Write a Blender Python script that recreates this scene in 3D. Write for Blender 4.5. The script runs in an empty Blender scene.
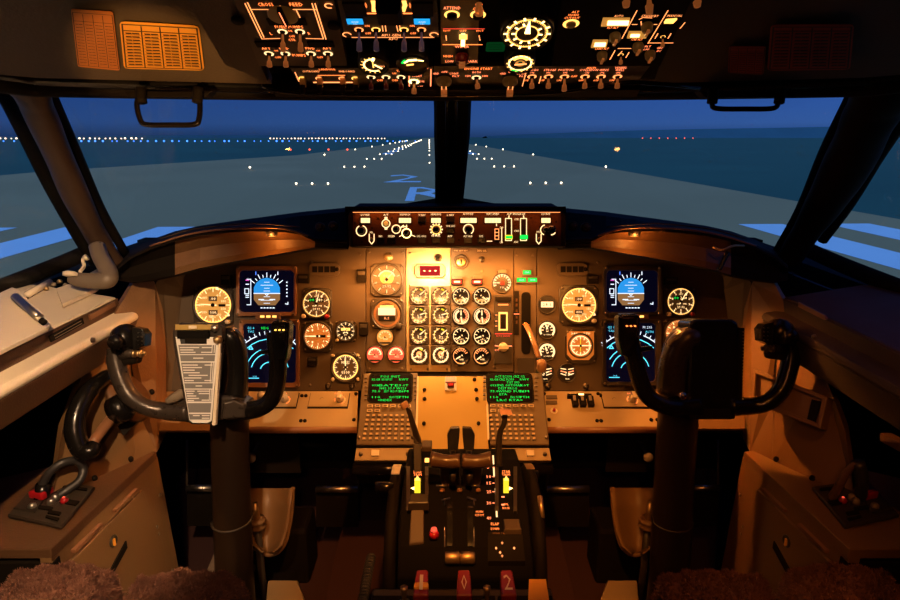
import bpy, math, random
from mathutils import Vector as V, Matrix
random.seed(7)
PI = math.pi
SC = bpy.context.scene
COL = SC.collection

# ------------------------------------------------------------------ camera
PITCH = math.radians(15.2)
CAM = V((0, 0, 1.25))
FW = V((0, math.cos(PITCH), -math.sin(PITCH)))
UP = V((0, math.sin(PITCH), math.cos(PITCH)))
RT = V((1, 0, 0))
FPX = 600.0
cam = bpy.data.cameras.new('camera')
cam.sensor_width = 36.0
cam.lens = 24.0
cam.clip_start = 0.02
cam.clip_end = 9000
camo = bpy.data.objects.new('camera', cam)
COL.objects.link(camo)
camo.location = CAM
camo.rotation_euler = (PI / 2 - PITCH, 0, 0)
SC.camera = camo
SC.view_settings.view_transform = 'Standard'
SC.view_settings.look = 'None'
SC.view_settings.gamma = 1
SC.view_settings.use_curve_mapping = False
SC.view_settings.exposure = 0.0
SC.cycles.pixel_filter_width = 1.1

# ------------------------------------------------------------------ world: blue dusk sky
w = bpy.data.worlds.new('dusk_sky')
SC.world = w
w.use_nodes = True
nt = w.node_tree
nt.nodes.clear()
out = nt.nodes.new('ShaderNodeOutputWorld')
bg = nt.nodes.new('ShaderNodeBackground')
tc = nt.nodes.new('ShaderNodeTexCoord')
sep = nt.nodes.new('ShaderNodeSeparateXYZ')
rmp = nt.nodes.new('ShaderNodeValToRGB')
nt.links.new(tc.outputs['Generated'], sep.inputs[0])
nt.links.new(sep.outputs['Z'], rmp.inputs[0])
e = rmp.color_ramp.elements
e[0].position = 0.0; e[0].color = (0.014, 0.040, 0.13, 1)
e[1].position = 0.02; e[1].color = (0.026, 0.075, 0.25, 1)
for p_, c_ in ((0.045, (0.022, 0.070, 0.26, 1)), (0.09, (0.017, 0.056, 0.22, 1)), (0.3, (0.010, 0.03, 0.12, 1)), (1.0, (0.008, 0.02, 0.08, 1))):
    q = e.new(p_); q.color = c_
sep2 = nt.nodes.new('ShaderNodeMapRange')   # the sky is a little brighter towards the right
sep2.inputs[1].default_value = -0.6; sep2.inputs[2].default_value = 0.6; sep2.inputs[3].default_value = 0.85; sep2.inputs[4].default_value = 1.45
nt.links.new(sep.outputs['X'], sep2.inputs[0]); nt.links.new(sep2.outputs[0], bg.inputs[1])
nt.links.new(rmp.outputs[0], bg.inputs[0])
nt.links.new(bg.outputs[0], out.inputs[0])

def lamp(name, kind, loc, energy, color, target=None, size=0.05, size_y=None, spot=60, blend=0.5, angle=None):
    l = bpy.data.lights.new(name, kind)
    l.energy = energy
    l.color = color
    if kind == 'AREA':
        l.size = size
        if size_y:
            l.shape = 'RECTANGLE'; l.size_y = size_y
    elif kind in ('POINT', 'SPOT'):
        l.shadow_soft_size = size
    if kind == 'SPOT':
        l.spot_size = math.radians(spot); l.spot_blend = blend
    if kind == 'SUN':
        l.angle = math.radians(angle or 3)
    o = bpy.data.objects.new(name, l)
    COL.objects.link(o)
    o.location = loc
    if target is not None:
        o.rotation_euler = (V(target) - V(loc)).to_track_quat('-Z', 'Y').to_euler()
    o['kind'] = 'structure'
    return o

def at_(px, py, d): return CAM + (RT * ((px - 450) / FPX) + UP * ((300 - py) / FPX) + FW) * d
WARM = (1.0, 0.33, 0.055)
WARM2 = (1.0, 0.50, 0.18)
# last light of dusk, from behind the aircraft
lamp('dusk_sun', 'SUN', (0, -40, 19), 8.6, (0.15, 0.38, 1.0), (3, 12, 0), angle=8)
# floodlights tucked under the glareshield
lamp('glareshield_floodlight', 'AREA', (-0.045, 1.45, 0.935), 2.3, WARM2, (-0.045, 1.56, 0.80), 0.09, 0.03)
lamp('glareshield_floodlight.001', 'AREA', (0.10, 1.45, 0.935), 1.3, WARM, (0.10, 1.56, 0.80), 0.20, 0.03)
lamp('glareshield_floodlight.005', 'AREA', (-0.17, 1.45, 0.935), 0.55, WARM, (-0.17, 1.56, 0.80), 0.10, 0.03)
for s in (-1, 1):
    lamp('glareshield_floodlight.%03d' % (3 + s), 'AREA', (s * 0.27, 1.42, 0.905), 0.35, WARM, (s * 0.30, 1.54, 0.72), 0.16, 0.03)
# light strip along the top lip of the mode control panel
lamp('mode_panel_strip', 'AREA', at_(457, 211, 1.280), 0.22, (1.0, .26, .05), at_(457, 240, 1.305), 0.44, 0.006)
# overhead pedestal light, map lights of the two pilots, rear dome light, and added fill spots
lamp('pedestal_light', 'SPOT', (0.02, 0.45, 1.52), 62, WARM, (0.02, 1.22, 0.60), 0.02, spot=44, blend=0.6)
lamp('captain_map_light', 'SPOT', (-0.30, 0.25, 1.55), 76, (1.0, 0.62, 0.34), (-0.88, 1.00, 0.78), 0.015, spot=56, blend=0.5)
lamp('first_officer_map_light', 'SPOT', (0.35, 0.30, 1.55), 6, (1, .28, .035), (0.78, 1.15, 0.55), 0.03, spot=60, blend=0.8)
for s in (-1, 1):
    lamp('side_floodlight' + ('' if s < 0 else '.001'), 'SPOT', (s * .44, 1.43, .968), 6 if s < 0 else 15, (1, .30, .045), (s * .78, 1.16, .45), 0.004, spot=80, blend=.8)
lamp('captain_seat_beam', 'SPOT', (-0.06, 0.60, 1.33), 40, (1.0, .56, .27), (-.69, 1.13, .25), 0.008, spot=17, blend=.15)
lamp('placard_fill', 'SPOT', (-0.15, -0.05, 1.02), 75, (1.0, .50, .16), (-.45, 1.0, 1.33), 0.01, spot=15, blend=.6)  # spot added behind the viewpoint to brighten the left placards, no fixture
lamp('seat_fill', 'SPOT', (0.0, -.3, 1.50), 11, (1.0, .48, .26), (-.45, .80, .50), 0.03, spot=38, blend=.6)  # pair of added spots to brighten the sheepskin; no such seat lamp
lamp('seat_fill.001', 'SPOT', (0.0, -.3, 1.50), 9, (1.0, .30, .09), (.50, .80, .50), 0.03, spot=40, blend=.6)
lamp('footwell_fill', 'SPOT', (-0.05, 0.1, 1.45), 2.5, WARM, (-.38, 1.50, .25), 0.01, spot=22, blend=.5)  # pair of added spots lifting the dark footwells; no lamp is mounted for them
lamp('footwell_fill.001', 'SPOT', (0.05, 0.1, 1.45), 2.5, WARM, (.38, 1.50, .25), 0.01, spot=22, blend=.5)
lamp('cabin_dome_light', 'POINT', (0.0, -0.25, 1.50), 0.4, WARM, size=0.08)

# ------------------------------------------------------------------ materials
MATS = {}
def mat(name, col=(.5, .5, .5), rough=.5, metal=0.0, emis=None, es=0.0, noise=0.0, nscale=40.0, bump=0.0, bscale=120.0, spec=0.5, coat=0.0):
    m = bpy.data.materials.new(name)
    m.use_nodes = True
    t = m.node_tree
    b = t.nodes['Principled BSDF']
    b.inputs['Base Color'].default_value = (*col, 1)
    b.inputs['Roughness'].default_value = rough
    b.inputs['Metallic'].default_value = metal
    b.inputs['Specular IOR Level'].default_value = spec
    b.inputs['Coat Weight'].default_value = coat
    if emis:
        b.inputs['Emission Color'].default_value = (*emis, 1)
        b.inputs['Emission Strength'].default_value = es
    if noise or bump:
        tc = t.nodes.new('ShaderNodeTexCoord')
    if noise:
        n = t.nodes.new('ShaderNodeTexNoise'); n.inputs['Scale'].default_value = nscale; n.inputs['Detail'].default_value = 5
        t.links.new(tc.outputs['Object'], n.inputs['Vector'])
        mx = t.nodes.new('ShaderNodeMix'); mx.data_type = 'RGBA'
        mx.inputs[6].default_value = (*[max(0, c * (1 - noise)) for c in col], 1)
        mx.inputs[7].default_value = (*[min(1, c * (1 + noise)) for c in col], 1)
        t.links.new(n.outputs['Fac'], mx.inputs[0])
        t.links.new(mx.outputs[2], b.inputs['Base Color'])
        mr = t.nodes.new('ShaderNodeMapRange')
        mr.inputs[3].default_value = max(0.02, rough - .12); mr.inputs[4].default_value = min(1, rough + .12)
        t.links.new(n.outputs['Fac'], mr.inputs[0]); t.links.new(mr.outputs[0], b.inputs['Roughness'])
    if bump:
        n2 = t.nodes.new('ShaderNodeTexNoise'); n2.inputs['Scale'].default_value = bscale; n2.inputs['Detail'].default_value = 3
        t.links.new(tc.outputs['Object'], n2.inputs['Vector'])
        bp = t.nodes.new('ShaderNodeBump'); bp.inputs['Strength'].default_value = bump; bp.inputs['Distance'].default_value = 0.002
        t.links.new(n2.outputs['Fac'], bp.inputs['Height']); t.links.new(bp.outputs[0], b.inputs['Normal'])
    MATS[name] = m
    return m
def lum(name, col, s):
    m = bpy.data.materials.new(name); m.use_nodes = True; t = m.node_tree
    t.nodes.clear()
    o = t.nodes.new('ShaderNodeOutputMaterial'); em = t.nodes.new('ShaderNodeEmission')
    em.inputs[0].default_value = (*col, 1); em.inputs[1].default_value = s
    t.links.new(em.outputs[0], o.inputs[0])
    MATS[name] = m
mat('panel_brown', (.078, .051, .027), .6, noise=.18, nscale=25, bump=.25, bscale=500)
mat('panel_dark', (.032, .023, .015), .5, noise=.2, nscale=30, bump=.2, bscale=500)
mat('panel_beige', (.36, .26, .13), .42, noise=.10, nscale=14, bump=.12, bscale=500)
mat('panel_plate', (.62, .42, .13), .22, metal=.35, noise=.02, nscale=8, bump=.05, bscale=300)
mat('mcp_face', (.050, .018, .005), .7, spec=.08, noise=.15, nscale=20)
mat('wall_tan', (.18, .098, .038), .5, noise=.16, nscale=9, bump=.2, bscale=300)
mat('lever_brown', (.075, .038, .018), .35, noise=.2, nscale=40)
mat('crank_grey', (.13, .10, .07), .45, noise=.15, nscale=30)
mat('column_brown', (.016, .008, .0035), .45, noise=.2, nscale=8, bump=.15, bscale=250, spec=.25)
mat('wall_brown', (.10, .048, .020), .5, noise=.2, nscale=8, bump=.25, bscale=250)
mat('cream', (.70, .60, .44), .45, noise=.08, nscale=12, bump=.08, bscale=300)
mat('cream_dull', (.20, .155, .105), .5, noise=.15, nscale=15, bump=.15, bscale=300)
mat('lining', (.045, .030, .018), .75, noise=.25, nscale=10, bump=.35, bscale=300)
mat('liner_grey', (.075, .052, .030), .7, noise=.2, nscale=6, bump=.3, bscale=200)
mat('pillar_cover', (.05, .026, .013), .55, noise=.2, nscale=15, bump=.2, bscale=300)
mat('leather', (.17, .085, .033), .45, noise=.25, nscale=30, bump=.5, bscale=220)
mat('black', (.008, .0055, .0032), .7, noise=.3, nscale=30, spec=.10)
mat('black_matte', (.005, .004, .003), .85, spec=.08)
mat('black_gloss', (.006, .005, .004), .22, noise=.2, nscale=50, spec=.4)
mat('yoke_grey', (.045, .034, .026), .30, metal=.3, noise=.3, nscale=60, bump=.15, bscale=350, coat=.2)
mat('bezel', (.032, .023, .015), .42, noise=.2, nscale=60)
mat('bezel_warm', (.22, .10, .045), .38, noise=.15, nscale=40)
mat('screw', (.20, .16, .12), .3, metal=.9)
mat('steel', (.60, .55, .48), .34, metal=1.0, noise=.1, nscale=80)
mat('brass', (.55, .38, .18), .42, metal=.9)
mat('chrome', (.8, .78, .75), .12, metal=1.0)
mat('knob_cream', (.55, .46, .33), .4)
mat('key_cap', (.62, .46, .26), .4)
mat('key_dark', (.14, .11, .085), .45)
mat('cdu_body', (.15, .105, .055), .45, noise=.12, nscale=40)
mat('carpet', (.045, .013, .010), .95, noise=.4, nscale=220, bump=1.0, bscale=700)
mat('carpet_tan', (.22, .15, .10), .95, noise=.4, nscale=200, bump=1.0, bscale=700)
mat('sheepskin', (.15, .060, .034), .95, noise=.35, nscale=60, bump=1.0, bscale=300)
mat('seat_mesh', (.07, .04, .03), .8, noise=.4, nscale=300, bump=1.0, bscale=600)
mat('paper', (.72, .70, .66), .6)
mat('ink', (.03, .03, .03), .6)
mat('card', (.17, .165, .16), .55)
mat('placard', (.78, .36, .035), .5, noise=.10, nscale=10)
mat('placard_dim', (.50, .17, .03), .55, noise=.12, nscale=10)
mat('placard_red', (.34, .035, .015), .7)
mat('placard_line', (.03, .012, .004), .6)
mat('red_plastic', (.34, .008, .012), .3, coat=.4)
mat('fire_handle', (.26, .018, .012), .35, coat=.3)
mat('smoke_plastic', (.32, .17, .08), .2, coat=.5)
mat('rubber', (.02, .018, .017), .45)
mat('frost', (.42, .20, .09), .35, emis=(1, .26, .05), es=.16)
mat('frost_blue', (.42, .32, .32), .35, emis=(.35, .3, .6), es=.025)
mat('disp_black', (.004, .004, .010), .12, emis=(.05, .05, .35), es=.018)
mat('dial_black', (.012, .010, .009), .4)
mat('dial_amber', (.30, .17, .06), .5, emis=(1, .42, .07), es=.55)
mat('dial_orange', (.30, .12, .04), .5, emis=(1, .26, .03), es=.42)
mat('dial_red', (.4, .06, .04), .5, emis=(1, .10, .05), es=1.0)
mat('dial_brown', (.07, .045, .028), .5, emis=(1, .35, .05), es=.03)
lum('lit_white', (1, .62, .27), 2.0)
lum('lit_soft', (1, .30, .085), 2.3)
lum('lit_amber', (1, .46, .09), 2.6)
lum('lit_orange', (1, .20, .04), 3.0)
lum('lit_pink', (1, .22, .08), 2.8)
lum('lit_hot', (1, .62, .20), 5.0)
lum('lit_red', (1, .06, .03), 1.6)
lum('lit_led', (.75, .03, .03), .75)
lum('lit_green', (.012, 1, .09), 1.15)
lum('lit_green_dim', (.01, .25, .05), .12)
lum('lit_sky', (.03, .38, 1), .85)
lum('lit_cyan', (.12, .75, 1), 1.3)
lum('lit_blue', (.10, .25, 1), 1.3)
lum('lit_scrwhite', (.80, .88, 1), 1.25)
lum('lit_ground', (.36, .17, .06), .85)
lum('lit_magenta', (1, .1, .7), 1.0)
lum('lit_yellow', (1, .75, .03), 1.2)
lum('lit_bluebar', (.02, .40, 1), 1.1)
lum('rw_white', (1, .80, .55), 6.0)
lum('rw_blue', (.05, .20, 1), 4.0)
lum('rw_red', (1, .10, .05), 3.0)
lum('rw_city', (1, .62, .38), 5.0)
lum('rw_green', (.05, 1, .2), 2.0)
mat('concrete', (.36, .21, .078), .85, noise=.12, nscale=.08)
mat('apron', (.22, .16, .075), .85, noise=.12, nscale=.06)
mat('grass', (.012, .066, .036), .95, noise=.3, nscale=.03)
mat('marking', (.62, .66, .68), .7, noise=.05, nscale=.8)
mat('hill', (.02, .06, .07), 1.0, noise=.2, nscale=.01)
def glass_mat():
    m = bpy.data.materials.new('window_glass'); m.use_nodes = True; t = m.node_tree; t.nodes.clear()
    o = t.nodes.new('ShaderNodeOutputMaterial'); tr = t.nodes.new('ShaderNodeBsdfTransparent'); g = t.nodes.new('ShaderNodeBsdfGlossy')
    tr.inputs[0].default_value = (.94, .97, .97, 1); g.inputs['Roughness'].default_value = 0.02; g.inputs[0].default_value = (.9, .95, 1, 1)
    lw = t.nodes.new('ShaderNodeLayerWeight'); lw.inputs[0].default_value = .5
    pw = t.nodes.new('ShaderNodeMath'); pw.operation = 'POWER'; pw.inputs[1].default_value = 5.0
    f = t.nodes.new('ShaderNodeMath'); f.operation = 'MULTIPLY_ADD'; f.inputs[1].default_value = .40; f.inputs[2].default_value = .022; mx = t.nodes.new('ShaderNodeMixShader')
    t.links.new(lw.outputs['Facing'], pw.inputs[0]); t.links.new(pw.outputs[0], f.inputs[0])
    t.links.new(f.outputs[0], mx.inputs[0]); t.links.new(tr.outputs[0], mx.inputs[1]); t.links.new(g.outputs[0], mx.inputs[2]); t.links.new(mx.outputs[0], o.inputs[0])
    MATS['window_glass'] = m
glass_mat()

# ------------------------------------------------------------------ geometry helpers
def ray(px, py):
    return RT * ((px - 450) / FPX) + UP * ((300 - py) / FPX) + FW
def at(px, py, d):
    return CAM + ray(px, py) * d
class Fr:
    """a flat panel in the cockpit: origin, right axis, up axis, normal"""
    def __init__(s, o, ux, uy):
        s.o = V(o); s.ux = V(ux).normalized(); s.n = s.ux.cross(V(uy)).normalized(); s.uy = s.n.cross(s.ux).normalized()
        s.M = Matrix.Translation(s.o) @ Matrix((s.ux, s.uy, s.n)).transposed().to_4x4()
    def loc(s, px, py, h=0.0):
        r = ray(px, py)
        t = (s.o + s.n * h - CAM).dot(s.n) / r.dot(s.n)
        q = CAM + r * t - s.o
        return q.dot(s.ux), q.dot(s.uy)
    def sc(s, px, py):
        a = s.loc(px - 2, py); b = s.loc(px + 2, py); c = s.loc(px, py + 2); d = s.loc(px, py - 2)
        return math.hypot(a[0] - b[0], a[1] - b[1]) / 4, math.hypot(c[0] - d[0], c[1] - d[1]) / 4
    def w(s, u, v, h=0.0):
        return s.o + s.ux * u + s.uy * v + s.n * h
    def at(s, u, v):
        return Matrix.Translation(s.w(u, v)) @ s.M.to_3x3().to_4x4()
_txt = {}
def glyphs(st):
    if st in _txt: return _txt[st]
    c = bpy.data.curves.new('t', 'FONT'); c.body = st; c.resolution_u = 1; c.space_character = 1.08
    o = bpy.data.objects.new('t', c); COL.objects.link(o)
    dg = bpy.context.evaluated_depsgraph_get(); dg.update()
    me = bpy.data.meshes.new_from_object(o.evaluated_get(dg))
    vs = [(v.co.x, v.co.y) for v in me.vertices]; fs = [tuple(p.vertices) for p in me.polygons]
    bpy.data.objects.remove(o); bpy.data.meshes.remove(me); bpy.data.curves.remove(c)
    x0 = min(v[0] for v in vs); x1 = max(v[0] for v in vs); y0 = min(v[1] for v in vs); y1 = max(v[1] for v in vs)
    _txt[st] = ([((a - (x0 + x1) / 2) / max(x1 - x0, 1e-4), (b - (y0 + y1) / 2) / max(y1 - y0, 1e-4)) for a, b in vs], fs)
    return _txt[st]
def spline(pts, n=6):
    pts = [V(p) for p in pts]
    if len(pts) < 3: return pts
    P = [pts[0] * 2 - pts[1]] + pts + [pts[-1] * 2 - pts[-2]]
    o = []
    for i in range(1, len(P) - 2):
        for k in range(n):
            t = k / n; a, b, c, d = P[i - 1], P[i], P[i + 1], P[i + 2]
            o.append(0.5 * ((2 * b) + (c - a) * t + (2 * a - 5 * b + 4 * c - d) * t * t + (3 * b - a - 3 * c + d) * t ** 3))
    o.append(pts[-1]); return o
def rrect(x0, y0, x1, y1, r, n=4):
    o = []
    for cx, cy, a in ((x1 - r, y1 - r, 0), (x0 + r, y1 - r, 90), (x0 + r, y0 + r, 180), (x1 - r, y0 + r, 270)):
        for k in range(n + 1):
            t = math.radians(a + 90 * k / n); o.append((cx + r * math.cos(t), cy + r * math.sin(t)))
    return o
class MB:
    """collects shapes of ONE part; coordinates are those of the frame it is given (or of the room)"""
    def __init__(s, fr=None):
        s.T = fr.M if isinstance(fr, Fr) else (fr if fr is not None else Matrix()); s.fr = fr if isinstance(fr, Fr) else None
        s.v = []; s.f = []; s.mi = []; s.sm = []; s.mats = []
    def add(s, vs, fs, m, smooth=False):
        if m not in s.mats: s.mats.append(m)
        k = s.mats.index(m); n = len(s.v)
        s.v += [s.T @ V(v) for v in vs]
        for f in fs:
            s.f.append(tuple(i + n for i in f)); s.mi.append(k); s.sm.append(smooth)
        return s
    def box(s, c, d, m, R=None):
        vs = [V((x * d[0] / 2, y * d[1] / 2, z * d[2] / 2)) for x in (-1, 1) for y in (-1, 1) for z in (-1, 1)]
        if R is not None: vs = [R @ v for v in vs]
        vs = [v + V(c) for v in vs]
        return s.add(vs, [(0, 1, 3, 2), (4, 6, 7, 5), (0, 4, 5, 1), (2, 3, 7, 6), (0, 2, 6, 4), (1, 5, 7, 3)], m)
    def prism(s, poly, z0, z1, m, bev=0.0):
        a = sum(poly[i - 1][0] * poly[i][1] - poly[i][0] * poly[i - 1][1] for i in range(len(poly)))
        if a < 0: poly = poly[::-1]
        n = len(poly)
        if bev > 0:
            cx = sum(p[0] for p in poly) / n; cy = sum(p[1] for p in poly) / n
            w_ = max(p[0] for p in poly) - min(p[0] for p in poly); h_ = max(p[1] for p in poly) - min(p[1] for p in poly)
            kx = 1 - 2 * bev / w_; ky = 1 - 2 * bev / h_
            inn = [(cx + (x - cx) * kx, cy + (y - cy) * ky) for x, y in poly]
            vs = [(x, y, z0) for x, y in poly] + [(x, y, z1 - bev) for x, y in poly] + [(x, y, z1) for x, y in inn]
            fs = [tuple(range(n - 1, -1, -1)), tuple(range(2 * n, 3 * n))]
            for i in range(n):
                j = (i + 1) % n
                fs += [(i, j, n + j, n + i), (n + i, n + j, 2 * n + j, 2 * n + i)]
            return s.add(vs, fs, m)
        vs = [(x, y, z0) for x, y in poly] + [(x, y, z1) for x, y in poly]
        fs = [tuple(range(n - 1, -1, -1)), tuple(range(n, 2 * n))] + [(i, (i + 1) % n, n + (i + 1) % n, n + i) for i in range(n)]
        return s.add(vs, fs, m)
    def frame(s, outer, inner, z0, z1, m, zi=None):
        n = len(outer); zi = z1 if zi is None else zi
        vs = [(x, y, z0) for x, y in outer] + [(x, y, z1) for x, y in outer] + [(x, y, zi) for x, y in inner] + [(x, y, z0) for x, y in inner]
        fs = []
        for i in range(n):
            j = (i + 1) % n
            fs += [(i, j, n + j, n + i), (n + i, n + j, 2 * n + j, 2 * n + i), (2 * n + i, 2 * n + j, 3 * n + j, 3 * n + i), (3 * n + i, 3 * n + j, j, i)]
        return s.add(vs, fs, m)
    def lathe(s, prof, m, c=(0, 0, 0), seg=24, R=None, smooth=True):
        vs = []; fs = []; n = len(prof)
        for k in range(seg):
            a = 2 * PI * k / seg
            for r, z in prof:
                q = V((r * math.cos(a), r * math.sin(a), z))
                if R is not None: q = R @ q
                vs.append(q + V(c))
        for k in range(seg):
            j = (k + 1) % seg
            for i in range(n - 1):
                fs.append((k * n + i, j * n + i, j * n + i + 1, k * n + i + 1))
        if prof[0][0] > 1e-6: fs.append(tuple(k * n for k in range(seg))[::-1])
        if prof[-1][0] > 1e-6: fs.append(tuple(k * n + n - 1 for k in range(seg)))
        return s.add(vs, fs, m, smooth)
    def cyl(s, c, r, h, m, seg=20, bev=None, R=None):
        b = min(r, h) * .18 if bev is None else bev
        return s.lathe([(r, 0), (r, h - b), (r - b, h)] if b > 0 else [(r, 0), (r, h)], m, c, seg, R, smooth=False if seg < 9 else True)
    def arc(s, c, r0, r1, z, m, a0=0, a1=360, seg=None):
        seg = seg or max(3, int(abs(a1 - a0) / 12)); vs = []; fs = []
        for k in range(seg + 1):
            a = math.radians(a0 + (a1 - a0) * k / seg)
            for r in (r0, r1): vs.append((c[0] + r * math.cos(a), c[1] + r * math.sin(a), z))
        for k in range(seg): fs.append((2 * k, 2 * k + 1, 2 * k + 3, 2 * k + 2))
        return s.add(vs, fs, m)
    def disc(s, c, r, z, m, seg=32):
        return s.add([(c[0] + r * math.cos(2 * PI * k / seg), c[1] + r * math.sin(2 * PI * k / seg), z) for k in range(seg)], [tuple(range(seg))], m)
    def poly(s, pts, z, m):
        return s.add([(x, y, z) for x, y in pts], [tuple(range(len(pts)))], m)
    def rect(s, x0, y0, x1, y1, z, m):
        return s.poly([(x0, y0), (x1, y0), (x1, y1), (x0, y1)], z, m)
    def line(s, pts, wd, z, m):
        for (a, b) in zip(pts[:-1], pts[1:]):
            d = (V(b) - V(a)); 
            if d.length < 1e-9: continue
            q = V((-d.y, d.x)).normalized() * wd / 2; t = d.normalized() * wd * .3
            a_ = V(a) - t; b_ = V(b) + t
            s.poly([a_ - q, b_ - q, b_ + q, a_ + q], z, m)
        return s
    def text(s, st, x, y, wd, ht, z, m, rot=0):
        vs, fs = glyphs(st); cr, sr = math.cos(rot), math.sin(rot)
        return s.add([(x + a * wd * cr - b * ht * sr, y + a * wd * sr + b * ht * cr, z) for a, b in vs], fs, m)
    # picture-measured versions on the flat panel of this frame
    def pt(s, st, px, py, wp, hp, m, z=.0006):
        su, sv = s.fr.sc(px, py); u, v = s.fr.loc(px, py)
        return s.text(st, u, v, wp * su, hp * sv, z, m)
    def pl(s, pts, wp, m, z=.0006):
        q = [s.fr.loc(*p) for p in pts]; su, sv = s.fr.sc(*pts[0])
        return s.line(q, wp * su, z, m)
    def pr(s, x0, y0, x1, y1, m, z0=0.0, z1=.001, rad=0.0, bev=0.0):
        a = s.fr.loc((x0 + x1) / 2, y1); b = s.fr.loc((x0 + x1) / 2, y0); c = s.fr.loc(x0, (y0 + y1) / 2); d = s.fr.loc(x1, (y0 + y1) / 2)
        P = rrect(c[0], a[1], d[0], b[1], rad) if rad else [(c[0], a[1]), (d[0], a[1]), (d[0], b[1]), (c[0], b[1])]
        return s.prism(P, z0, z1, m, bev)
    def pp(s, pts, m, z0=0.0, z1=.001, bev=0.0):
        return s.prism([s.fr.loc(*p) for p in pts], z0, z1, m, bev)
    def tube(s, path, r, m, seg=12, flat=1.0, n=6, smooth=True, up=None, close=False):
        raw = [V(p) for p in path]; P = spline(raw, n) if n > 1 else raw
        rs = [r] * len(P) if not isinstance(r, (list, tuple)) else [r[min(int(i / (len(P) - 1) * (len(r) - 1)), len(r) - 2)] * (1 - ((i / (len(P) - 1) * (len(r) - 1)) - min(int(i / (len(P) - 1) * (len(r) - 1)), len(r) - 2))) + r[min(int(i / (len(P) - 1) * (len(r) - 1)), len(r) - 2) + 1] * ((i / (len(P) - 1) * (len(r) - 1)) - min(int(i / (len(P) - 1) * (len(r) - 1)), len(r) - 2)) for i in range(len(P))]
        vs = []; fs = []; ref = V(up) if up is not None else None
        for i, p in enumerate(P):
            t = (P[min(i + 1, len(P) - 1)] - P[max(i - 1, 0)]).normalized()
            if ref is None: ref = V((0, 0, 1)) if abs(t.z) < .9 else V((0, 1, 0))
            a = (ref - t * ref.dot(t)).normalized(); b = t.cross(a)
            if up is None: ref = a
            for k in range(seg):
                th = 2 * PI * k / seg
                vs.append(p + (a * math.cos(th) * flat + b * math.sin(th)) * rs[i])
        for i in range(len(P) - 1):
            for k in range(seg):
                j = (k + 1) % seg
                fs.append((i * seg + k, i * seg + j, (i + 1) * seg + j, (i + 1) * seg + k))
        fs.append(tuple(range(seg))[::-1]); fs.append(tuple((len(P) - 1) * seg + k for k in range(seg)))
        return s.add(vs, fs, m, smooth)
    def slab(s, pts, t, m):
        """closed outline of room points, given the thickness vector t"""
        n = len(pts); t = V(t)
        vs = [V(p) for p in pts] + [V(p) + t for p in pts]
        return s.add(vs, [tuple(range(n)), tuple(range(2 * n - 1, n - 1, -1))] + [(i, i + n, (i + 1) % n + n, (i + 1) % n) for i in range(n)], m)
    def build(s, name, parent=None, bevel=0.0, bseg=2, sub=0, weld=False, fixn=True):
        me = bpy.data.meshes.new(name)
        if parent is not None: inv = parent.matrix_world.inverted()
        else:
            lo = V([min(v[i] for v in s.v) for i in range(3)]); hi = V([max(v[i] for v in s.v) for i in range(3)])
            org = V(((lo.x + hi.x) / 2, (lo.y + hi.y) / 2, lo.z)); inv = Matrix.Translation(-org)
        me.from_pydata([inv @ v for v in s.v], [], s.f)
        for m in s.mats: me.materials.append(MATS[m])
        me.polygons.foreach_set('material_index', s.mi); me.polygons.foreach_set('use_smooth', s.sm)
        me.update()
        o = bpy.data.objects.new(name, me); COL.objects.link(o)
        if parent is not None:
            o.parent = parent
            o.matrix_world = parent.matrix_world.copy()
            o.matrix_parent_inverse = Matrix(); o.matrix_basis = Matrix()
        else: o.location = org; o.matrix_world = Matrix.Translation(org)
        if bevel:
            b = o.modifiers.new('b', 'BEVEL'); b.width = bevel; b.segments = bseg; b.limit_method = 'ANGLE'; b.angle_limit = math.radians(35); b.use_clamp_overlap = True
        if sub:
            b = o.modifiers.new('s', 'SUBSURF'); b.levels = sub; b.render_levels = sub
        return o
def tag(o, label=None, cat=None, group=None, kind=None):
    if label: o['label'] = label
    if cat: o['category'] = cat
    if group: o['group'] = group
    if kind: o['kind'] = kind
    return o
def thing(name, label, cat, M, group=None):
    o = bpy.data.objects.new(name, None); COL.objects.link(o)
    o.empty_display_size = .02
    if isinstance(M, Matrix): o.matrix_world = M; o.location = M.translation; o.rotation_euler = M.to_euler()
    else: o.location = M; o.matrix_world = Matrix.Translation(V(M))
    bpy.context.view_layer.update() if False else None
    o.matrix_basis = o.matrix_world.copy()
    return tag(o, label, cat, group)
def struct(mb, name, **k):
    o = mb.build(name, **k); o['kind'] = 'structure'; return o
def dup(root, M):
    r = root.copy(); COL.objects.link(r); r.matrix_basis = M
    for ch in root.children:
        c = ch.copy(); COL.objects.link(c); c.parent = r; c.matrix_basis = ch.matrix_basis.copy()
        for g in ch.children:
            d = g.copy(); COL.objects.link(d); d.parent = c; d.matrix_basis = g.matrix_basis.copy()
    return r
def rotz(a): return Matrix.Rotation(a, 3, 'Z')
def rotm(fr_or_M): return (fr_or_M.M if isinstance(fr_or_M, Fr) else fr_or_M).to_3x3()

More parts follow.
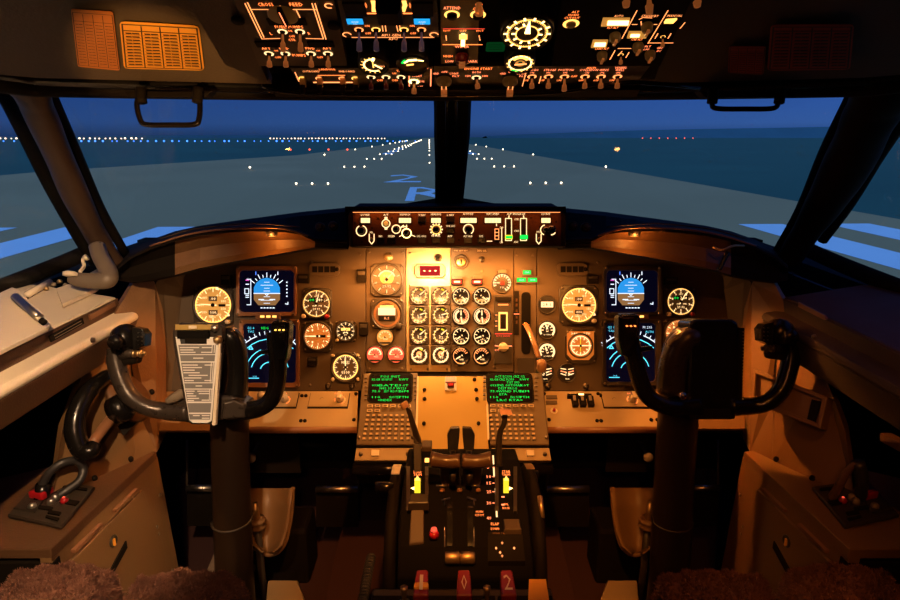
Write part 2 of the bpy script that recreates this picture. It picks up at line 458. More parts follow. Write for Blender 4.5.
# ================================================================== OUTSIDE: airfield at dusk
GZ = 1.25 - 4.0
YAW = math.atan(-20 / 600.0)
def gp(x, y, z=0.0):
    """airfield coordinates (x across, y along the runway) into the room's"""
    c, s = math.cos(-YAW), math.sin(-YAW)
    return V((x * c - y * s, x * s + y * c, GZ + z))
struct(MB().slab([gp(-9000, -60), gp(9000, -60), gp(9000, 8000), gp(-9000, 8000)], (0, 0, -.5), 'grass'), 'ground_grass')
struct(MB().slab([gp(-46, -60, .03), gp(23.5, -60, .03), gp(23.5, 3200, .03), (gp(-23.5, 3200, .03)), gp(-23.5, 330, .03), gp(-30, 140, .03), gp(-46, 75, .03), gp(-46, 60, .03)], (0, 0, -.05), 'concrete'), 'ground_runway')
struct(MB().slab([gp(-260, -60, .02), gp(-46, -60, .02), gp(-46, 44, .02), gp(-260, 44, .02)], (0, 0, -.04), 'apron'), 'ground_apron')
for i, (a, b) in enumerate(((10.3, 12.4), (14.5, 16.6), (18.7, 20.8))):
    for s in (-1, 1):
        o = MB().slab([gp(s * a, 4, .045), gp(s * b, 4, .045), gp(s * b, 27.7, .045), gp(s * a, 27.7, .045)], (0, 0, -.012), 'marking').build('runway_stripe')
        tag(o, '%s white painted threshold bar on the runway %s of the aircraft' % (('inner', 'middle', 'outer')[i], 'left' if s < 0 else 'right'), 'road marking', 'threshold bars')
def gtext(st, x, y, wd, ht, name, label):
    m = MB(); vs, fs = glyphs(st)
    m.add([gp(x + a * wd, y + b * ht, .05) for a, b in vs], fs, 'marking')
    tag(m.build(name), label, 'road marking')
gtext('R', 0.0, 44.3, 3.2, 11.0, 'runway_letter', 'white letter R painted on the runway just ahead')
gtext('2', -2.5, 61.0, 3.4, 11.5, 'runway_number', 'white digit 2 painted on the runway beyond the letter')
for y in (150, 175, 210): 
    for s in (-1, 1):
        tag(MB().slab([gp(s * 9, y, .045), gp(s * 11.5, y, .045), gp(s * 11.5, y + 12, .045), gp(s * 9, y + 12, .045)], (0, 0, -.012), 'marking').build('runway_block'),
            'white %s touchdown block painted on the distant runway' % ('left' if s < 0 else 'right'), 'road marking', 'touchdown blocks %s' % ('left' if s < 0 else 'right'))
def light(x, y, r, m, name, label, group, z=.15):
    o = MB().lathe([(0, -r), (r * .7, -r * .7), (r, 0), (r * .7, r * .7), (0, r)], m, gp(x, y, z + r * .2), 8).build(name)
    tag(o, label, 'light', group); return o
for k in range(26):
    y = 52.5 + 30 * k
    r = .055 + y * .0006
    for s in (-1, 1):
        for j in ((0, 1, 2) if k < 9 else (1,)):
            light(s * (8.7 + 1.35 * j), y, r, 'rw_white', 'runway_light', 'small white light set in the runway %s of its centre line' % ('left' if s < 0 else 'right'), 'touchdown zone lights %s' % ('left' if s < 0 else 'right'))
for k in range(12):
    y = 22 + 55 * k
    if y > 70:
        for s in (-1, 1):
            light(s * 22.3, y, .07 + y * .0007, 'rw_white', 'edge_light', 'white raised light on the %s edge of the runway' % ('left' if s < 0 else 'right'), 'edge lights %s' % ('left' if s < 0 else 'right'), .35)
for k in range(20):
    y = 95 + 42 * k
    light(0, y, .05 + y * .0006, 'rw_white', 'centre_light', 'white light in a row down the middle of the runway', 'centre line lights')
for x in (-40.5, -35, -29.5, -24):
    light(x, 182, .28, 'rw_red', 'red_light', 'small red light on the grass left of the runway', 'red lights left of the runway', .4)
rnd = random.Random(3)
for k in range(60):
    x = -372 + 6.1 * k + rnd.uniform(-1.6, 1.6)
    light(x, 520, rnd.uniform(.45, .8), 'rw_blue', 'taxiway_light', 'blue taxiway light in the far row at left', 'blue taxiway lights', .6)
for k in range(70):
    x = -960 + 10.5 * k + rnd.uniform(-1.5, 1.5) if k < 36 else -330 + (k - 36) * 7.2 + rnd.uniform(-1, 1)
    light(x, 1300, rnd.uniform(1.1, 2.0) if k < 36 else rnd.uniform(.9, 1.6), 'rw_city', 'city_light', 'warm light of the distant buildings on the left horizon', 'far lights on the horizon', .8)
for k in range(7):
    light(520 + 16 * k * 1.3, 1500, 1.3, 'rw_red', 'far_light', 'dim light on the far right horizon', 'dim lights on the right horizon', 1)
for x, y in ((-49, 47), (-47.5, 42), (-46, 44)):
    light(x, y, .25, 'rw_green', 'green_light', 'green light on the apron seen through the left side window', 'green apron lights', .3)
m = MB(); n = 60; vs = []
for i in range(n + 1):
    t = i / n; x = 250 + 3300 * t; hgt = 8 + 48 * min(1, t * 2.0) + 5 * math.sin(t * 9)
    for yy, z in ((2600, -5), (2750, hgt), (3100, -5)): vs.append(gp(x, yy, z))
m.add(vs, [(3 * i + a, 3 * i + a + 1, 3 * i + a + 4, 3 * i + a + 3) for i in range(n) for a in (0, 1)], 'hill')
struct(m, 'ground_hills')
m = MB(); vs = []
for i in range(n + 1):
    t = i / n; x = -3300 + 3300 * t; hgt = 9 + 3 * math.sin(t * 11)
    for yy, z in ((2600, -5), (2750, hgt), (3100, -5)): vs.append(gp(x, yy, z))
m.add(vs, [(3 * i + a, 3 * i + a + 1, 3 * i + a + 4, 3 * i + a + 3) for i in range(n) for a in (0, 1)], 'hill')
struct(m, 'ground_hills_low')

# ================================================================== COCKPIT SHELL
struct(MB().box((0, .45, -.03), (2.2, 3.4, .06), 'carpet'), 'floor')
struct(MB().box((0, -.20, 1.615), (2.3, 1.7, .05), 'lining'), 'ceiling')
struct(MB().slab([V((-1.13, .60, 1.59)), V((1.13, .60, 1.59)), V((.90, 1.21, 1.375)), V((-.90, 1.21, 1.375))], (0, .01, .04), 'lining'), 'ceiling_forward')
struct(MB().box((0, -1.05, .8), (2.2, .06, 1.7), 'lining'), 'wall_rear')
struct(MB().box((0, 2.12, .42), (2.2, .06, .96), 'black_matte'), 'wall_front')
for s, nm in ((-1, 'left'), (1, 'right')):
    struct(MB().box((s * 1.06, .55, .42), (.06, 3.1, .95), 'black'), 'wall_' + nm)
    struct(MB().box((s * 1.06, -.15, 1.25), (.06, 1.75, .75), 'lining'), 'wall_%s_aft' % nm)
# header lining above the windscreens: slopes up and back on both sides of the overhead panel
def mx(p, s): return (450 + s * (p[0] - 450), p[1], p[2]) if s > 0 else p
for s, nm in ((-1, 'left'), (1, 'right')):
    X = lambda px: px if s < 0 else 900 - px
    m = MB()
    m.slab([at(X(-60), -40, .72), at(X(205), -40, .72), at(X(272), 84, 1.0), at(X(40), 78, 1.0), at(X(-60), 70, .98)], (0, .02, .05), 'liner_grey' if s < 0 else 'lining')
    struct(m, 'trim_header_' + nm)
    # ribbed trim along the top of the windscreen
    m = MB()
    m.tube([at(X(-40), 68, .98), at(X(20), 76, 1.02), at(X(60), 80, 1.04), at(X(250), 86, 1.07), at(X(450), 89, 1.08)], .012, 'black_gloss', seg=10, n=4)
    m.tube([at(X(-40), 78, 1.0), at(X(20), 86, 1.04), at(X(60), 88, 1.07), at(X(250), 91, 1.10), at(X(450), 92, 1.11)], .016, 'black', seg=10, n=4)
    m.slab([at(X(-50), 70, 1.08), at(X(50), 82, 1.12), at(X(460), 84, 1.14), at(X(460), 97, 1.14), at(X(48), 96.5, 1.12), at(X(-50), 96, 1.08)], (0, .03, 0.01), 'black')
    struct(m, 'trim_windscreen_' + nm)
    # slanted post between windscreen and side window
    if s < 0:
        lv = [(60, -22, 40, 1.02), (86, 4, 50, 1.06), (105, 18, 54, 1.10), (135, 32, 66, 1.16), (165, 47, 78, 1.24), (190, 58, 88, 1.30), (215, 72, 98, 1.36), (235, 84, 108, 1.42), (250, 94, 116, 1.46), (262, 100, 124, 1.49)]
    else:
        lv = [(60, -40, 42, 1.02), (86, -26, 48, 1.06), (105, -8, 53, 1.10), (125, 5, 62, 1.14), (150, 17, 73, 1.20), (180, 36, 85, 1.27), (205, 56, 96, 1.34), (228, 76, 106, 1.40), (245, 88, 116, 1.45), (262, 100, 124, 1.49)]
    m = MB(); path = []; rr = []
    for y, a, b, d in lv:
        path.append(at(X((a + b) / 2), y, d + .03)); rr.append((b - a) / 2 * d / 600)
    m.tube(path, rr, 'pillar_cover' if s < 0 else 'black', seg=20, flat=.75, up=FW, n=5)
    struct(m, 'trim_pillar_' + nm)
    # dark metal window frame on the outer side of the post
    m = MB()
    if s < 0:
        m.tube([at(X(6), 96, 1.16), at(X(28), 140, 1.26), at(X(50), 185, 1.36), at(X(78), 235, 1.48), at(X(95), 262, 1.55)], .016, 'black', seg=8, n=4)
        m.tube([at(X(50), 93, 1.16), at(X(75), 150, 1.30), at(X(100), 208, 1.44), at(X(126), 255, 1.56)], .012, 'black', seg=8, n=4)
    else:
        m.tube([at(X(-20), 96, 1.16), at(X(18), 150, 1.30), at(X(50), 202, 1.42), at(X(78), 240, 1.52)], .014, 'black', seg=8, n=4)
        m.tube([at(X(47), 93, 1.16), at(X(75), 150, 1.30), at(X(99), 208, 1.44), at(X(122), 250, 1.56)], .012, 'black', seg=8, n=4)
    m.tube([at(X(-80), 318, 1.22), at(X(0), 288, 1.34), at(X(60), 264, 1.50), at(X(98), 247, 1.60)], .02, 'black', seg=8, n=4)
    struct(m, 'trim_side_window_' + nm)
    # glass
    m = MB(); a = [at(X(40), 86, 1.16), at(X(455), 86, 1.20), at(450 + (2 if s < 0 else -2), 215, 1.95), at(X(104), 275, 1.60)]
    m.slab(a, (0, .012, .004), 'window_glass')
    o = struct(m, 'window_1' if s < 0 else 'window_2')
    m = MB(); m.slab([at(X(20), 70, 1.12), at(X(108), 275, 1.58), at(X(-200), 395, 1.08), at(X(-330), 70, .74)], (s * .012, 0, 0), 'window_glass')
    struct(m, 'window_3' if s < 0 else 'window_4')
# centre post between the two windscreens
m = MB()
pp = []
lvl = [(84, 433, 472, 1.13), (110, 434, 471, 1.20), (135, 434, 470, 1.27), (165, 435, 467, 1.38), (195, 435, 464, 1.52), (212, 435, 462, 1.60)]
vs = []; 
for y, a, b, d in lvl:
    for x_, dd in ((a, d + .015), (a + 3, d), (b - 3, d), (b, d + .015), (b - 2, d + .09), (a + 2, d + .09)):
        vs.append(at(x_, y, dd) if dd < d + .05 else at(x_, y, d) + FW * .09)
fs = []
for i in range(len(lvl) - 1):
    for k in range(6): fs.append((i * 6 + k, i * 6 + (k + 1) % 6, i * 6 + 6 + (k + 1) % 6, i * 6 + 6 + k))
m.add(vs, fs, 'black')
m.tube([at(447, 90, 1.12), at(447, 135, 1.26), at(447, 200, 1.52)], .004, 'black_gloss', seg=8, n=3)
m.tube([at(456, 90, 1.12), at(455, 135, 1.26), at(452, 200, 1.52)], .004, 'black_gloss', seg=8, n=3)
struct(m, 'trim_centre_post')

# grab handles under the header
for s in (-1, 1):
    M = Matrix.Translation(at(169 if s < 0 else 745, 97, 1.0))
    t = thing('grab_handle', 'black metal grab handle hanging under the header, %s windscreen' % ('left' if s < 0 else 'right'), 'handle', M, None)
    if s < 0:
        L = [(141, 92), (137, 104), (140, 119), (146, 124.5), (170, 125), (194, 124.5), (199, 119), (200, 104), (198, 92)]
        pl = (124, 211); rr = .0045
    else:
        L = [(713, 94), (712, 104), (717, 108.5), (745, 109), (772, 108.5), (778, 104), (780, 94)]
        pl = (700, 800); rr = .0042
    MB().tube([at(x, y, 1.0) for x, y in L], rr, 'black_gloss', seg=10, n=4).build('grip', t)
    for x in (L[0][0], L[-1][0]):
        m = MB(); m.tube([at(x, 88, 1.0), at(x, 96, 1.0), at(x + (1 if x < 170 else -1), 103, 1.0)], .0085, 'black', seg=10, n=2)
        m.build('bracket', t)
    MB().slab([at(pl[0], 91, 1.01), at(pl[1], 91, 1.01), at(pl[1] - 6, 97.5, 1.01), at(pl[0] + 6, 97.5, 1.01)], (0, .03, 0), 'black').build('mounting_plate', t, bevel=.002)

# placards stuck on the header lining
def placard(pts, name, label, cols, rows, m, mline, hd, cut=False, d0=.72, d1=1.0):
    # plane of the lining: the same slope as the header slab
    X = [at(-60 if pts[0][0] < 450 else 960, -40, .72), at(205 if pts[0][0] < 450 else 695, -40, .72), at(272 if pts[0][0] < 450 else 628, 84, 1.0)]
    n = (X[1] - X[0]).cross(X[2] - X[0]).normalized()
    if n.dot(CAM - X[0]) < 0: n = -n
    uy = V((0, -1, .5)); ux = uy.cross(n).normalized()
    if ux.x < 0: ux = -ux
    f = Fr(X[0] + n * .002, ux, n.cross(ux))
    b = MB(f); q = [f.loc(*p) for p in pts]
    n_ = len(q); qq = []
    for i in range(n_):
        a_, b_, c_ = V(q[i - 1]), V(q[i]), V(q[(i + 1) % n_]); r_ = min((a_ - b_).length, (c_ - b_).length) * .07
        e0 = b_ + (a_ - b_).normalized() * r_; e1 = b_ + (c_ - b_).normalized() * r_
        qq += [e0, e0 * .25 + b_ * .5 + e1 * .25, e1]
    b.prism([tuple(v) for v in qq], 0, .0012, m)
    A, B, C, D = [V(f.loc(*p)) for p in (pts[0], pts[1], pts[2], pts[3])]
    def bl(u, v): return A * (1 - u) * (1 - v) + B * u * (1 - v) + C * u * v + D * (1 - u) * v
    wd = min((B - A).length, (D - A).length) * .020
    b.line([bl(.03, .04), bl(.97, .04), bl(.97, .96), bl(.03, .96), bl(.03, .04)], wd, .0016, mline)
    b.line([bl(.03, hd), bl(.97, hd)], wd, .0016, mline)
    for c in range(1, cols): b.line([bl(.03 + .94 * c / cols, .06), bl(.03 + .94 * c / cols, .96)], wd * .8, .0016, mline)
    for r in range(rows):
        v = hd + .05 + (.90 - hd) * r / rows
        for c in range(cols):
            u0 = .03 + .94 * c / cols; w_ = .94 / cols
            b.line([bl(u0 + w_ * .18, v), bl(u0 + w_ * .42, v)], wd * 1.5, .0017, mline)
            b.line([bl(u0 + w_ * .52, v), bl(u0 + w_ * .84, v)], wd * 1.5, .0017, mline)
            b.line([bl(u0 + w_ * .08, v + .028), bl(u0 + w_ * .92, v + .028)], wd * .35, .0017, mline)
    tag(b.build(name), label, 'placard')
placard([(71, 8.5), (113, 11.5), (120, 70), (78, 66)], 'placard', 'narrow upright orange table placard on the left header lining', 4, 14, 'placard_dim', 'placard_line', .17)
placard([(119.5, 21), (199, 25.5), (204.5, 70), (124, 68)], 'placard', 'wide yellow-orange placard table with four columns, left header lining', 4, 11, 'placard', 'placard_line', .16)
placard([(729, 46), (766, 46), (763, 74), (728, 72)], 'placard', 'small dim red placard on the right header lining', 4, 9, 'placard_red', 'placard_line', .17)
placard([(771, 24), (854, 24), (850, 69), (767, 70)], 'placard', 'large dim red placard with columns on the right header lining', 4, 11, 'placard_red', 'placard_line', .12)

# ================================================================== OVERHEAD PANEL
OV = Fr((0, .94, 1.31), (1, 0, 0), (0, -.225, .083))
def lx(fr, x, y): return fr.loc(x, y)
def module(name, label, pts, m='panel_brown', th=.008, screws=()):
    c = (sum(p[0] for p in pts) / len(pts), sum(p[1] for p in pts) / len(pts))
    t = thing(name, label, 'control panel', OV.at(*OV.loc(*c)))
    b = MB(OV); b.pp(pts, m, -.02, 0)
    b.build('face_plate', t)
    return t
def toggle(t, x, y, L=.020, tip='frost', ring='lit_white', r=1.0, dx=0.0, dy=-.25, name='toggle_switch', rw=3.0, ringw=1.0):
    u, v = OV.loc(x, y); su, sv = OV.sc(x, y); L = L * .78
    b = MB(OV)
    R = su * rw * 1.5 * r
    b.arc((u, v), R * .55, R * (.55 + .38 * ringw), .0010, ring, 0, 360, 20)
    b.cyl((u, v, 0), R * .45, .004, 'black', 12)
    d = V((dx, dy, 1)).normalized()
    p0 = V((u, v, .002)); p1 = p0 + d * L
    b.tube([p0, p0 + d * L * .45, p0 + d * L * .55, p1 - d * .001, p1], [R * .20, R * .24, R * .46, R * .54, R * .36], tip, seg=10, n=1)
    return b.build(name, t)
su0, sv0 = OV.sc(450, 50)
# backing board of the whole overhead
b = MB(OV); b.pp([(205, -60), (712, -60), (655, 92), (272, 90)], 'black_matte', -.04, -.019)
struct(b, 'trim_overhead_frame')
b = MB(OV); b.pp([(150, -60), (206, -60), (268, 84), (225, 66)], 'pillar_cover', -.03, -.002)
struct(b, 'trim_overhead_edge')
b = MB(OV); b.pp([(272, 86), (640, 86), (636, 93), (276, 93)], 'black', -.02, .006)
b.tube([(*OV.loc(262, 83), .004), (*OV.loc(300, 89), .006), (*OV.loc(450, 91), .006), (*OV.loc(560, 88), .006), (*OV.loc(630, 78), .006), (*OV.loc(700, 84), .006)], .003, 'black_gloss', seg=8, n=2)
struct(b, 'trim_overhead_lip')

# --- fuel panel (far left)
t = module('fuel_control_panel', 'brown fuel control panel with cross feed lines, far left of the overhead', [(222, -30), (328, -30), (347, 66), (259, 66)], 'panel_brown')
b = MB(OV)
b.pt('CROSS', 265.5, 4, 15, 3.2, 'lit_orange'); b.pt('FEED', 296, 4, 13, 3.2, 'lit_orange')
for p in ([(245, 3), (262, 38.5), (280, 38)], [(247.5, 2), (264, 37)], [(312, 3), (323.5, 38.5), (306, 38)], [(315, 3), (326, 39)],
          [(251, 9), (271, 9), (273, 17)], [(269, 9.5), (270.5, 17)], [(293, 9), (316, 9)], [(294, 10), (298, 17)], [(296, 9), (300, 17)]): b.pl(p, 1.1, 'lit_soft')
for p in ([(277, 6), (279, 18), (284, 26)], [(280, 5), (282, 17), (287, 26)]): b.pl(p, .6, 'lit_soft')
b.pt('FUEL PUMPS', 289, 26.5, 28, 2.6, 'lit_orange'); b.pt('L', 271, 33, 2, 2.6, 'lit_orange'); b.pt('R', 309, 33, 2, 2.6, 'lit_orange')
b.pt('ON', 290, 30.5, 4, 1.8, 'lit_orange'); b.pt('OFF', 292, 36, 6, 1.8, 'lit_orange'); b.pt('CTR', 292, 39.5, 7, 2.2, 'lit_orange')
for x, s_ in ((266, 'AFT'), (284, 'FWD'), (310, 'FWD'), (327, 'AFT')): b.pt(s_, x, 48, 9, 2.2, 'lit_orange')
b.pt('PUMPS', 299, 55, 13, 2.6, 'lit_orange')
for x in (276, 318): b.pt('ON', x, 50.3, 4, 1.6, 'lit_orange'); b.pt('OFF', x + 2, 57, 6, 1.8, 'lit_orange')
b.build('lit_legend', t)
toggle(t, 282.5, 31, .028, r=1.2); toggle(t, 300, 31, .028, r=1.2)
for x in (269, 285.5, 311, 328): toggle(t, x, 53, .020, r=1.15)
b = MB(OV); b.pr(256, 41, 283, 46, 'black', 0, .002); b.build('indicator_window', t); b = MB(OV); b.pr(308, 41, 334, 46, 'black', 0, .002); b.build('indicator_window', t)
b = MB(OV); b.pr(268, 18, 306, 24, 'black', 0, .002); b.build('indicator_window', t)
b = MB(OV); b.lathe([(.017, 0), (.017, .003), (.015, .004), (0, .004)], 'dial_brown', (*OV.loc(283, 14), 0), 24); b.box((*OV.loc(283, 12), .006), (.005, .030, .006), 'black'); b.line([(OV.loc(283, 12)[0], OV.loc(283, 12)[1] - .014), (OV.loc(283, 12)[0], OV.loc(283, 12)[1] + .014)], .0012, .0092, 'lit_pink'); b.build('rotary_knob', t)
for x, y in ((238, 19), (334, 24)):
    b = MB(OV); b.cyl((*OV.loc(x, y), 0), .0075, .004, 'black', 16); b.build('fastener', t)
b = MB(OV); b.arc(OV.loc(329, 5), .0035, .0052, .001, 'lit_soft', 20, 300); b.build('fastener_lamp', t)

# --- electrical panel
t = module('electrical_panel', 'brown generator panel with two blue lights, left of the overhead centre', [(331, -30), (436, -30), (439, 37), (345, 38)], 'panel_brown')
b = MB(OV)
b.pl([(352, 37), (434, 37)], 1.0, 'lit_soft'); b.pl([(365, 13), (377, 13)], 2, 'lit_orange'); b.pl([(400, 13), (412, 13)], 2, 'lit_orange')
for x in (366, 410): b.pt('0', x, 5, 2, 6, 'lit_orange')
for x in (382, 385, 396, 399): b.pl([(x, 23), (x + (1 if x < 390 else 2), 31)], .9, 'lit_soft')
b.pt('APU GEN', 391, 34.8, 19, 2.4, 'lit_soft'); b.pt('APU', 393, 38.6, 9, 2.2, 'lit_soft')
for x in (367, 412): b.pt('ON', x, 25.5, 5, 2, 'lit_orange'); b.pt('OFF', x + 1, 33, 6, 2, 'lit_orange')
b.build('lit_legend', t)
for x in (355, 422):
    b = MB(OV); b.pr(x - 8.5, 16.5, x + 8.5, 22, 'black', 0, .002); b.pr(x - 8, 17, x + 8, 21.6, 'lit_bluebar', .002, .0035)
    b.pt('GND', x, 18.5, 8, 1.3, 'lit_scrwhite', .0042); b.pt('ON', x, 20.6, 4, 1.0, 'lit_scrwhite', .0042); b.build('blue_light', t)
for x, tp in ((359, 'frost_blue'), (376, 'frost_blue'), (404, 'frost_blue'), (421.5, 'frost_blue')): toggle(t, x, 29, .030, tip=tp, r=1.25, ring='lit_amber' if x in (376, 404) else 'lit_soft', ringw=.7)
b = MB(OV); b.pr(377, -2, 402, 14, 'black', 0, .016, bev=.004); b.build('bus_transfer_cover', t)
for x in (373, 404):
    b = MB(OV); b.pl([(x, 0), (x + 1, 4), (x + (-1 if x > 390 else 1), 10)], 4.5, 'lit_amber', .0015); b.build('edge_light', t)
b = MB(OV); b.pr(344, 2, 366, 15, 'black', 0, .002); b.build('blank_plate', t); b = MB(OV); b.pr(412, 2, 433, 15, 'black', 0, .002); b.build('blank_plate', t)
for x in (347, 434):
    b = MB(OV); b.arc(OV.loc(x, 34), .004, .0056, .001, 'lit_soft', 0, 250); b.build('fastener_lamp', t)

# --- two gauges under it
def ogauge(px, py, rpx, rpy, label, style):
    t = thing('overhead_gauge', label, 'gauge', OV.at(*OV.loc(px, py)))
    u, v = OV.loc(px, py); su, sv = OV.sc(px, py); r = rpx * su
    tilt = Matrix.Rotation(math.radians(-9), 3, 'X')
    f = Fr(OV.w(u, v, .012), OV.ux, OV.M.to_3x3() @ (tilt @ V((0, 1, 0))))
    b = MB(f); b.lathe([(r * 1.12, -.035), (r * 1.12, -.002), (r * 1.06, .003), (r * .98, .001), (r * .98, -.003)], 'bezel', (0, 0, 0), 36); bz = b.build('bezel', t)
    b = MB(f); b.disc((0, 0), r, 0, 'dial_black')
    if style == 0:
        b.arc((0, 0), r * .62, r * .74, .0006, 'lit_hot', 75, 300)
        for a in range(80, 300, 24): b.line([(r * .6 * math.cos(math.radians(a)), r * .6 * math.sin(math.radians(a))), (r * .9 * math.cos(math.radians(a)), r * .9 * math.sin(math.radians(a)))], r * .07, .0006, 'lit_amber')
        b.line([(r * .1, r * .05), (r * .55, -r * .35)], r * .12, .0008, 'lit_hot'); b.line([(0, r * .5), (r * .1, r * .8)], r * .2, .0008, 'lit_hot')
        b.text('AMPERES', r * .45, -r * .1, r * .7, r * .14, .0008, 'lit_soft')
    elif style == 1:
        b.arc((0, 0), r * .55, r * .66, .0006, 'lit_hot', 60, 130); b.arc((0, 0), r * .62, r * .8, .0006, 'lit_green', 128, 165)
        b.line([(-r * .15, r * .55), (r * .3, r * .6)], r * .2, .0008, 'lit_hot'); b.line([(r * .45, r * .55), (r * .75, r * .5)], r * .12, .0008, 'lit_hot')
        b.line([(-r * .5, r * .3), (-r * .2, r * .55)], r * .14, .0008, 'lit_hot')
    elif style == 2:
        b.arc((0, 0), r * .80, r * .86, .0006, 'lit_amber'); b.arc((0, 0), r * .44, r * .50, .0006, 'lit_amber', 95, 445)
        for k in range(14):
            a = math.radians(k * 360 / 14); c_, s_ = math.cos(a), math.sin(a); b.line([(r * .82 * c_, r * .82 * s_), (r * .98 * c_, r * .98 * s_)], r * .09, .0008, 'lit_hot')
        for k in range(50):
            a = math.radians(k * 360 / 50); c_, s_ = math.cos(a), math.sin(a); b.line([(r * .74 * c_, r * .74 * s_), (r * .84 * c_, r * .84 * s_)], r * .025, .0008, 'lit_amber')
        for k in range(9):
            a = math.radians(110 + k * 35); c_, s_ = math.cos(a), math.sin(a); b.line([(r * .5 * c_, r * .5 * s_), (r * .62 * c_, r * .62 * s_)], r * .09, .0008, 'lit_hot')
    else:
        b.arc((0, 0), r * .74, r * .86, .0006, 'lit_hot'); b.arc((0, 0), 0, r * .35, .0006, 'dial_amber')
        for k in range(14):
            a = math.radians(k * 360 / 14); c_, s_ = math.cos(a), math.sin(a); b.line([(r * .8 * c_, r * .8 * s_), (r * .99 * c_, r * .99 * s_)], r * .12, .0008, 'lit_amber')
        b.arc((0, r * .05), r * .45, r * .75, .0005, 'lit_amber', 30, 150); b.disc((0, r * .1), r * .16, .0012, 'lit_green_dim')
        b.line([(-r * .5, -r * .72), (-r * .1, -r * .85)], r * .16, .001, 'lit_green')
    b.build('dial_face', t)
    b = MB(f)
    if style == 2: b.prism([(-r * .12, r * .1), (r * .12, r * .1), (r * .08, r * .45), (r * .02, r * .8), (-r * .02, r * .8), (-r * .08, r * .45)], .0015, .003, 'lit_hot')
    elif style == 3: b.prism([(-r * .4, -r * .06), (r * .45, r * .04), (r * .45, r * .10), (-r * .4, 0)], .0015, .003, 'lit_soft')
    elif style == 0: b.prism([(-r * .05, -r * .1), (r * .05, -r * .1), (r * .02, r * .6), (-r * .02, r * .6)], .0015, .003, 'lit_amber')
    else: b.prism([(-r * .4, r * .1), (r * .1, r * .2), (r * .1, r * .26), (-r * .4, r * .18)], .0015, .003, 'lit_amber')
    b.build('needle', t)
    return t
ogauge(373.5, 56, 14, 9, 'oval-looking amber ampere gauge under the generator switches, the left of the pair', 0)
ogauge(412.5, 56, 14.5, 9, 'oval-looking gauge with a green arc, the right of the pair under the generator switches', 1)
ogauge(527, 23.5, 24, 15, 'largest round overhead gauge with two glowing rings and one bright needle', 2)
ogauge(520, 54, 14, 8, 'small glowing cabin climb gauge under the largest round overhead gauge', 3)

# --- exterior light strip
t = module('landing_light_panel', 'dark strip of landing light switches along the lower left of the overhead', [(290, 68), (398, 68), (402, 89), (302, 88)], 'panel_dark', th=.006)
b = MB(OV)
b.pt('OUTBOARD', 311, 71, 17, 1.8, 'lit_soft'); b.pt('LANDING', 327, 69, 16, 1.8, 'lit_orange'); b.pt('INBOARD', 347, 71, 16, 1.8, 'lit_soft')
b.pl([(295, 72), (299, 81)], 1.0, 'lit_soft'); b.pl([(314, 82), (352, 82)], 2.4, 'lit_soft'); b.pl([(318, 75), (345, 75)], 1.0, 'lit_orange')
b.pt('RUNWAY', 378, 68.5, 16, 1.8, 'lit_soft'); b.pt('TURNOFF', 378, 70.7, 15, 1.6, 'lit_soft'); b.pt('TAXI', 401, 70.6, 9, 1.8, 'lit_orange')
for x in (379, 394): b.pt('ON', x, 73, 4, 1.6, 'lit_orange'); b.pt('OFF', x + 1, 80, 6, 1.8, 'lit_orange')
b.build('lit_legend', t)
for x in (303, 320, 343, 356):
    b = MB(OV); u, v = OV.loc(x, 78); su, sv = OV.sc(x, 78)
    b.arc((u, v), su * 2, su * 4.4, .001, 'lit_amber' if x in (303, 356) else 'lit_soft', 60, 300); b.box((u, v - .001, .006), (su * 5, sv * 3, .010), 'brass'); b.cyl((u, v, .010), su * 2.6, .012, 'black', 12); b.build('toggle_switch', t)
for x in (371, 386, 401): toggle(t, x, 76.5, .020, r=1.05, tip='fire_handle')
t = module('apu_panel', 'small dark auxiliary start panel bounded by two lit upright lines, overhead', [(405, 67), (433, 67), (432, 90), (408, 90)], 'panel_dark')
b = MB(OV); b.pl([(409, 69), (409.5, 91)], 1.0, 'lit_pink'); b.pl([(431, 69), (430.5, 91)], 1.0, 'lit_pink'); b.pt('APU', 424, 68.3, 8, 2, 'lit_pink')
b.pt('START', 417, 75.6, 10, 2, 'lit_pink'); b.pt('ON', 421.5, 81, 5, 2, 'lit_pink'); b.pt('OFF', 420, 86.5, 6, 2, 'lit_pink'); b.arc(OV.loc(415, 70.5), .003, .0045, .001, 'lit_soft', 0, 270); b.build('lit_legend', t)
toggle(t, 414, 81, .020, r=1.15, ring='lit_hot', ringw=1.4)

# --- centre column: attend, call, wiper
t = module('wiper_panel', 'narrow dark panel with attend, call and wiper legends, middle of the overhead', [(440, -30), (480, -30), (478, 64), (441, 64)], 'panel_dark')
b = MB(OV)
b.pt('ATTEND', 452, 7.5, 17, 2.8, 'lit_pink'); b.pt('CALL', 478.5, 8.5, 11, 2.8, 'lit_orange'); b.pt('GRD', 479, 4, 8, 2, 'lit_orange')
b.pl([(443, 28.3), (484.5, 28.3)], .9, 'lit_red', .0007); b.pl([(443, 44.2), (482, 44.2)], 1.2, 'lit_orange'); b.pl([(446, 35), (446.5, 40)], .9, 'lit_soft'); b.pl([(479, 35), (480, 40)], .9, 'lit_soft')
for x, q in ((447, 'EQUIP'), (463, 'OFF'), (480, 'HOT')): b.pt(q, x, 30.3, 7, 1.8, 'lit_orange')
b.pt('WIPER', 462, 46.3, 14, 2.3, 'lit_pink'); b.pt('HIGH', 448, 55.8, 9, 2.2, 'lit_orange'); b.pt('LOW', 449.5, 61, 8, 2.2, 'lit_pink'); b.pt('PARK', 472.5, 61, 10, 2.2, 'lit_pink')
b.build('lit_legend', t)
for x in (452, 478):
    b = MB(OV); b.arc(OV.loc(x, 14), .0060, .0088, .001, 'lit_amber', -50, 230); b.cyl((*OV.loc(x, 14), 0), .006, .005, 'black', 16); b.build('push_button', t)
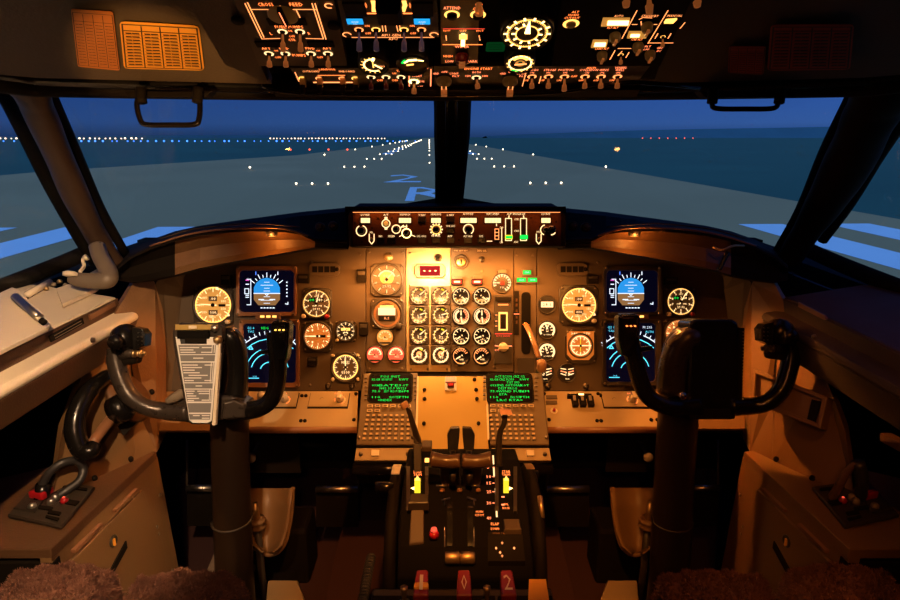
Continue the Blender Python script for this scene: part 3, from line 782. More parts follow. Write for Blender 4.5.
b = MB(OV); u, v = OV.loc(463, 37); su, sv = OV.sc(463, 37); b.box((u, v, .004), (su * 4, sv * 9, .005), 'lit_hot'); b.box((u, v + sv * 4, .005), (su * 8, sv * 2, .004), 'lit_amber'); b.build('equipment_switch', t)
b = MB(OV); u, v = OV.loc(462, 55); b.lathe([(.008, 0), (.009, .002), (.008, .010), (.0065, .012), (0, .012)], 'fire_handle', (u, v, 0), 16); b.box((u, v, .013), (.008, .012, .004), 'frost'); b.build('wiper_knob', t)
b = MB(OV); u, v = OV.loc(479, 3); b.tube([(u, v, 0), (u, v - .002, .012), (u, v - .003, .014)], [.003, .005, .003], 'frost', n=1); b.build('toggle_switch', t)

# --- engine start strip
t = module('engine_start_panel', 'dark engine start strip with two start knobs, above the centre post', [(434, 66), (530, 66), (522, 91), (434, 91)], 'panel_dark')
b = MB(OV)
b.pt('ENGINE START', 478.5, 68.3, 28, 2.2, 'lit_orange')
for x in (445, 512):
    b.pt('GRD', x - 9, 73.2, 6, 1.8, 'lit_pink'); b.pt('OFF', x - .5, 71.6, 6, 1.8, 'lit_pink'); b.pt('CONT', x + 9, 73.2, 9, 1.8, 'lit_pink'); b.pt('FLT', x + 11, 75.8, 7, 1.6, 'lit_pink')
b.pt('BOTH', 476.5, 71.9, 8, 1.8, 'lit_pink'); b.pt('IGN', 468, 75.6, 5, 1.8, 'lit_pink'); b.pt('IGN', 485, 75.6, 5, 1.8, 'lit_pink')
b.pl([(527, 68), (521, 91)], .8, 'lit_soft'); b.build('lit_legend', t)
for x in (444, 510):
    b = MB(OV); u, v = OV.loc(x, 79); b.lathe([(.0100, 0), (.0110, .002), (.0105, .006), (.009, .008), (0, .008)], 'dial_brown', (u, v, 0), 20); b.box((u, v, .011), (.0065, .022, .008), 'dial_brown'); b.box((u - .003, v, .0155), (.0010, .018, .001), 'lit_soft'); b.box((u + .003, v, .0155), (.0010, .018, .001), 'lit_soft'); b.box((u, v - .004, .018), (.0085, .010, .008), 'frost'); b.build('start_knob', t)
toggle(t, 476.5, 77, .018, r=1.15, ring='lit_white', dx=.15)
t = module('position_light_panel', 'dark strip of exterior light toggles along the lower right of the overhead', [(533, 66), (650, 66), (632, 89), (527, 91)], 'panel_dark')
b = MB(OV)
for q, x, w_ in (('LOGO', 534, 9), ('STROBE', 550, 12), ('POSITION', 566, 15), ('COLLISION', 589, 18), ('WING', 604, 9), ('WELL', 620, 9)): b.pt(q, x, 69.6, w_, 1.9, 'lit_pink')
b.pt('ANTI', 591, 67.6, 9, 1.8, 'lit_orange'); b.pt('WHEEL', 621, 67.4, 12, 1.8, 'lit_pink')
for x in (532, 548, 565, 587, 602, 618): b.pt('ON', x, 72.3, 4, 1.6, 'lit_pink'); b.pt('OFF', x - 6, 80, 5, 1.7, 'lit_orange')
b.pt('OFF', 574, 76, 6, 1.8, 'lit_orange'); b.pl([(541, 76), (539, 83)], .9, 'lit_soft'); b.build('lit_legend', t)
for x in (532, 548.5, 564.5, 585, 601, 617.5): toggle(t, x, 76, .019 if x != 564.5 else .024, r=1.1, tip='frost', ring='lit_soft')

# --- pressurisation panel (right)
t = module('pressurization_panel', 'black pressurization panel with slanted lit lines and amber windows, right end of the overhead', [(566, -30), (706, -30), (660, 66), (552, 66)], 'black_matte')
b = MB(OV)
for p in ([(637, 10), (622, 38)], [(668, 10), (648, 43)], [(685, 22), (680, 28)], [(615, 50), (610, 59)], [(648, 42.5), (673, 42.5)], [(618, 48), (631, 48)], [(632, 24), (637, 24)], [(654, 24), (657, 24)], [(658, 33), (655, 38)], [(671, 33), (668, 38)], [(629, 52), (626, 57)], [(622, 51), (618, 55)]): b.pl(p, 1.0, 'lit_soft')
b.pl([(641, 21), (642, 30), (647, 32)], .9, 'lit_soft'); b.pl([(639, 19), (643, 17), (652, 17.5)], .9, 'lit_soft')
b.pt('ALT', 575.5, 11.5, 7, 2, 'lit_orange'); b.pt('HORN', 573.5, 14.5, 10, 2, 'lit_orange'); b.pt('CUTOUT', 572, 17.5, 15, 2.2, 'lit_orange')
b.pt('FLT ALT', 613, 27.2, 11, 1.8, 'lit_orange'); b.pt('CAB ALT', 637, 39, 11, 1.8, 'lit_orange'); b.pt('LAND ALT', 602, 48.2, 13, 1.8, 'lit_orange')
b.pt('AUTO', 619, 15.5, 9, 2, 'lit_soft'); b.pt('STANDBY', 650, 15.5, 17, 2, 'lit_soft'); b.pt('MANUAL', 675, 15.3, 15, 2, 'lit_soft')
b.pt('FLT', 648, 46, 6, 1.6, 'lit_pink'); b.pt('OFF', 646, 49, 6, 1.6, 'lit_pink'); b.pt('GRD', 660, 47.5, 6, 1.6, 'lit_pink'); b.pt('DC', 659, 50.5, 4, 1.6, 'lit_pink')
b.build('lit_legend', t)
for (x0, y0, x1, y1, hx0, hx1) in ((601, 17.5, 630, 25, 608, 629), (627, 31, 648, 37, 631, 640), (591, 39.5, 608, 46.5, 595, 606)):
    b = MB(OV); b.pp([(x0 + 2, y0), (x1, y0), (x1 - 2, y1), (x0, y1)], 'dial_amber', 0, .002); b.pp([(hx0, y0 + 1.5), (hx1, y0 + 1.5), (hx1 - 1, y1 - 2), (hx0 - 1, y1 - 2)], 'lit_hot', .002, .003); b.build('altitude_window', t)
b = MB(OV); b.arc(OV.loc(571, 23), .0058, .0095, .001, 'lit_amber', 0, 360); b.cyl((*OV.loc(571, 23), 0), .0058, .004, 'dial_brown', 16); b.build('push_button', t)
for x, y in ((615, 34), (602, 53), (638, 44), (650, 52), (647, 24)):
    b = MB(OV); u, v = OV.loc(x, y); b.lathe([(.0060, 0), (.0068, .002), (.0062, .008), (.005, .010), (0, .010)], 'dial_brown', (u, v, 0), 16); b.box((u, v, .011), (.003, .011, .003), 'frost'); b.build('rotary_knob', t)
toggle(t, 663, 36, .014, r=.8, ring='lit_amber', ringw=.4); toggle(t, 621, 54, .014, r=.8, ring='lit_amber', ringw=.4)
b = MB(OV); b.pp([(666, 19), (677, 18), (673, 22), (664, 22)], 'lit_amber', 0, .002); b.build('amber_light', t)
for x, L in ((626, .012), (649, .020), (697, .012)):
    b = MB(OV); u, v = OV.loc(x, -4); b.tube([(u, v, 0), (u, v, L * .5), (u, v, L * .55), (u, v, L)], [.002, .003, .0045, .0035], 'frost', n=1); b.build('toggle_switch', t)
# green decal
b = MB(OV); b.pr(486, 42, 505, 51, 'lit_green_dim', 0, .001, rad=.003)
for k, q in enumerate((43.6, 46, 48.4)): b.pl([(489, q), (502, q)], .6, 'black', .0014)
tag(b.build('decal'), 'small green sticker beside the round overhead gauges', 'sticker')

# ================================================================== GLARESHIELD
XS = [118, 130, 150, 175, 200, 225, 250, 270, 285, 300, 315, 330, 347]
yS = [(118, 262), (130, 249), (150, 240), (184, 228), (240, 220), (300, 212), (347, 207.5)]
yL = [(118, 268), (130, 258), (150, 248), (175, 240), (190, 236), (215, 232), (255, 229.5), (285, 231), (300, 233), (312, 240), (345, 241)]
yF = [(118, 280), (130, 282), (150, 280), (175, 275), (190, 270), (215, 265), (250, 258.5), (280, 253.5), (300, 250), (312, 247.5), (345, 248)]
def ip(tb, x):
    for (a, b), (c, d) in zip(tb[:-1], tb[1:]):
        if x <= c: return b + (d - b) * (x - a) / (c - a)
    return tb[-1][1]
for s in (-1, 1):
    X = (lambda px: px) if s < 0 else (lambda px: 906 - px)
    nm = 'left' if s < 0 else 'right'
    m = MB(); rows = []
    for x in XS:
        d = 1.32 + .05 * max(0, (200 - x) / 80)
        r = [at(X(x), ip(yS, x), d + .26), at(X(x), ip(yS, x) + 4, d + .12), at(X(x), ip(yL, x) - 3, d + .02), at(X(x), ip(yL, x) - 1, d), at(X(x), ip(yL, x) + 1.5, d)]
        b_ = at(X(x), ip(yF, x), d + .03)
        r += [at(X(x), ip(yL, x) + 1.5, d + .012), at(X(x), ip(yL, x) * .6 + ip(yF, x) * .4, d + .045), at(X(x), ip(yL, x) * .2 + ip(yF, x) * .8, d + .045), b_, b_ + V((0, .012, -.006)), b_ + V((0, .20, .04))]
        rows.append(r)
    n = len(rows[0]); vs = [v for r in rows for v in r]
    for i in range(len(rows) - 1):
        for k in range(n - 1):
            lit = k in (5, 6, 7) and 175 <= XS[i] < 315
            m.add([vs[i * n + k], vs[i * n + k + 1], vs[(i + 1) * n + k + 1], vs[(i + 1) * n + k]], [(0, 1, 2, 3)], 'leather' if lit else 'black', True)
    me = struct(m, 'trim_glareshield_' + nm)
    # piping along the lip
    m = MB(); m.tube([at(X(x), ip(yL, x) - 2, 1.312 + .05 * max(0, (200 - x) / 80)) for x in (150, 175, 190, 215, 255, 285, 308)], .0022, 'bezel_warm', seg=8, n=3)
    m.tube([at(X(x), ip(yL, x) - 6, 1.322 + .05 * max(0, (200 - x) / 80)) for x in (160, 190, 225, 255, 300)], .0018, 'pillar_cover', seg=8, n=3)
    tag(m.build('edge_piping'), 'thin brown piping along the %s glareshield lip' % nm, 'piping')
    # reading lamp tucked under the lip
    M = Matrix.Translation(at(X(272), 238, 1.335))
    t = thing('map_lamp', 'small lamp glowing under the %s glareshield lip' % nm, 'lamp', M)
    R = Matrix.Rotation(math.radians(-25), 3, 'X')
    m = MB(); m.lathe([(.012, 0), (.014, .010), (.010, .016), (0, .017)], 'bezel', at(X(272), 235.5, 1.335), 16); m.build('lamp_shade', t)
    m = MB(); m.lathe([(0, -.002), (.008, -.001), (.010, .002)], 'lit_amber', at(X(272), 235.6, 1.335), 12); m.build('bulb', t)
    lamp('map_lamp_light' + ('' if s < 0 else '.001'), 'POINT', at(X(271), 239, 1.318), .22, WARM, size=.006)
    # chrome arm clip at the outboard end of the lip
    if s > 0:
        m = MB(); m.tube([at(713, 247, 1.32), at(722, 250, 1.31), at(733, 246, 1.31), at(744, 246, 1.32)], .0028, 'brass', seg=8); m.tube([at(728, 252, 1.31), at(723, 262, 1.31), at(719, 270, 1.31)], .005, 'black_gloss', seg=8)
        tag(m.build('cable_clip'), 'bent metal clip with black lead at the right end of the glareshield', 'clip')
    # two round knobs beside the mode control panel
    for i, (x, y) in enumerate(((320, 227), (333, 226))):
        f = Fr(at(X(x), y, 1.335), RT, UP)
        t = thing('glareshield_knob', '%s round switch of the two on the dark %s part of the glareshield' % (('outer', 'inner')[i], nm), 'knob', f.at(0, 0))
        b = MB(f); b.lathe([(.0105, -.01), (.0105, .003), (.008, .004), (.008, .002)], 'screw' if s < 0 else 'bezel', seg=20); b.build('collar', t)
        b = MB(f); b.lathe([(.0065, -.005), (.0062, .007), (.005, .009), (0, .009)], 'panel_brown', seg=16); b.build('knob', t)
# glareshield deck: from the mode control panel forward to the windscreen
m = MB(); m.slab([at(345, 206.5, 1.34), at(566, 206.5, 1.34), at(566, 207, 1.60), at(345, 207, 1.60)], (0, 0, -.02), 'black'); struct(m, 'trim_glareshield_deck')
m = MB(); m.slab([at(120, 262, 1.52), at(150, 243, 1.56), at(300, 213, 1.57), at(450, 208, 1.58), at(606, 213, 1.57), at(756, 243, 1.56), at(786, 262, 1.52), at(786, 262, 1.52) + V((0, .5, -.02)), at(450, 208, 1.58) + V((0, .55, -.02)), at(120, 262, 1.52) + V((0, .5, -.02))], (0, 0, -.03), 'black')
struct(m, 'trim_glareshield_base')

# ------------------------------------------------------------------ mode control panel
MC = Fr(at(457, 227, 1.30), RT, UP)
t = thing('mode_control_panel', 'long black panel with lit windows and knobs on the glareshield, under the centre post', 'control panel', MC.at(0, 0))
b = MB(MC); b.pp([(347, 215), (351, 209.5), (562, 209.5), (567, 215), (566, 246), (349, 246)], 'black', -.05, -.003, bev=.002)
b.build('housing', t)
b = MB(MC); b.pr(353, 211.5, 561, 245.5, 'mcp_face', -.02, 0, rad=.003); b.pl([(353, 212.4), (560, 212.4)], .5, 'lit_soft', .0008)
for x, y in ((355, 223), (378, 218.5), (392, 218), (372, 228), (531, 218), (540, 227), (556, 222), (362, 242), (459, 240)): b.cyl((*MC.loc(x, y), 0), .0022, .001, 'black', 8, 0)
b.build('face_plate', t)
b = MB(MC)
for q, x, y, w_ in (('COURSE', 365, 214.8, 9), ('A/T', 386, 214.8, 5), ('IAS/MACH', 405, 214.5, 10), ('V NAV', 422, 215, 7), ('HEADING', 436, 214.3, 10), ('L NAV', 450.5, 215, 7), ('ALTITUDE', 468, 214, 10), ('VERT SPEED', 492.5, 214, 13), ('A/P ENGAGE', 516, 214, 18), ('COURSE', 545.5, 214, 9),
                   ('N1', 380.5, 236.2, 3), ('SPEED', 391.5, 236.2, 7), ('LVL CHG', 421.5, 236.2, 9), ('HDG SEL', 436, 235.8, 9), ('APP', 450, 236.2, 5), ('VOR LOC', 450.5, 226, 9), ('ALT HLD', 468, 236.2, 9), ('V/S', 481, 236.2, 4), ('F/D', 371.5, 232.5, 3), ('CMD', 516.5, 219.3, 5), ('CWS', 516.5, 231, 5), ('DISENGAGE', 516, 242, 4), ('F/D', 538.5, 232, 3.5), ('DN', 501.5, 227.5, 3), ('UP', 501.5, 242.5, 3)):
    b.pt(q, x, y, w_, 1.9, 'lit_white')
for k in (0, 1):
    x = 508.5 if k == 0 else 523.5
    b.pl([(x - 3, 218.5), (x + 3, 218.5), (x + 3, 240.5), (x - 3, 240.5), (x - 3, 218.5)], .8, 'lit_white'); b.pl([(x + (0 if k else .5), 215.8), (x + .3, 218)], 1, 'lit_white')
b.pl([(501.7, 228), (501.7, 242)], .8, 'lit_white'); b.pl([(487, 241.2), (492, 241.2)], .8, 'lit_white'); b.pl([(496.5, 223.5), (496.5, 226)], .8, 'lit_white')
b.pl([(399.5, 236.5), (403, 234.8)], .8, 'lit_white'); b.pl([(415, 236.5), (411, 234.8)], .8, 'lit_white'); b.pl([(406.6, 225), (406.6, 229)], .8, 'lit_white'); b.pl([(400.5, 228), (403.5, 225.5)], 1.4, 'lit_white'); b.pl([(403, 227), (407, 226.5)], 1.0, 'lit_white')
b.build('lit_legend', t)
for x, w_, n_ in ((365.5, 9, '250'), (405, 12, '.730'), (436, 9.5, '295'), (468.5, 16, '35000'), (492.8, 16, '+1500'), (545.8, 9, '250')):
    b = MB(MC); b.pr(x - w_ / 2 - 1.2, 216.6, x + w_ / 2 + 1.2, 223.6, 'black', 0, .0015); b.pr(x - w_ / 2, 218.2, x + w_ / 2, 222.9, 'lit_white', .0015, .002)
    for q in range(1, 3 if w_ < 12 else 5): b.pl([(x - w_ / 2 + w_ * q / (3 if w_ < 12 else 5), 218.6), (x - w_ / 2 + w_ * q / (3 if w_ < 12 else 5), 222.6)], .35, 'lit_amber', .0024)
    b.build('display_window', t)
def ring_knob(x, y, r0, rk, lit='lit_white', a0=0, a1=360, kh=.014, km='black_gloss', dots=0):
    b = MB(MC); u, v = MC.loc(x, y); k = MC.sc(x, y)[0]
    if dots:
        for q in range(dots):
            a = 2 * PI * q / dots; b.disc((u + r0 * k * math.cos(a), v + r0 * k * math.sin(a)), .9 * k, .0008, lit, 8)
        b.arc((u, v), (r0 - 1.8) * k, (r0 - 1) * k, .0007, 'lit_amber')
    else: b.arc((u, v), (r0 - .55) * k, (r0 + .45) * k, .0008, lit, a0, a1)
    b.lathe([(rk * k, 0), (rk * k, kh * .7), (rk * k * .9, kh), (0, kh)], km, (u, v, 0), 18)
    b.build('rotary_knob', t)
ring_knob(361.5, 230.8, 5.2, 3.6, a0=-70, a1=75); ring_knob(361.5, 230.8, 5.2, 3.3, a0=115, a1=290); ring_knob(386, 223.6, 4.0, 2.4, km='dial_amber', kh=.006); ring_knob(396.2, 229.2, 4.2, 2.4); ring_knob(406.6, 233.3, 4.6, 2.0, lit='lit_hot', kh=.018)
ring_knob(436.2, 229.5, 5.8, 3.0, dots=12); ring_knob(468.5, 229.3, 5.0, 3.4, a0=-60, a1=240, kh=.018); ring_knob(545.5, 230, 5.0, 3.0, a0=100, a1=250); ring_knob(551, 230, 5.0, 4.2, a0=-90, a1=-30, kh=.016)
for ya_, yb_ in ((217, 219.5), (227.8, 229.6)): b = MB(MC); b.pr(384.6, ya_, 387.4, yb_, 'lit_white'); b.build('lit_mark', t)
for x in (371.7, 538.7):
    b = MB(MC); b.pl([(x - 2.4, 234), (x - 2.4, 241), (x, 244), (x + 2.4, 241), (x + 2.4, 234)], .9, 'lit_white'); b.cyl((*MC.loc(x, 239), 0), .0030, .008, 'brass', 10); b.build('toggle_switch', t)
for x, y in ((422, 219.8), (450.5, 219.8), (450.5, 230.3), (450.5, 240.5), (436, 240.5), (422, 240.5), (391.5, 240.8), (380.5, 240.8), (468, 240.5), (481.5, 240.3)):
    b = MB(MC); b.pr(x - 4, y - 3, x + 4, y + 3, 'black_gloss', 0, .004, bev=.0008); b.build('push_button', t)
b = MB(MC); u, v = MC.loc(496.5, 235); k = MC.sc(496, 235)[0]; b.box((u, v, .004), (4.6 * k, 12 * k, .010), 'black')
for q in range(4): b.pl([(494.6, 229.5 + q * 3.4), (498.4, 229.5 + q * 3.4)], .7, 'lit_soft', .0096)
b.pl([(494.6, 229.5), (494.6, 240)], .6, 'lit_soft', .0096); b.pl([(498.4, 229.5), (498.4, 240)], .6, 'lit_soft', .0096); b.build('thumb_wheel', t)
for x in (508.5, 523.5):
    b = MB(MC); b.pr(x - 2.3, 219.5, x + 2.3, 236, 'black', 0, .001); b.pr(x - 3.5, 235.5, x + 3.6, 239.3, 'lit_yellow' if x < 510 else 'lit_green', 0, .012)
    b.pr(x - 3.2, 236.5, x + 3.2, 239, 'lit_green', .012, .0125); b.build('paddle_switch', t)
# body behind the face, down to a level underside where the floodlights sit
m = MB(); a = [at(347, 211, 1.335), at(566, 211, 1.335), at(566, 244, 1.335), at(347, 244, 1.335)]
m.slab(a, (0, .20, -.004), 'black'); m.build('body', t)

# ================================================================== MAIN INSTRUMENT PANEL
DP = 1.56
MP = Fr(at(455, 320, DP), RT, UP)
K = DP / FPX
def PX(x, y): return MP.loc(x, y)
b = MB(MP)
b.pp([(163, 262), (200, 235), (700, 235), (744, 262), (744, 392), (163, 392)], 'panel_dark', -.05, -.012)
struct(b, 'trim_panel_backing')
def sheet(name, label, pts, m, screws=True):
    t = thing(name, label, 'instrument panel', MP.at(*PX(sum(p[0] for p in pts) / len(pts), sum(p[1] for p in pts) / len(pts))))
    b = MB(MP); b.pp(pts, m, -.012, -.001, bev=.0012); b.build('panel_sheet', t)
    if screws:
        for x, y in screws:
            b = MB(MP); u, v = PX(x, y); b.lathe([(.0034, -.001), (.0034, .001), (.0022, .0016), (0, .0016)], 'screw', (u, v, 0), 10); b.build('screw', t)
    return t
PC = sheet('captain_instrument_panel', 'brown sheet panel carrying the left pair of blue screens', [(163.5, 262), (303, 238), (365.5, 238), (365.5, 391), (163.5, 391)], 'panel_brown', ((310, 385), (350, 385), (336, 244), (360, 254), (312, 262)))
sheet('standby_instrument_panel', 'brown panel strip with the standby instruments, left of the engine gauges', [(366, 238), (405.5, 238), (405.5, 372), (366, 372)], 'panel_brown', ((369, 252), (402, 252), (369, 369), (402, 369)))
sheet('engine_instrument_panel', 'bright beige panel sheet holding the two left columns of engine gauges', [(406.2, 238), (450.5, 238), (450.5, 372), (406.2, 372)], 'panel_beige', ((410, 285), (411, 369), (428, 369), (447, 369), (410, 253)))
sheet('centre_instrument_panel', 'beige brown panel sheet holding the two right columns of engine gauges', [(451, 238), (513.5, 238), (513.5, 372), (451, 372)], 'panel_brown', ((456, 370), (494, 367), (482, 271)))
sheet('gear_lever_panel', 'brown panel strip around the slot of the landing gear lever', [(514, 238), (536.5, 238), (536.5, 391), (514, 391)], 'panel_brown', ((517, 255), (533, 255)))
sheet('first_officer_instrument_panel', 'brown sheet panel carrying the right pair of blue screens', [(537, 238), (604, 238), (744, 262), (744, 391), (537, 391)], 'panel_brown', ((548, 385), (586, 385), (598, 262), (540, 300)))
b = MB(MP); b.pr(366, 373, 536, 391, 'black', -.012, -.002); struct(b, 'trim_panel_gap')

def mpos(px, py): return MP.at(*PX(px, py))
WH = 'lit_white'
def ticks(b, r, n, a0, a1, r0, r1, wd, m=WH, z=.0012):
    for i in range(n):
        a = math.radians(a0 + (a1 - a0) * i / max(1, n - (0 if abs(a1 - a0) == 360 else 1))); c, s_ = math.cos(a), math.sin(a)
        b.line([(c * r * r0, s_ * r * r0), (c * r * r1, s_ * r * r1)], r * wd, z, m)
def needle(t, f, r, ang, L=.8, wd=.07, m=WH, tail=.2, z=.0022, name='needle'):
    b = MB(f); a = math.radians(ang); c, s_ = math.cos(a), math.sin(a)
    P = [(c * x - s_ * y, s_ * x + c * y) for x, y in ((-r * tail, -r * wd * .7), (r * L * .7, -r * wd * .5), (r * L, 0), (r * L * .7, r * wd * .5), (-r * tail, r * wd * .7))]
    b.prism(P, z, z + .0008, m); b.lathe([(r * .11, z), (r * .11, z + .0016), (0, z + .0018)], 'black', (0, 0, 0), 12); return b.build(name, t)
def instrument(name, label, px, py, r, case=None, cat='gauge', dial='dial_black', rim='bezel', group=None, round_=False, oct_=False, lampring=True):
    """round instrument let into the panel; r and case are sizes on the picture at the panel's distance"""
    t = thing(name, label, cat, mpos(px, py), group)
    f = Fr(MP.w(*PX(px, py)), RT, UP); R = r * K
    b = MB(f)
    if case:
        x0, y0, x1, y1 = [(q) for q in case]; a = PX(x0, y1); c = PX(x1, y0); o = PX(px, py)
        w0, h0, w1, h1 = a[0] - o[0], a[1] - o[1], c[0] - o[0], c[1] - o[1]
        cut = (w1 - w0) * (.22 if oct_ else .10)
        P = [(w1 - cut, h1), (w0 + cut, h1), (w0, h1 - cut), (w0, h0 + cut), (w0 + cut, h0), (w1 - cut, h0), (w1, h0 + cut), (w1, h1 - cut)][::-1]
        b.prism(P, -.004, .005, 'bezel', bev=.0015)
    b.lathe([(R * 1.16, -.002), (R * 1.16, .007), (R * 1.10, .0085), (R * 1.02, .007), (R * 1.0, .0052)] if case else [(R * 1.16, -.002), (R * 1.14, .003), (R * 1.04, .0035), (R * 1.0, .001)], rim, seg=36)
    bz = b.build('bezel', t)
    if case:
        for sx, sy in ((w0, h0), (w1, h0), (w1, h1), (w0, h1)):
            q = MB(f); q.lathe([(.0028, .004), (.0028, .006), (0, .0066)], 'screw', (sx * .84, sy * .84, 0), 8); q.build('screw', bz)
    z0 = .0053 if case else .0012
    f2 = Fr(f.w(0, 0, z0), RT, UP)
    return t, f2, R
def disp(b, st, x, y, wd, ht, m=WH, bgm=None, z=.0014):
    if bgm: b.rect(x - wd * .62, y - ht * .8, x + wd * .62, y + ht * .8, z - .0004, bgm)
    b.text(st, x, y, wd, ht, z, m)

# --- airspeed indicators
for px, py, side, cs in ((214, 305, 'left', (194, 286, 234, 326)), (578.5, 305, 'right', (559, 285, 598, 325))):
    t, f, R = instrument('airspeed_indicator', 'large amber-lit airspeed dial on the %s side of the main panel' % side, px, py, 18 if side == 'left' else 17, cs)
    b = MB(f); b.disc((0, 0), R, 0, 'dial_amber'); ticks(b, R, 12, 90, 450, .74, .94, .05); ticks(b, R, 36, 90, 450, .86, .95, .02); b.arc((0, 0), R * .93, R * .99, .0012, 'lit_amber')
    for i in range(8):
        a = math.radians(60 - i * 40); b.text(('60', '100', '150', '200', '250', '300', '350', '400')[i], R * .62 * math.cos(a), R * .62 * math.sin(a), R * .25, R * .13, .0014, WH)
    b.rect(-R * .25, R * .22, R * .22, R * .48, .0008, 'dial_brown'); disp(b, '.00', 0, R * .35, R * .3, R * .15); b.rect(-R * .25, -R * .55, R * .25, -R * .28, .0008, 'dial_brown'); disp(b, '000', 0, -R * .41, R * .34, R * .15); b.rect(R * .3, -R * .09, R * .68, R * .05, .0008, 'black')
    b.text('KNOTS', 0, -R * .68, R * .3, R * .08, .0014, WH)
    b.build('dial_face', t); needle(t, f, R, 176, .78, .05)
    b = MB(f); a = math.radians(-32); b.prism([(R * .95, -R * .6), (R * .8, -R * .62), (R * .9, -R * .45)], .004, .0055, WH); b.prism([(R * .2, R * .85), (R * .35, R * .82), (R * .3, R * .98), (R * .18, R * .99)], .004, .0055, WH); b.build('speed_bug', t)
    b = MB(f); b.lathe([(.006, 0), (.006, .012), (.004, .014), (0, .014)], 'knob_cream', (R * .85, -R * .93, 0), 12); b.build('knob', t)

# --- attitude display and navigation display screens
def screen(name, label, x0, y0, x1, y1, bx0, by0, bx1, by1):
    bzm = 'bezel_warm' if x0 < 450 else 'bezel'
    cx, cy = (x0 + x1) / 2, (y0 + y1) / 2
    t = thing(name, label, 'screen', mpos(cx, cy)); f = Fr(MP.w(*PX(cx, cy)), RT, UP)
    O = [(x - PX(cx, cy)[0], y - PX(cx, cy)[1]) for x, y in rrect(*PX(bx0, by1), *PX(bx1, by0), .006)]
    I = [(x - PX(cx, cy)[0], y - PX(cx, cy)[1]) for x, y in rrect(*PX(x0, y1), *PX(x1, y0), .010)]
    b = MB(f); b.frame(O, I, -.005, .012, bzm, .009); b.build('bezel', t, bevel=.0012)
    for sx in (bx0 + 2, bx1 - 2):
        for sy in (by0 + 2, by1 - 2):
            u, v = PX(sx, sy); o = PX(cx, cy); b = MB(f); b.lathe([(.0035, .010), (.0035, .0135), (0, .014)], 'screw', (u - o[0], v - o[1], 0), 10); b.build('screw', t)
    b = MB(f); b.prism(I, -.004, .003, 'disp_black')
    return t, f, b
CY, SW, GN = 'lit_cyan', 'lit_scrwhite', 'lit_green'
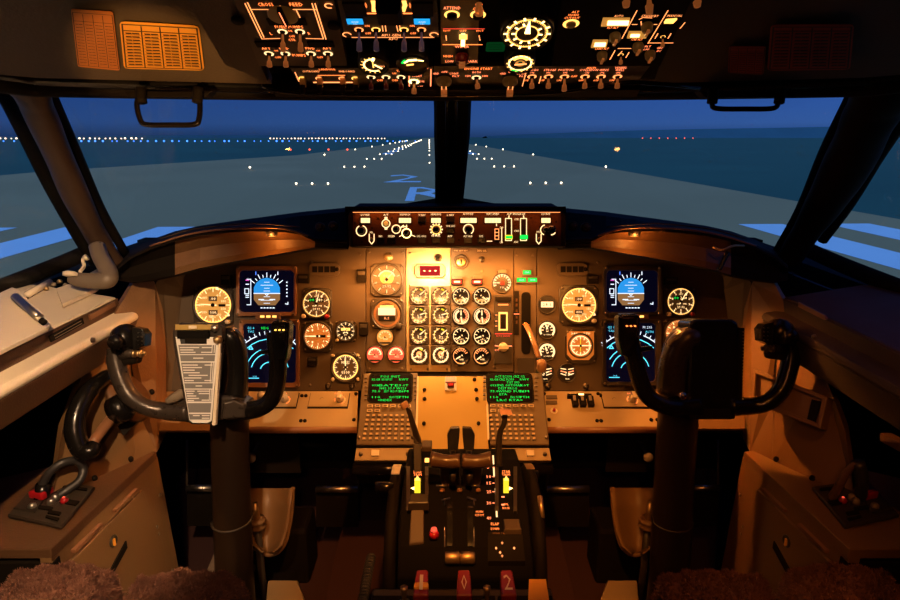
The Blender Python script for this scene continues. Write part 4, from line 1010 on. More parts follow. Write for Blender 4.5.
for s in (-1, 1):
    side = 'left' if s < 0 else 'right'
    if s < 0: t, f, b = screen('attitude_display', 'upper left screen showing a blue and brown artificial horizon', 240, 270.5, 294.5, 312, 237.5, 266, 297, 316)
    else: t, f, b = screen('attitude_display', 'upper right screen showing a blue and brown artificial horizon', 606, 270.5, 657, 312, 603, 266, 660, 315)
    q = K; z = .0034
    cx0 = 0 if s < 0 else -q * 1
    hx = [(-13, -8), (-13, 4), (-10, 11), (-5, 14.5), (0, 15.5), (5, 14.5), (10, 11), (13, 4), (13, -8), (8, -13), (-8, -13)]
    top = [(cx0 + x * q, y * q - q * 1.5) for x, y in ((-13, -.5), (-13, 5), (-10.5, 10), (-6, 13.6), (0, 15), (6, 13.6), (10.5, 10), (13, 5), (13, -.5))]
    bot = [(cx0 + x * q, y * q - q * 1.5) for x, y in ((-13, -1), (13, -1), (13, -7), (8.5, -12.5), (-8.5, -12.5), (-13, -7))]
    b.poly(top[::-1], z, 'lit_sky'); b.poly(bot[::-1], z, 'lit_ground'); b.line([(cx0 - 13 * q, -2.2 * q), (cx0 + 13 * q, -2.2 * q)], .9 * q, z + .0002, SW)
    for yy, w_ in ((10, 2.5), (7, 6), (4, 2.5), (1.2, 3), (-4.5, 3), (-8, 6), (-11, 3)): b.line([(cx0 - w_ * q, yy * q - q), (cx0 + w_ * q, yy * q - q)], .55 * q, z + .0003, SW)
    b.line([(cx0 - 8 * q, -8.3 * q), (cx0 - 3 * q, -8.3 * q)], 1.1 * q, z + .0003, SW); b.line([(cx0 + 3 * q, -8.3 * q), (cx0 + 8 * q, -8.3 * q)], 1.1 * q, z + .0003, SW); b.line([(cx0 - 1.8 * q, -2.6 * q), (cx0 + 1.8 * q, -2.6 * q), (cx0, -4.4 * q), (cx0 - 1.8 * q, -2.6 * q)], .7 * q, z + .0004, SW)
    for k in range(-4, 5):
        a = math.radians(90 + k * 13); r0, r1 = 15.6, 18 if k % 2 else 20
        b.line([(cx0 + r0 * q * math.cos(a), r0 * q * math.sin(a) - 1.5 * q), (cx0 + r1 * q * math.cos(a), r1 * q * math.sin(a) - 1.5 * q)], .8 * q, z + .0003, SW)
    b.line([(cx0 - 11 * q, 19.5 * q), (cx0 - 11 * q, 16.5 * q)], .9 * q, z, 'lit_blue'); b.line([(cx0 + 11 * q, 19.5 * q), (cx0 + 11 * q, 16.5 * q)], .9 * q, z, SW)
    b.line([(-20 * q, 12 * q), (-16 * q, 12 * q), (-16 * q, -13.5 * q), (-20 * q, -13.5 * q)], .8 * q, z, SW)
    b.line([(-22 * q, 2.5 * q), (-18 * q, 2.5 * q), (-18 * q, -2.5 * q), (-22 * q, -2.5 * q), (-22 * q, 2.5 * q)], .8 * q, z, SW)
    for yy in (11, 7, -4, -6): b.line([(-21 * q, yy * q), (-18 * q, yy * q)], .9 * q, z, 'lit_scrwhite' if yy < 8 else 'lit_magenta')
    for yy in (9, 5.5, 2, -1.5, -5): b.disc((20 * q * (1 if s < 0 else .1) + (0 if s < 0 else 0), yy * q), .8 * q, z, SW, 8) if s < 0 else None
    b.line([(18.5 * q, -12.5 * q), (21 * q, -13 * q), (21 * q, -11 * q)], .9 * q, z, SW)
    for k in range(5): b.line([((-6 + 3 * k) * q, -16.6 * q), ((-4.6 + 3 * k) * q, -16.6 * q)], 1.1 * q, z, SW)
    b.build('display', t)
    # navigation display
    if s < 0: t, f, b = screen('navigation_display', 'lower left screen with cyan map arcs behind the yoke grip', 244, 323.5, 296.5, 382.5, 240.5, 319.5, 300, 387)
    else: t, f, b = screen('navigation_display', 'lower right screen with cyan map arcs behind the yoke grip', 605.5, 323, 654.5, 381.5, 602, 319.5, 660, 385)
    for r, m_, wd, a0, a1 in ((38, 'lit_scrwhite', 1.0, 42, 70), (38, 'lit_scrwhite', 1.0, 110, 138), (33, CY, .9, 45, 135), (24, CY, .9, 150, 105) if s > 0 else (24, CY, .9, 165, 112), (19, CY, .9, 15, 165), (10, CY, 1.0, 20, 160)):
        b.arc((0, -19 * q), (r - wd / 2) * q, (r + wd / 2) * q, z, m_, a0, a1)
    for k in range(13):
        a = math.radians(45 + k * 7.5); b.line([(38 * q * math.cos(a), 38 * q * math.sin(a) - 19 * q), (41 * q * math.cos(a), 41 * q * math.sin(a) - 19 * q)], .7 * q, z, SW)
    b.text('GS 0', -19 * q, 25 * q, 7 * q, 2.4 * q, z, CY); b.text('TAS', -19 * q, 21.5 * q, 6 * q, 2 * q, z, CY); b.text('HDG', -5 * q, 25 * q, 7 * q, 2.4 * q, z, GN); b.text('M 295', 17 * q, 25 * q, 9 * q, 2.4 * q, z, SW); b.text('ALTN', 19 * q, 20.5 * q, 8 * q, 2 * q, z, CY)
    b.line([(-21 * q, 4 * q), (-19 * q, 7 * q), (-17 * q, 4 * q), (-21 * q, 4 * q)], 1 * q, z, CY); b.line([(1 * q, -23 * q), (3.4 * q, -16 * q), (5.5 * q, -23 * q), (1 * q, -23 * q)], 1 * q, z, SW); b.disc((2 * q, -12 * q), 1.6 * q, z, 'lit_sky', 10)
    b.line([(-21 * q, -25 * q), (-11 * q, -25 * q)], .8 * q, z, CY); b.text('VOR', -15 * q, -23.4 * q, 4 * q, 1.6 * q, z, CY)
    b.build('display', t)
    # brown lamp strip between the two screens
    x0, x1 = (257, 282) if s < 0 else (621, 647)
    b = MB(MP); b.pr(x0, 314, x1, 319, 'bezel_warm', 0, .014, bev=.001)
    for k in range(3): b.pr(x0 + 5 + k * 6, 315.3, x0 + 9 + k * 6, 317.4, 'lit_amber', .014, .0146)
    tag(b.build('annunciator_strip'), 'small lit strip between the two %s screens' % side, 'indicator')

# --- altimeters, vertical speed, clocks
for px, py, side, cs in ((317, 303.5, 'left', (302, 288, 332, 319)), (680, 301.5, 'right', (663, 287, 696, 317))):
    t, f, R = instrument('altimeter', 'altimeter with a green and white number window beside the %s upper screen' % side, px, py, 13.2, cs)
    b = MB(f); b.disc((0, 0), R, 0, 'dial_brown'); ticks(b, R, 10, 90, 450, .78, .97, .06); ticks(b, R, 50, 90, 450, .88, .97, .02); b.arc((0, 0), R * .95, R * .99, .0012, 'lit_amber')
    b.rect(-R * .55, R * .12, R * .55, R * .42, .0009, 'black'); b.text('00', -R * .35, R * .27, R * .35, R * .2, .0015, 'lit_green'); b.text('240', R * .2, R * .27, R * .5, R * .2, .0015, WH)
    b.text('ALT', 0, R * .55, R * .3, R * .1, .0014, WH); b.text('29.92', 0, -R * .42, R * .55, R * .16, .0014, WH); b.text('IN', -R * .2, -R * .18, R * .2, R * .1, .0014, WH); b.text('MB', R * .3, -R * .18, R * .25, R * .1, .0014, WH)
    for i in range(10):
        a = math.radians(90 - i * 36); b.text(str(i), R * .66 * math.cos(a), R * .66 * math.sin(a), R * .12, R * .15, .0014, WH)
    b.build('dial_face', t); needle(t, f, R, 76 if side == 'left' else 60, .85, .05)
    for kx in (-.95, .8):
        b = MB(f); b.lathe([(.0055, 0), (.0055, .010), (.004, .012), (0, .012)], 'knob_cream' if kx < 0 else 'red_plastic', (R * kx, -R * .95, 0), 12); b.build('knob', t)
for px, py, side, cs in ((318, 336, 'left', (303, 321, 333, 352)), (678, 333, 'right', (663, 319, 694, 349))):
    t, f, R = instrument('vertical_speed_indicator', 'orange vertical speed dial below the %s altimeter' % side, px, py, 13, cs)
    b = MB(f); b.disc((0, 0), R, 0, 'dial_orange'); ticks(b, R, 12, 0, 360, .76, .94, .07); ticks(b, R, 36, 0, 360, .86, .94, .025); b.rect(R * .15, -R * .1, R * .62, R * .1, .0009, 'black')
    for i, q_ in enumerate(('1', '2', '4')): 
        a = math.radians(130 - i * 45); b.text(q_, R * .6 * math.cos(a), R * .6 * math.sin(a), R * .1, R * .16, .0014, WH); b.text(q_, R * .6 * math.cos(a), -R * .6 * math.sin(a), R * .1, R * .16, .0014, WH)
    b.build('dial_face', t); needle(t, f, R, 180, .85, .08)
t, f, R = instrument('clock', 'small round clock right of the left vertical speed dial', 346, 331, 9, (335, 320.5, 357, 342), oct_=True)
b = MB(f); b.disc((0, 0), R, 0, 'dial_black'); ticks(b, R, 12, 90, 450, .72, .95, .08); ticks(b, R, 60, 90, 450, .88, .95, .02); b.rect(-R * .5, R * .05, R * .5, R * .35, .0009, 'lit_amber'); b.text('12:40', 0, R * .2, R * .8, R * .2, .0014, 'black'); b.arc((0, -R * .35), R * .2, R * .32, .0013, WH, 20, 160); b.text('ET', 0, -R * .42, R * .3, R * .16, .0014, WH); b.build('dial_face', t); needle(t, f, R, 110, .7, .05)
b = MB(f); b.cyl((-R * .9, -R * 1.0, 0), .0045, .008, 'knob_cream', 10); b.build('knob', t)
t, f, R = instrument('radio_magnetic_indicator', 'round dial with two digital windows under the small left clock', 346, 367, 13.2, (331, 352, 361, 383), oct_=True)
b = MB(f); b.disc((0, 0), R, 0, 'dial_brown'); b.arc((0, 0), R * .86, R * .94, .0012, 'lit_amber'); ticks(b, R, 12, 0, 360, .66, .86, .05); ticks(b, R, 36, 0, 360, .76, .86, .025); b.text('MILES', 0, R * .36, R * .6, R * .22, .0014, WH); b.text('0500', 0, -R * .38, R * .62, R * .24, .0014, WH); b.line([(0, R * .85), (0, -R * .1)], R * .04, .0016, WH); b.line([(-R * .15, 0), (R * .15, 0)], R * .04, .0016, WH); b.build('dial_face', t)
needle(t, f, R, 95, .8, .04)
for kx, ky in ((-.95, -.9), (.95, -.9), (-.95, .9), (.95, .9)):
    b = MB(f); b.cyl((R * kx, R * ky, 0), .0045, .009, 'knob_cream', 10); b.build('knob', t)

# --- standby instruments
t, f, R = instrument('standby_altimeter', 'standby altimeter in a square case, upper dial of the strip left of the engine gauges', 387, 279.5, 14.2, (370.5, 264, 404, 296.5))
b = MB(f); b.disc((0, 0), R, 0, 'dial_brown'); ticks(b, R, 10, 90, 450, .74, .95, .06); b.disc((0, R * .15), R * .5, .0008, 'dial_amber'); b.text('000', 0, R * .25, R * .5, R * .22, .0014, WH); b.line([(-R * .9, -R * .3), (R * .9, -R * .3)], R * .05, .0014, 'bezel'); b.text('29.92', 0, -R * .48, R * .6, R * .18, .0014, WH); b.arc((0, 0), R * .55, R * .66, .0012, WH, 20, 160); b.build('dial_face', t); needle(t, f, R, 48, .8, .06)
t, f, R = instrument('standby_horizon', 'standby horizon with a glowing cream window, middle of the strip left of the engine gauges', 387, 314, 13.8, (370.5, 298.5, 404, 328.5))
b = MB(f); b.disc((0, 0), R, 0, 'dial_brown'); b.arc((0, 0), R * .8, R * .95, .0009, 'bezel_warm'); b.rect(-R * .62, -R * .08, R * .62, R * .45, .0012, 'lit_white'); b.rect(-R * .5, R * .45, R * .5, R * .62, .0012, 'cream'); b.rect(-R * .6, -R * .5, R * .6, -R * .14, .0012, 'black'); b.text('ILS', 0, -R * .3, R * .35, R * .16, .0016, 'lit_soft'); b.build('dial_face', t)
b = MB(f); b.cyl((R * .9, -R * .85, 0), .009, .014, 'bezel', 16); b.build('caging_knob', t)
for px, py, r, m_, q_, lb in ((385, 337, 8, 'dial_amber', 'FLAP', 'small amber position dial under the standby horizon'), (375, 354.5, 8, 'dial_red', 'C', 'small round red-lit dial, left of the red pair'), (396, 354.5, 8, 'dial_red', 'C', 'small round red-lit dial, right of the red pair')):
    t, f, R = instrument('small_gauge', lb, px, py, r)
    b = MB(f); b.disc((0, 0), R, 0, m_); b.arc((0, 0), R * .68, R * .84, .0012, 'lit_white' if m_ == 'dial_red' else 'lit_soft', 0, 180); ticks(b, R, 7, 0, 180, .55, .7, .07); b.text(q_, R * .1, -R * .25, R * .6, R * .18, .0014, WH); b.rect(-R * .7, -R * .86, R * .7, -R * .6, .0009, 'bezel'); b.build('dial_face', t); needle(t, f, R, 175 if m_ == 'dial_red' else 200, .7, .07, m='lit_soft')

# --- engine gauges: four columns, four rows
ROW = ('top', 'second', 'third', 'bottom'); CN = ('far left', 'inner left', 'inner right', 'far right')
NEED = ((38, 42, -38, -38), (20, 15, 90, 90), (40, 45, 215, 200), (210, 50, 212, 215))
for r_ in range(4):
    for c_ in range(4):
        px = (419.3, 440.8, 461, 481.8)[c_]; py = (295.3, 315, 335, 354.8)[r_] + (1 if c_ > 1 else 0)
        t = thing('engine_gauge', 'engine gauge in the %s column, %s row of the four by four block' % (CN[c_], ROW[r_]), 'gauge', mpos(px, py), 'engine gauges')
        f = Fr(MP.w(*PX(px, py)), RT, UP); R = 8.3 * K
        b = MB(f)
        if c_ < 2: b.prism(rrect(-9.9 * K, -9.4 * K, 9.9 * K, 9.4 * K, .004), -.001, .004, 'bezel', bev=.001)
        b.lathe([(R * 1.14, 0), (R * 1.12, .0062), (R * 1.03, .0068), (R * 1.0, .0044)], 'bezel' if c_ < 2 else 'black_gloss', seg=30); b.build('bezel', t)
        f2 = Fr(f.w(0, 0, .0042), RT, UP); b = MB(f2); b.disc((0, 0), R, 0, 'dial_brown' if c_ < 2 else 'dial_black')
        if c_ < 2:
            b.arc((0, 0), R * .76, R * (.93 if r_ == 3 else .84), .001, WH if r_ == 3 else 'lit_amber', 100 if r_ != 3 else 60, 390 if r_ != 3 else 390)
            ticks(b, R, 11, 120, 400, .70, .95, .09); b.line([(R * .12, R * .72), (R * .35, R * .60)], R * .2, .0016, 'lit_yellow')
            b.text('%s' % ('96', '88', '62', '45')[r_], R * .05, -R * .28, R * .5, R * .3, .0014, WH)
            if r_ == 3: b.disc((0, R * .1), R * .35, .0013, 'lit_soft')
        else:
            lit = 'lit_pink' if r_ == 1 else WH
            b.arc((0, 0), R * .88, R * .95, .001, 'lit_white' if r_ != 3 else 'lit_soft', 0 if r_ < 3 else 60, 360 if r_ < 3 else 300)
            if r_ == 1: b.arc((0, 0), R * .55, R * .78, .001, WH, 110, 250); ticks(b, R, 7, -60, 60, .6, .88, .12, lit); b.line([(0, 0), (R * .1, -R * .75)], R * .16, .0014, WH)
            elif r_ == 3: ticks(b, R, 7, 30, 150, .6, .86, .08, 'lit_soft')
            else: ticks(b, R, 9, 60, 340, .62, .88, .09)
            b.text(('PRESS', 'TEMP', 'QTY', 'VIB')[r_], R * .05, -R * .42, R * .55, R * .2, .0014, lit)
        b.build('dial_face', t)
        needle(t, f2, R, NEED[r_][c_], .82, .13)
        if c_ < 2:
            for kx in (-.95, .95): b = MB(f2); b.cyl((R * kx, -R * 1.02, -.001), .0022, .0025, 'screw', 8, 0); b.build('screw', t)

# --- red led display, keyhole, small switches, placards at the top of the centre panel
t = thing('fuel_flow_display', 'rectangular red digital display above the left engine gauges', 'display', mpos(430, 271))
f = Fr(MP.w(*PX(430, 271)), RT, UP); q = K
b = MB(f); b.prism([(-13 * q, 7 * q), (13 * q, 7 * q), (15.5 * q, 3.5 * q), (15.5 * q, -3.5 * q), (13 * q, -7 * q), (-13 * q, -7 * q), (-15.5 * q, -3.5 * q), (-15.5 * q, 3.5 * q)], 0, .008, 'panel_brown', bev=.0015); b.build('bezel', t)
b = MB(f); b.prism([(x * q, y * q) for x, y in ((-10, 4.8), (10, 4.8), (10, -4.8), (-10, -4.8))], .008, .009, 'lit_led'); b.text('- - -', 0, 0, 13 * q, 1.2 * q, .0094, 'dial_red'); b.build('display', t)
t = thing('key_switch', 'round keyhole switch at the top of the centre panel', 'switch', mpos(461, 262))
f = Fr(MP.w(*PX(461, 262)), RT, UP); b = MB(f); b.lathe([(7.5 * q, 0), (7.4 * q, .003), (6 * q, .004), (5.2 * q, .002)], 'bezel', seg=28); b.build('collar', t)
b = MB(f); b.lathe([(4.8 * q, 0), (4.6 * q, .006), (3 * q, .007), (0, .007)], 'brass', seg=20); b.box((0, 0, .0074), (1.4 * q, 5 * q, .001), 'black'); b.build('lock_barrel', t)
def small_knob(px, py, label, m='bezel', r=3, h=.012, base='screw', name='toggle_switch', tilt=(0, -.3, 1)):
    t = thing(name, label, 'switch', mpos(px, py)); f = Fr(MP.w(*PX(px, py)), RT, UP)
    b = MB(f); b.lathe([(r * q * 1.2, -.001), (r * q * 1.2, .0015), (r * q * .7, .003), (0, .003)], base, seg=14); b.build('collar', t)
    d = V(tilt).normalized(); b = MB(f); b.tube([(0, 0, .002), d * h * .6, d * h], [r * q * .35, r * q * .4, r * q * .6], m, n=1, seg=10); b.build('lever', t); return t
small_knob(438, 258, 'small black knob above the red digital display', 'black', 3.4)
small_knob(482, 259.5, 'small toggle right of the round keyhole switch', 'bezel', 2.6)
t = small_knob(388.5, 257, 'small pale switch with a dark guard above the standby altimeter', 'cream', 3.6, base='brass')
for px, py, w_, h_, st, lb in ((461, 250.7, 17, 3.4, 'FUEL QTY TEST', 'long rounded dark placard at the top of the centre panel'), (482, 250.7, 11, 5, 'ENG OIL', 'short rounded dark placard at the top of the centre panel')):
    f = Fr(MP.w(*PX(px, py)), RT, UP); b = MB(f); b.prism(rrect(-w_ / 2 * q, -h_ / 2 * q, w_ / 2 * q, h_ / 2 * q, 1.5 * q), -.0008, .001, 'pillar_cover'); b.text(st, 0, 0, w_ * .8 * q, h_ * .4 * q, .0013, 'cream'); tag(b.build('label_plate'), lb, 'label')
for px, lb in ((457, 'left glowing red warning light above the engine gauges'), (477, 'right glowing red warning light above the engine gauges')):
    t = thing('warning_light', lb, 'indicator', mpos(px, 282)); f = Fr(MP.w(*PX(px, 282)), RT, UP)
    b = MB(f); b.prism(rrect(-5.6 * q, -3 * q, 5.6 * q, 3 * q, .002), -.001, .006, 'black'); b.box((1 * q, 4.5 * q, .005), (9 * q, 3 * q, .012), 'bezel'); b.build('housing', t)
    b = MB(f); b.prism(rrect(-4.6 * q, -2 * q, 4.6 * q, 2 * q, .0015), .006, .008, 'lit_red'); b.prism(rrect(-3 * q, -.7 * q, 3 * q, .9 * q, .0008), .008, .0084, 'lit_hot'); b.build('lens', t)
t, f, R = instrument('brake_pressure_gauge', 'black round gauge with bold white marks right of the keyhole switch', 502, 283, 9)
b = MB(f); b.disc((0, 0), R, 0, 'dial_black'); ticks(b, R, 13, 200, -60, .72, .95, .14); b.arc((0, 0), R * .9, R * .97, .001, WH, -60, 200); b.text('PSI', 0, -R * .5, R * .4, R * .2, .0013, WH); b.build('dial_face', t); needle(t, f, R, 178, .8, .12); b = MB(f); b.disc((0, 0), R * .25, .004, 'red_plastic', 14); b.build('hub', t)
f = Fr(MP.w(*PX(502, 271.5)), RT, UP); b = MB(f); b.box((0, 0, .004), (9 * q, 4.5 * q, .012), 'bezel'); tag(b.build('indicator_block', bevel=.001), 'small dark block above the brake pressure gauge', 'indicator')
# autobrake module
t = thing('autobrake_panel', 'narrow dark panel with an amber-edged window and pale knob under the brake gauge', 'control panel', mpos(503, 335)); f = Fr(MP.w(*PX(503, 335)), RT, UP)
b = MB(f); b.prism([(x * q, y * q) for x, y in ((-9, 40), (9, 40), (9, -29), (-9, -29))], -.001, .003, 'panel_dark', bev=.001); b.prism([(x * q, y * q) for x, y in ((-8, 38), (8, 38), (8, 34), (-8, 34))], .003, .008, 'black'); b.build('face_plate', t)
b = MB(f); b.rect(-4.6 * q, 4.5 * q, 4.6 * q, 23 * q, .0034, 'lit_amber'); b.prism([(x * q, y * q) for x, y in ((-3, 21), (3, 21), (3, 6), (-3, 6))], .003, .0042, 'black'); b.build('indicator_window', t)
b = MB(f); b.rect(-5 * q, 29.6 * q, 5 * q, 31 * q, .0034, 'lit_orange'); b.line([(-8 * q, 1.3 * q), (8.5 * q, 1.3 * q)], .9 * q, .0034, 'lit_red'); b.text('AUTO BRAKE', 0, -.9 * q, 14 * q, 1.6 * q, .0034, 'lit_red'); b.line([(-8 * q, -10.5 * q), (-4 * q, -11 * q)], .9 * q, .0034, 'lit_pink'); b.line([(4 * q, -11 * q), (8.5 * q, -11 * q)], .9 * q, .0034, 'lit_pink'); b.text('RTO', -6 * q, -15 * q, 4 * q, 1.6 * q, .0034, 'lit_pink')
for yy in (20, 14, 9): b.line([(-7.5 * q, yy * q), (-6 * q, yy * q)], .8 * q, .0034, 'lit_soft')
b.build('lit_legend', t)
b = MB(f); b.lathe([(4.6 * q, .003), (4.6 * q, .012), (3.6 * q, .016), (0, .016)], 'knob_cream', (0, -12 * q, 0), 18); b.box((0, -12 * q, .018), (10 * q, 3 * q, .008), 'knob_cream'); b.build('selector_knob', t)
# gear annunciators
for px, py, w_, lb in ((526.5, 272.5, 8, 'single green light above the gear lever'), (521, 280, 9, 'green light at lower left of the gear trio'), (532, 280, 9, 'green light at lower right of the gear trio')):
    t = thing('gear_light', lb, 'indicator', mpos(px, py)); f = Fr(MP.w(*PX(px, py)), RT, UP); b = MB(f); b.box((0, 0, .004), ((w_ + 2) * q, 6.5 * q, .010), 'bezel'); b.build('housing', t)
    b = MB(f); b.prism([(x * q, y * q) for x, y in ((-w_ / 2, 2), (w_ / 2, 2), (w_ / 2, -2), (-w_ / 2, -2))], .009, .0098, 'lit_green'); b.text('GEAR', 0, 0, w_ * .6 * q, 1.6 * q, .0102, 'lit_scrwhite'); b.build('lens', t)
# gear lever
t = thing('landing_gear_lever', 'landing gear lever with a translucent wheel-shaped knob in the black slot', 'lever', mpos(526, 325)); f = Fr(MP.w(*PX(526, 325)), RT, UP)
b = MB(f); b.prism(rrect(-4.6 * q, -29 * q, 4.6 * q, 33 * q, 4 * q), -.0006, .0012, 'black_matte'); b.build('slot', t)
b = MB(f); b.tube([(-1 * q, 1 * q, 0), (0, -2 * q, .03), (5 * q, -18 * q, .07), (8 * q, -30 * q, .085)], [.008, .0075, .007, .007], 'smoke_plastic', seg=10, flat=.7); b.build('arm', t)
b = MB(f); b.lathe([(0, -.011), (.013, -.011), (.017, -.006), (.017, .006), (.013, .011), (0, .011)], 'smoke_plastic', (10 * q, -37 * q, .088), 20, R=Matrix.Rotation(PI / 2, 3, 'Y')); b.build('wheel_knob', t)
b = MB(f); b.prism([(x * q, y * q) for x, y in ((-12, 34), (-7, 34), (-7, -10), (-12, -10))], -.0006, .0014, 'black'); 
for yy in (25, 20, 14, 8, 3): b.text('IIII', -9.5 * q, yy * q, 1.6 * q, 3 * q, .0017, 'bezel_warm')
b.line([(-12 * q, 11 * q), (-7 * q, 11 * q)], .7 * q, .0018, 'lit_pink'); b.build('speed_placard', t)
b = MB(f); b.prism(rrect(-9 * q, -50 * q, 8 * q, -33 * q, .004), -.0006, .006, 'panel_dark'); b.build('guard_plate', t)
# right of the lever: column of small gauges
for i, (px, py, lb) in enumerate(((547, 304.5, 'small round indicator with a white digital window right of the gear lever'), (547, 330, 'small round white-marked gauge, second below the digital one'), (547, 351.5, 'small round white-marked gauge, third below the digital one'), (545, 373, 'lowest small gauge right of the gear lever, left of the bottom pair'), (567, 373, 'right gauge of the bottom pair right of the gear lever'))):
    t, f, R = instrument('small_gauge', lb, px, py, 8.4); b = MB(f); b.disc((0, 0), R, 0, 'dial_black')
    if i == 0: b.rect(-R * .72, -R * .34, R * .72, R * .34, .001, WH); b.text('28.5', 0, 0, R * 1.0, R * .36, .0014, 'bezel')
    elif i < 3: b.arc((0, 0), R * .72, R * .95, .001, WH, -45, 215); ticks(b, R, 6, 0, 180, .45, .7, .1); b.text('DOWN', 0, -R * .55, R * .8, R * .16, .0014, WH); needle(t, f, R, 95 if i == 1 else 110, .7, .18)
    else:
        for s_ in (-1, 1):
            for k in range(3): b.line([(s_ * R * .15, R * (.45 - k * .35)), (s_ * R * .75, R * (.55 - k * .3))], R * .1, .001, WH if k != 1 else 'lit_pink')
        b.text('TRIM', 0, -R * .7, R * .5, R * .16, .0014, WH); needle(t, f, R, 25 if i == 3 else -20, .6, .12)
    b.build('dial_face', t)
t, f, R = instrument('radio_direction_indicator', 'amber-lit compass dial in a cut-corner case under the right airspeed dial', 580, 345.5, 11, (565, 329, 597, 364), oct_=True)
b = MB(f); b.prism([(x * R, y * R) for x, y in ((-1.22, 1.3), (1.22, 1.3), (1.22, -.8), (.75, -1.3), (-.75, -1.3), (-1.22, -.8))], -.0001, .0004, 'dial_orange'); b.disc((0, 0), R, .0005, 'dial_orange'); b.arc((0, 0), R * .82, R * .9, .0012, WH); ticks(b, R, 12, 0, 360, .6, .8, .07); ticks(b, R, 36, 0, 360, .72, .8, .03); b.line([(-R * .95, 0), (R * .95, 0)], R * .08, .0016, WH); b.text('340', -R * .55, R * 1.1, R * .6, R * .2, .0014, WH); b.text('270', R * .55, R * 1.1, R * .6, R * .2, .0014, WH); b.line([(0, R * .6), (0, -R * .5)], R * .05, .0016, 'lit_yellow'); b.build('dial_face', t); needle(t, f, R, 2, .7, .08)
# slotted annunciator boxes near the top of each side panel
for s in (-1, 1):
    px = 325 if s < 0 else 572; side = 'left' if s < 0 else 'right'
    t = thing('mode_annunciator', 'dark capsule-shaped box with four blank windows at the top of the %s panel' % side, 'indicator', mpos(px, 269.5)); f = Fr(MP.w(*PX(px, 269.5)), RT, UP)
    b = MB(f); b.prism(rrect(-15.5 * q, -6.5 * q, 15.5 * q, 6.5 * q, 5 * q), -.001, .009, 'panel_brown', bev=.0012); b.build('housing', t)
    for k in range(4): b = MB(f); b.prism([((x - 9.5 + 6 * k) * q, y * q) for x, y in ((-2.5, 3), (2.5, 3), (2.5, -3), (-2.5, -3))], .009, .0095, 'black'); b.build('window', t)
    b = MB(f); b.cyl((12.5 * q, 0, .008), 2 * q, .004, 'black', 10); b.build('button', t)
for px, py, w_, h_, lb in ((362, 276, 9, 13, 'dark projecting block near the top of the panel left of the standby altimeter'), (364, 328.5, 9, 13, 'dark projecting block right of the small left clock'), (304, 279, 11, 9, 'dark square block left of the mode annunciator, above the left altimeter'), (592, 279.5, 11, 9, 'dark square block above the right airspeed dial'),
                           (227, 280, 9, 10, 'dark block at the upper left corner of the left attitude screen'), (313, 361, 9, 8, 'dark block below the left vertical speed dial'), (670, 281, 12, 7, 'dark block above the right altimeter'), (664, 361, 8, 24, 'dark upright block beside the lower right screen')):
    f = Fr(MP.w(*PX(px, py)), RT, UP); b = MB(f); b.box((0, 0, .006), (w_ * q, h_ * q, .014), 'black'); b.box((0, h_ * .2 * q, .0135), (w_ * .8 * q, h_ * .3 * q, .002), 'panel_dark'); tag(b.build('indicator_block', bevel=.001), lb, 'indicator')
f = Fr(MP.w(*PX(226, 335)), RT, UP)
t = thing('marker_panel', 'small amber-lit square box partly hidden behind the checklist, left panel', 'indicator', mpos(226, 337))
b = MB(f); b.prism(rrect(-9 * q, -20 * q, 9 * q, 7 * q, .003), -.001, .006, 'bezel', bev=.001); b.build('bezel', t); b = MB(f); b.prism([(x * q, y * q) for x, y in ((-6, 4.5), (6, 4.5), (6, -5), (-6, -5))], .006, .007, 'dial_orange')
for k in range(4): b.line([((-4.5 + 3 * k) * q, 4 * q), ((-4.5 + 3 * k) * q, 1 * q)], 1 * q, .0074, 'lit_soft')
b.build('display', t)
for px, lb in ((328, 'small knob under the round two-window dial, left panel'), (352, 'second small knob under the round two-window dial'), (548, 'small knob under the bottom pair of gauges'), (586, 'small knob under the right compass dial')):
    small_knob(px, 386, lb, 'bezel', 2.6, base='screw')

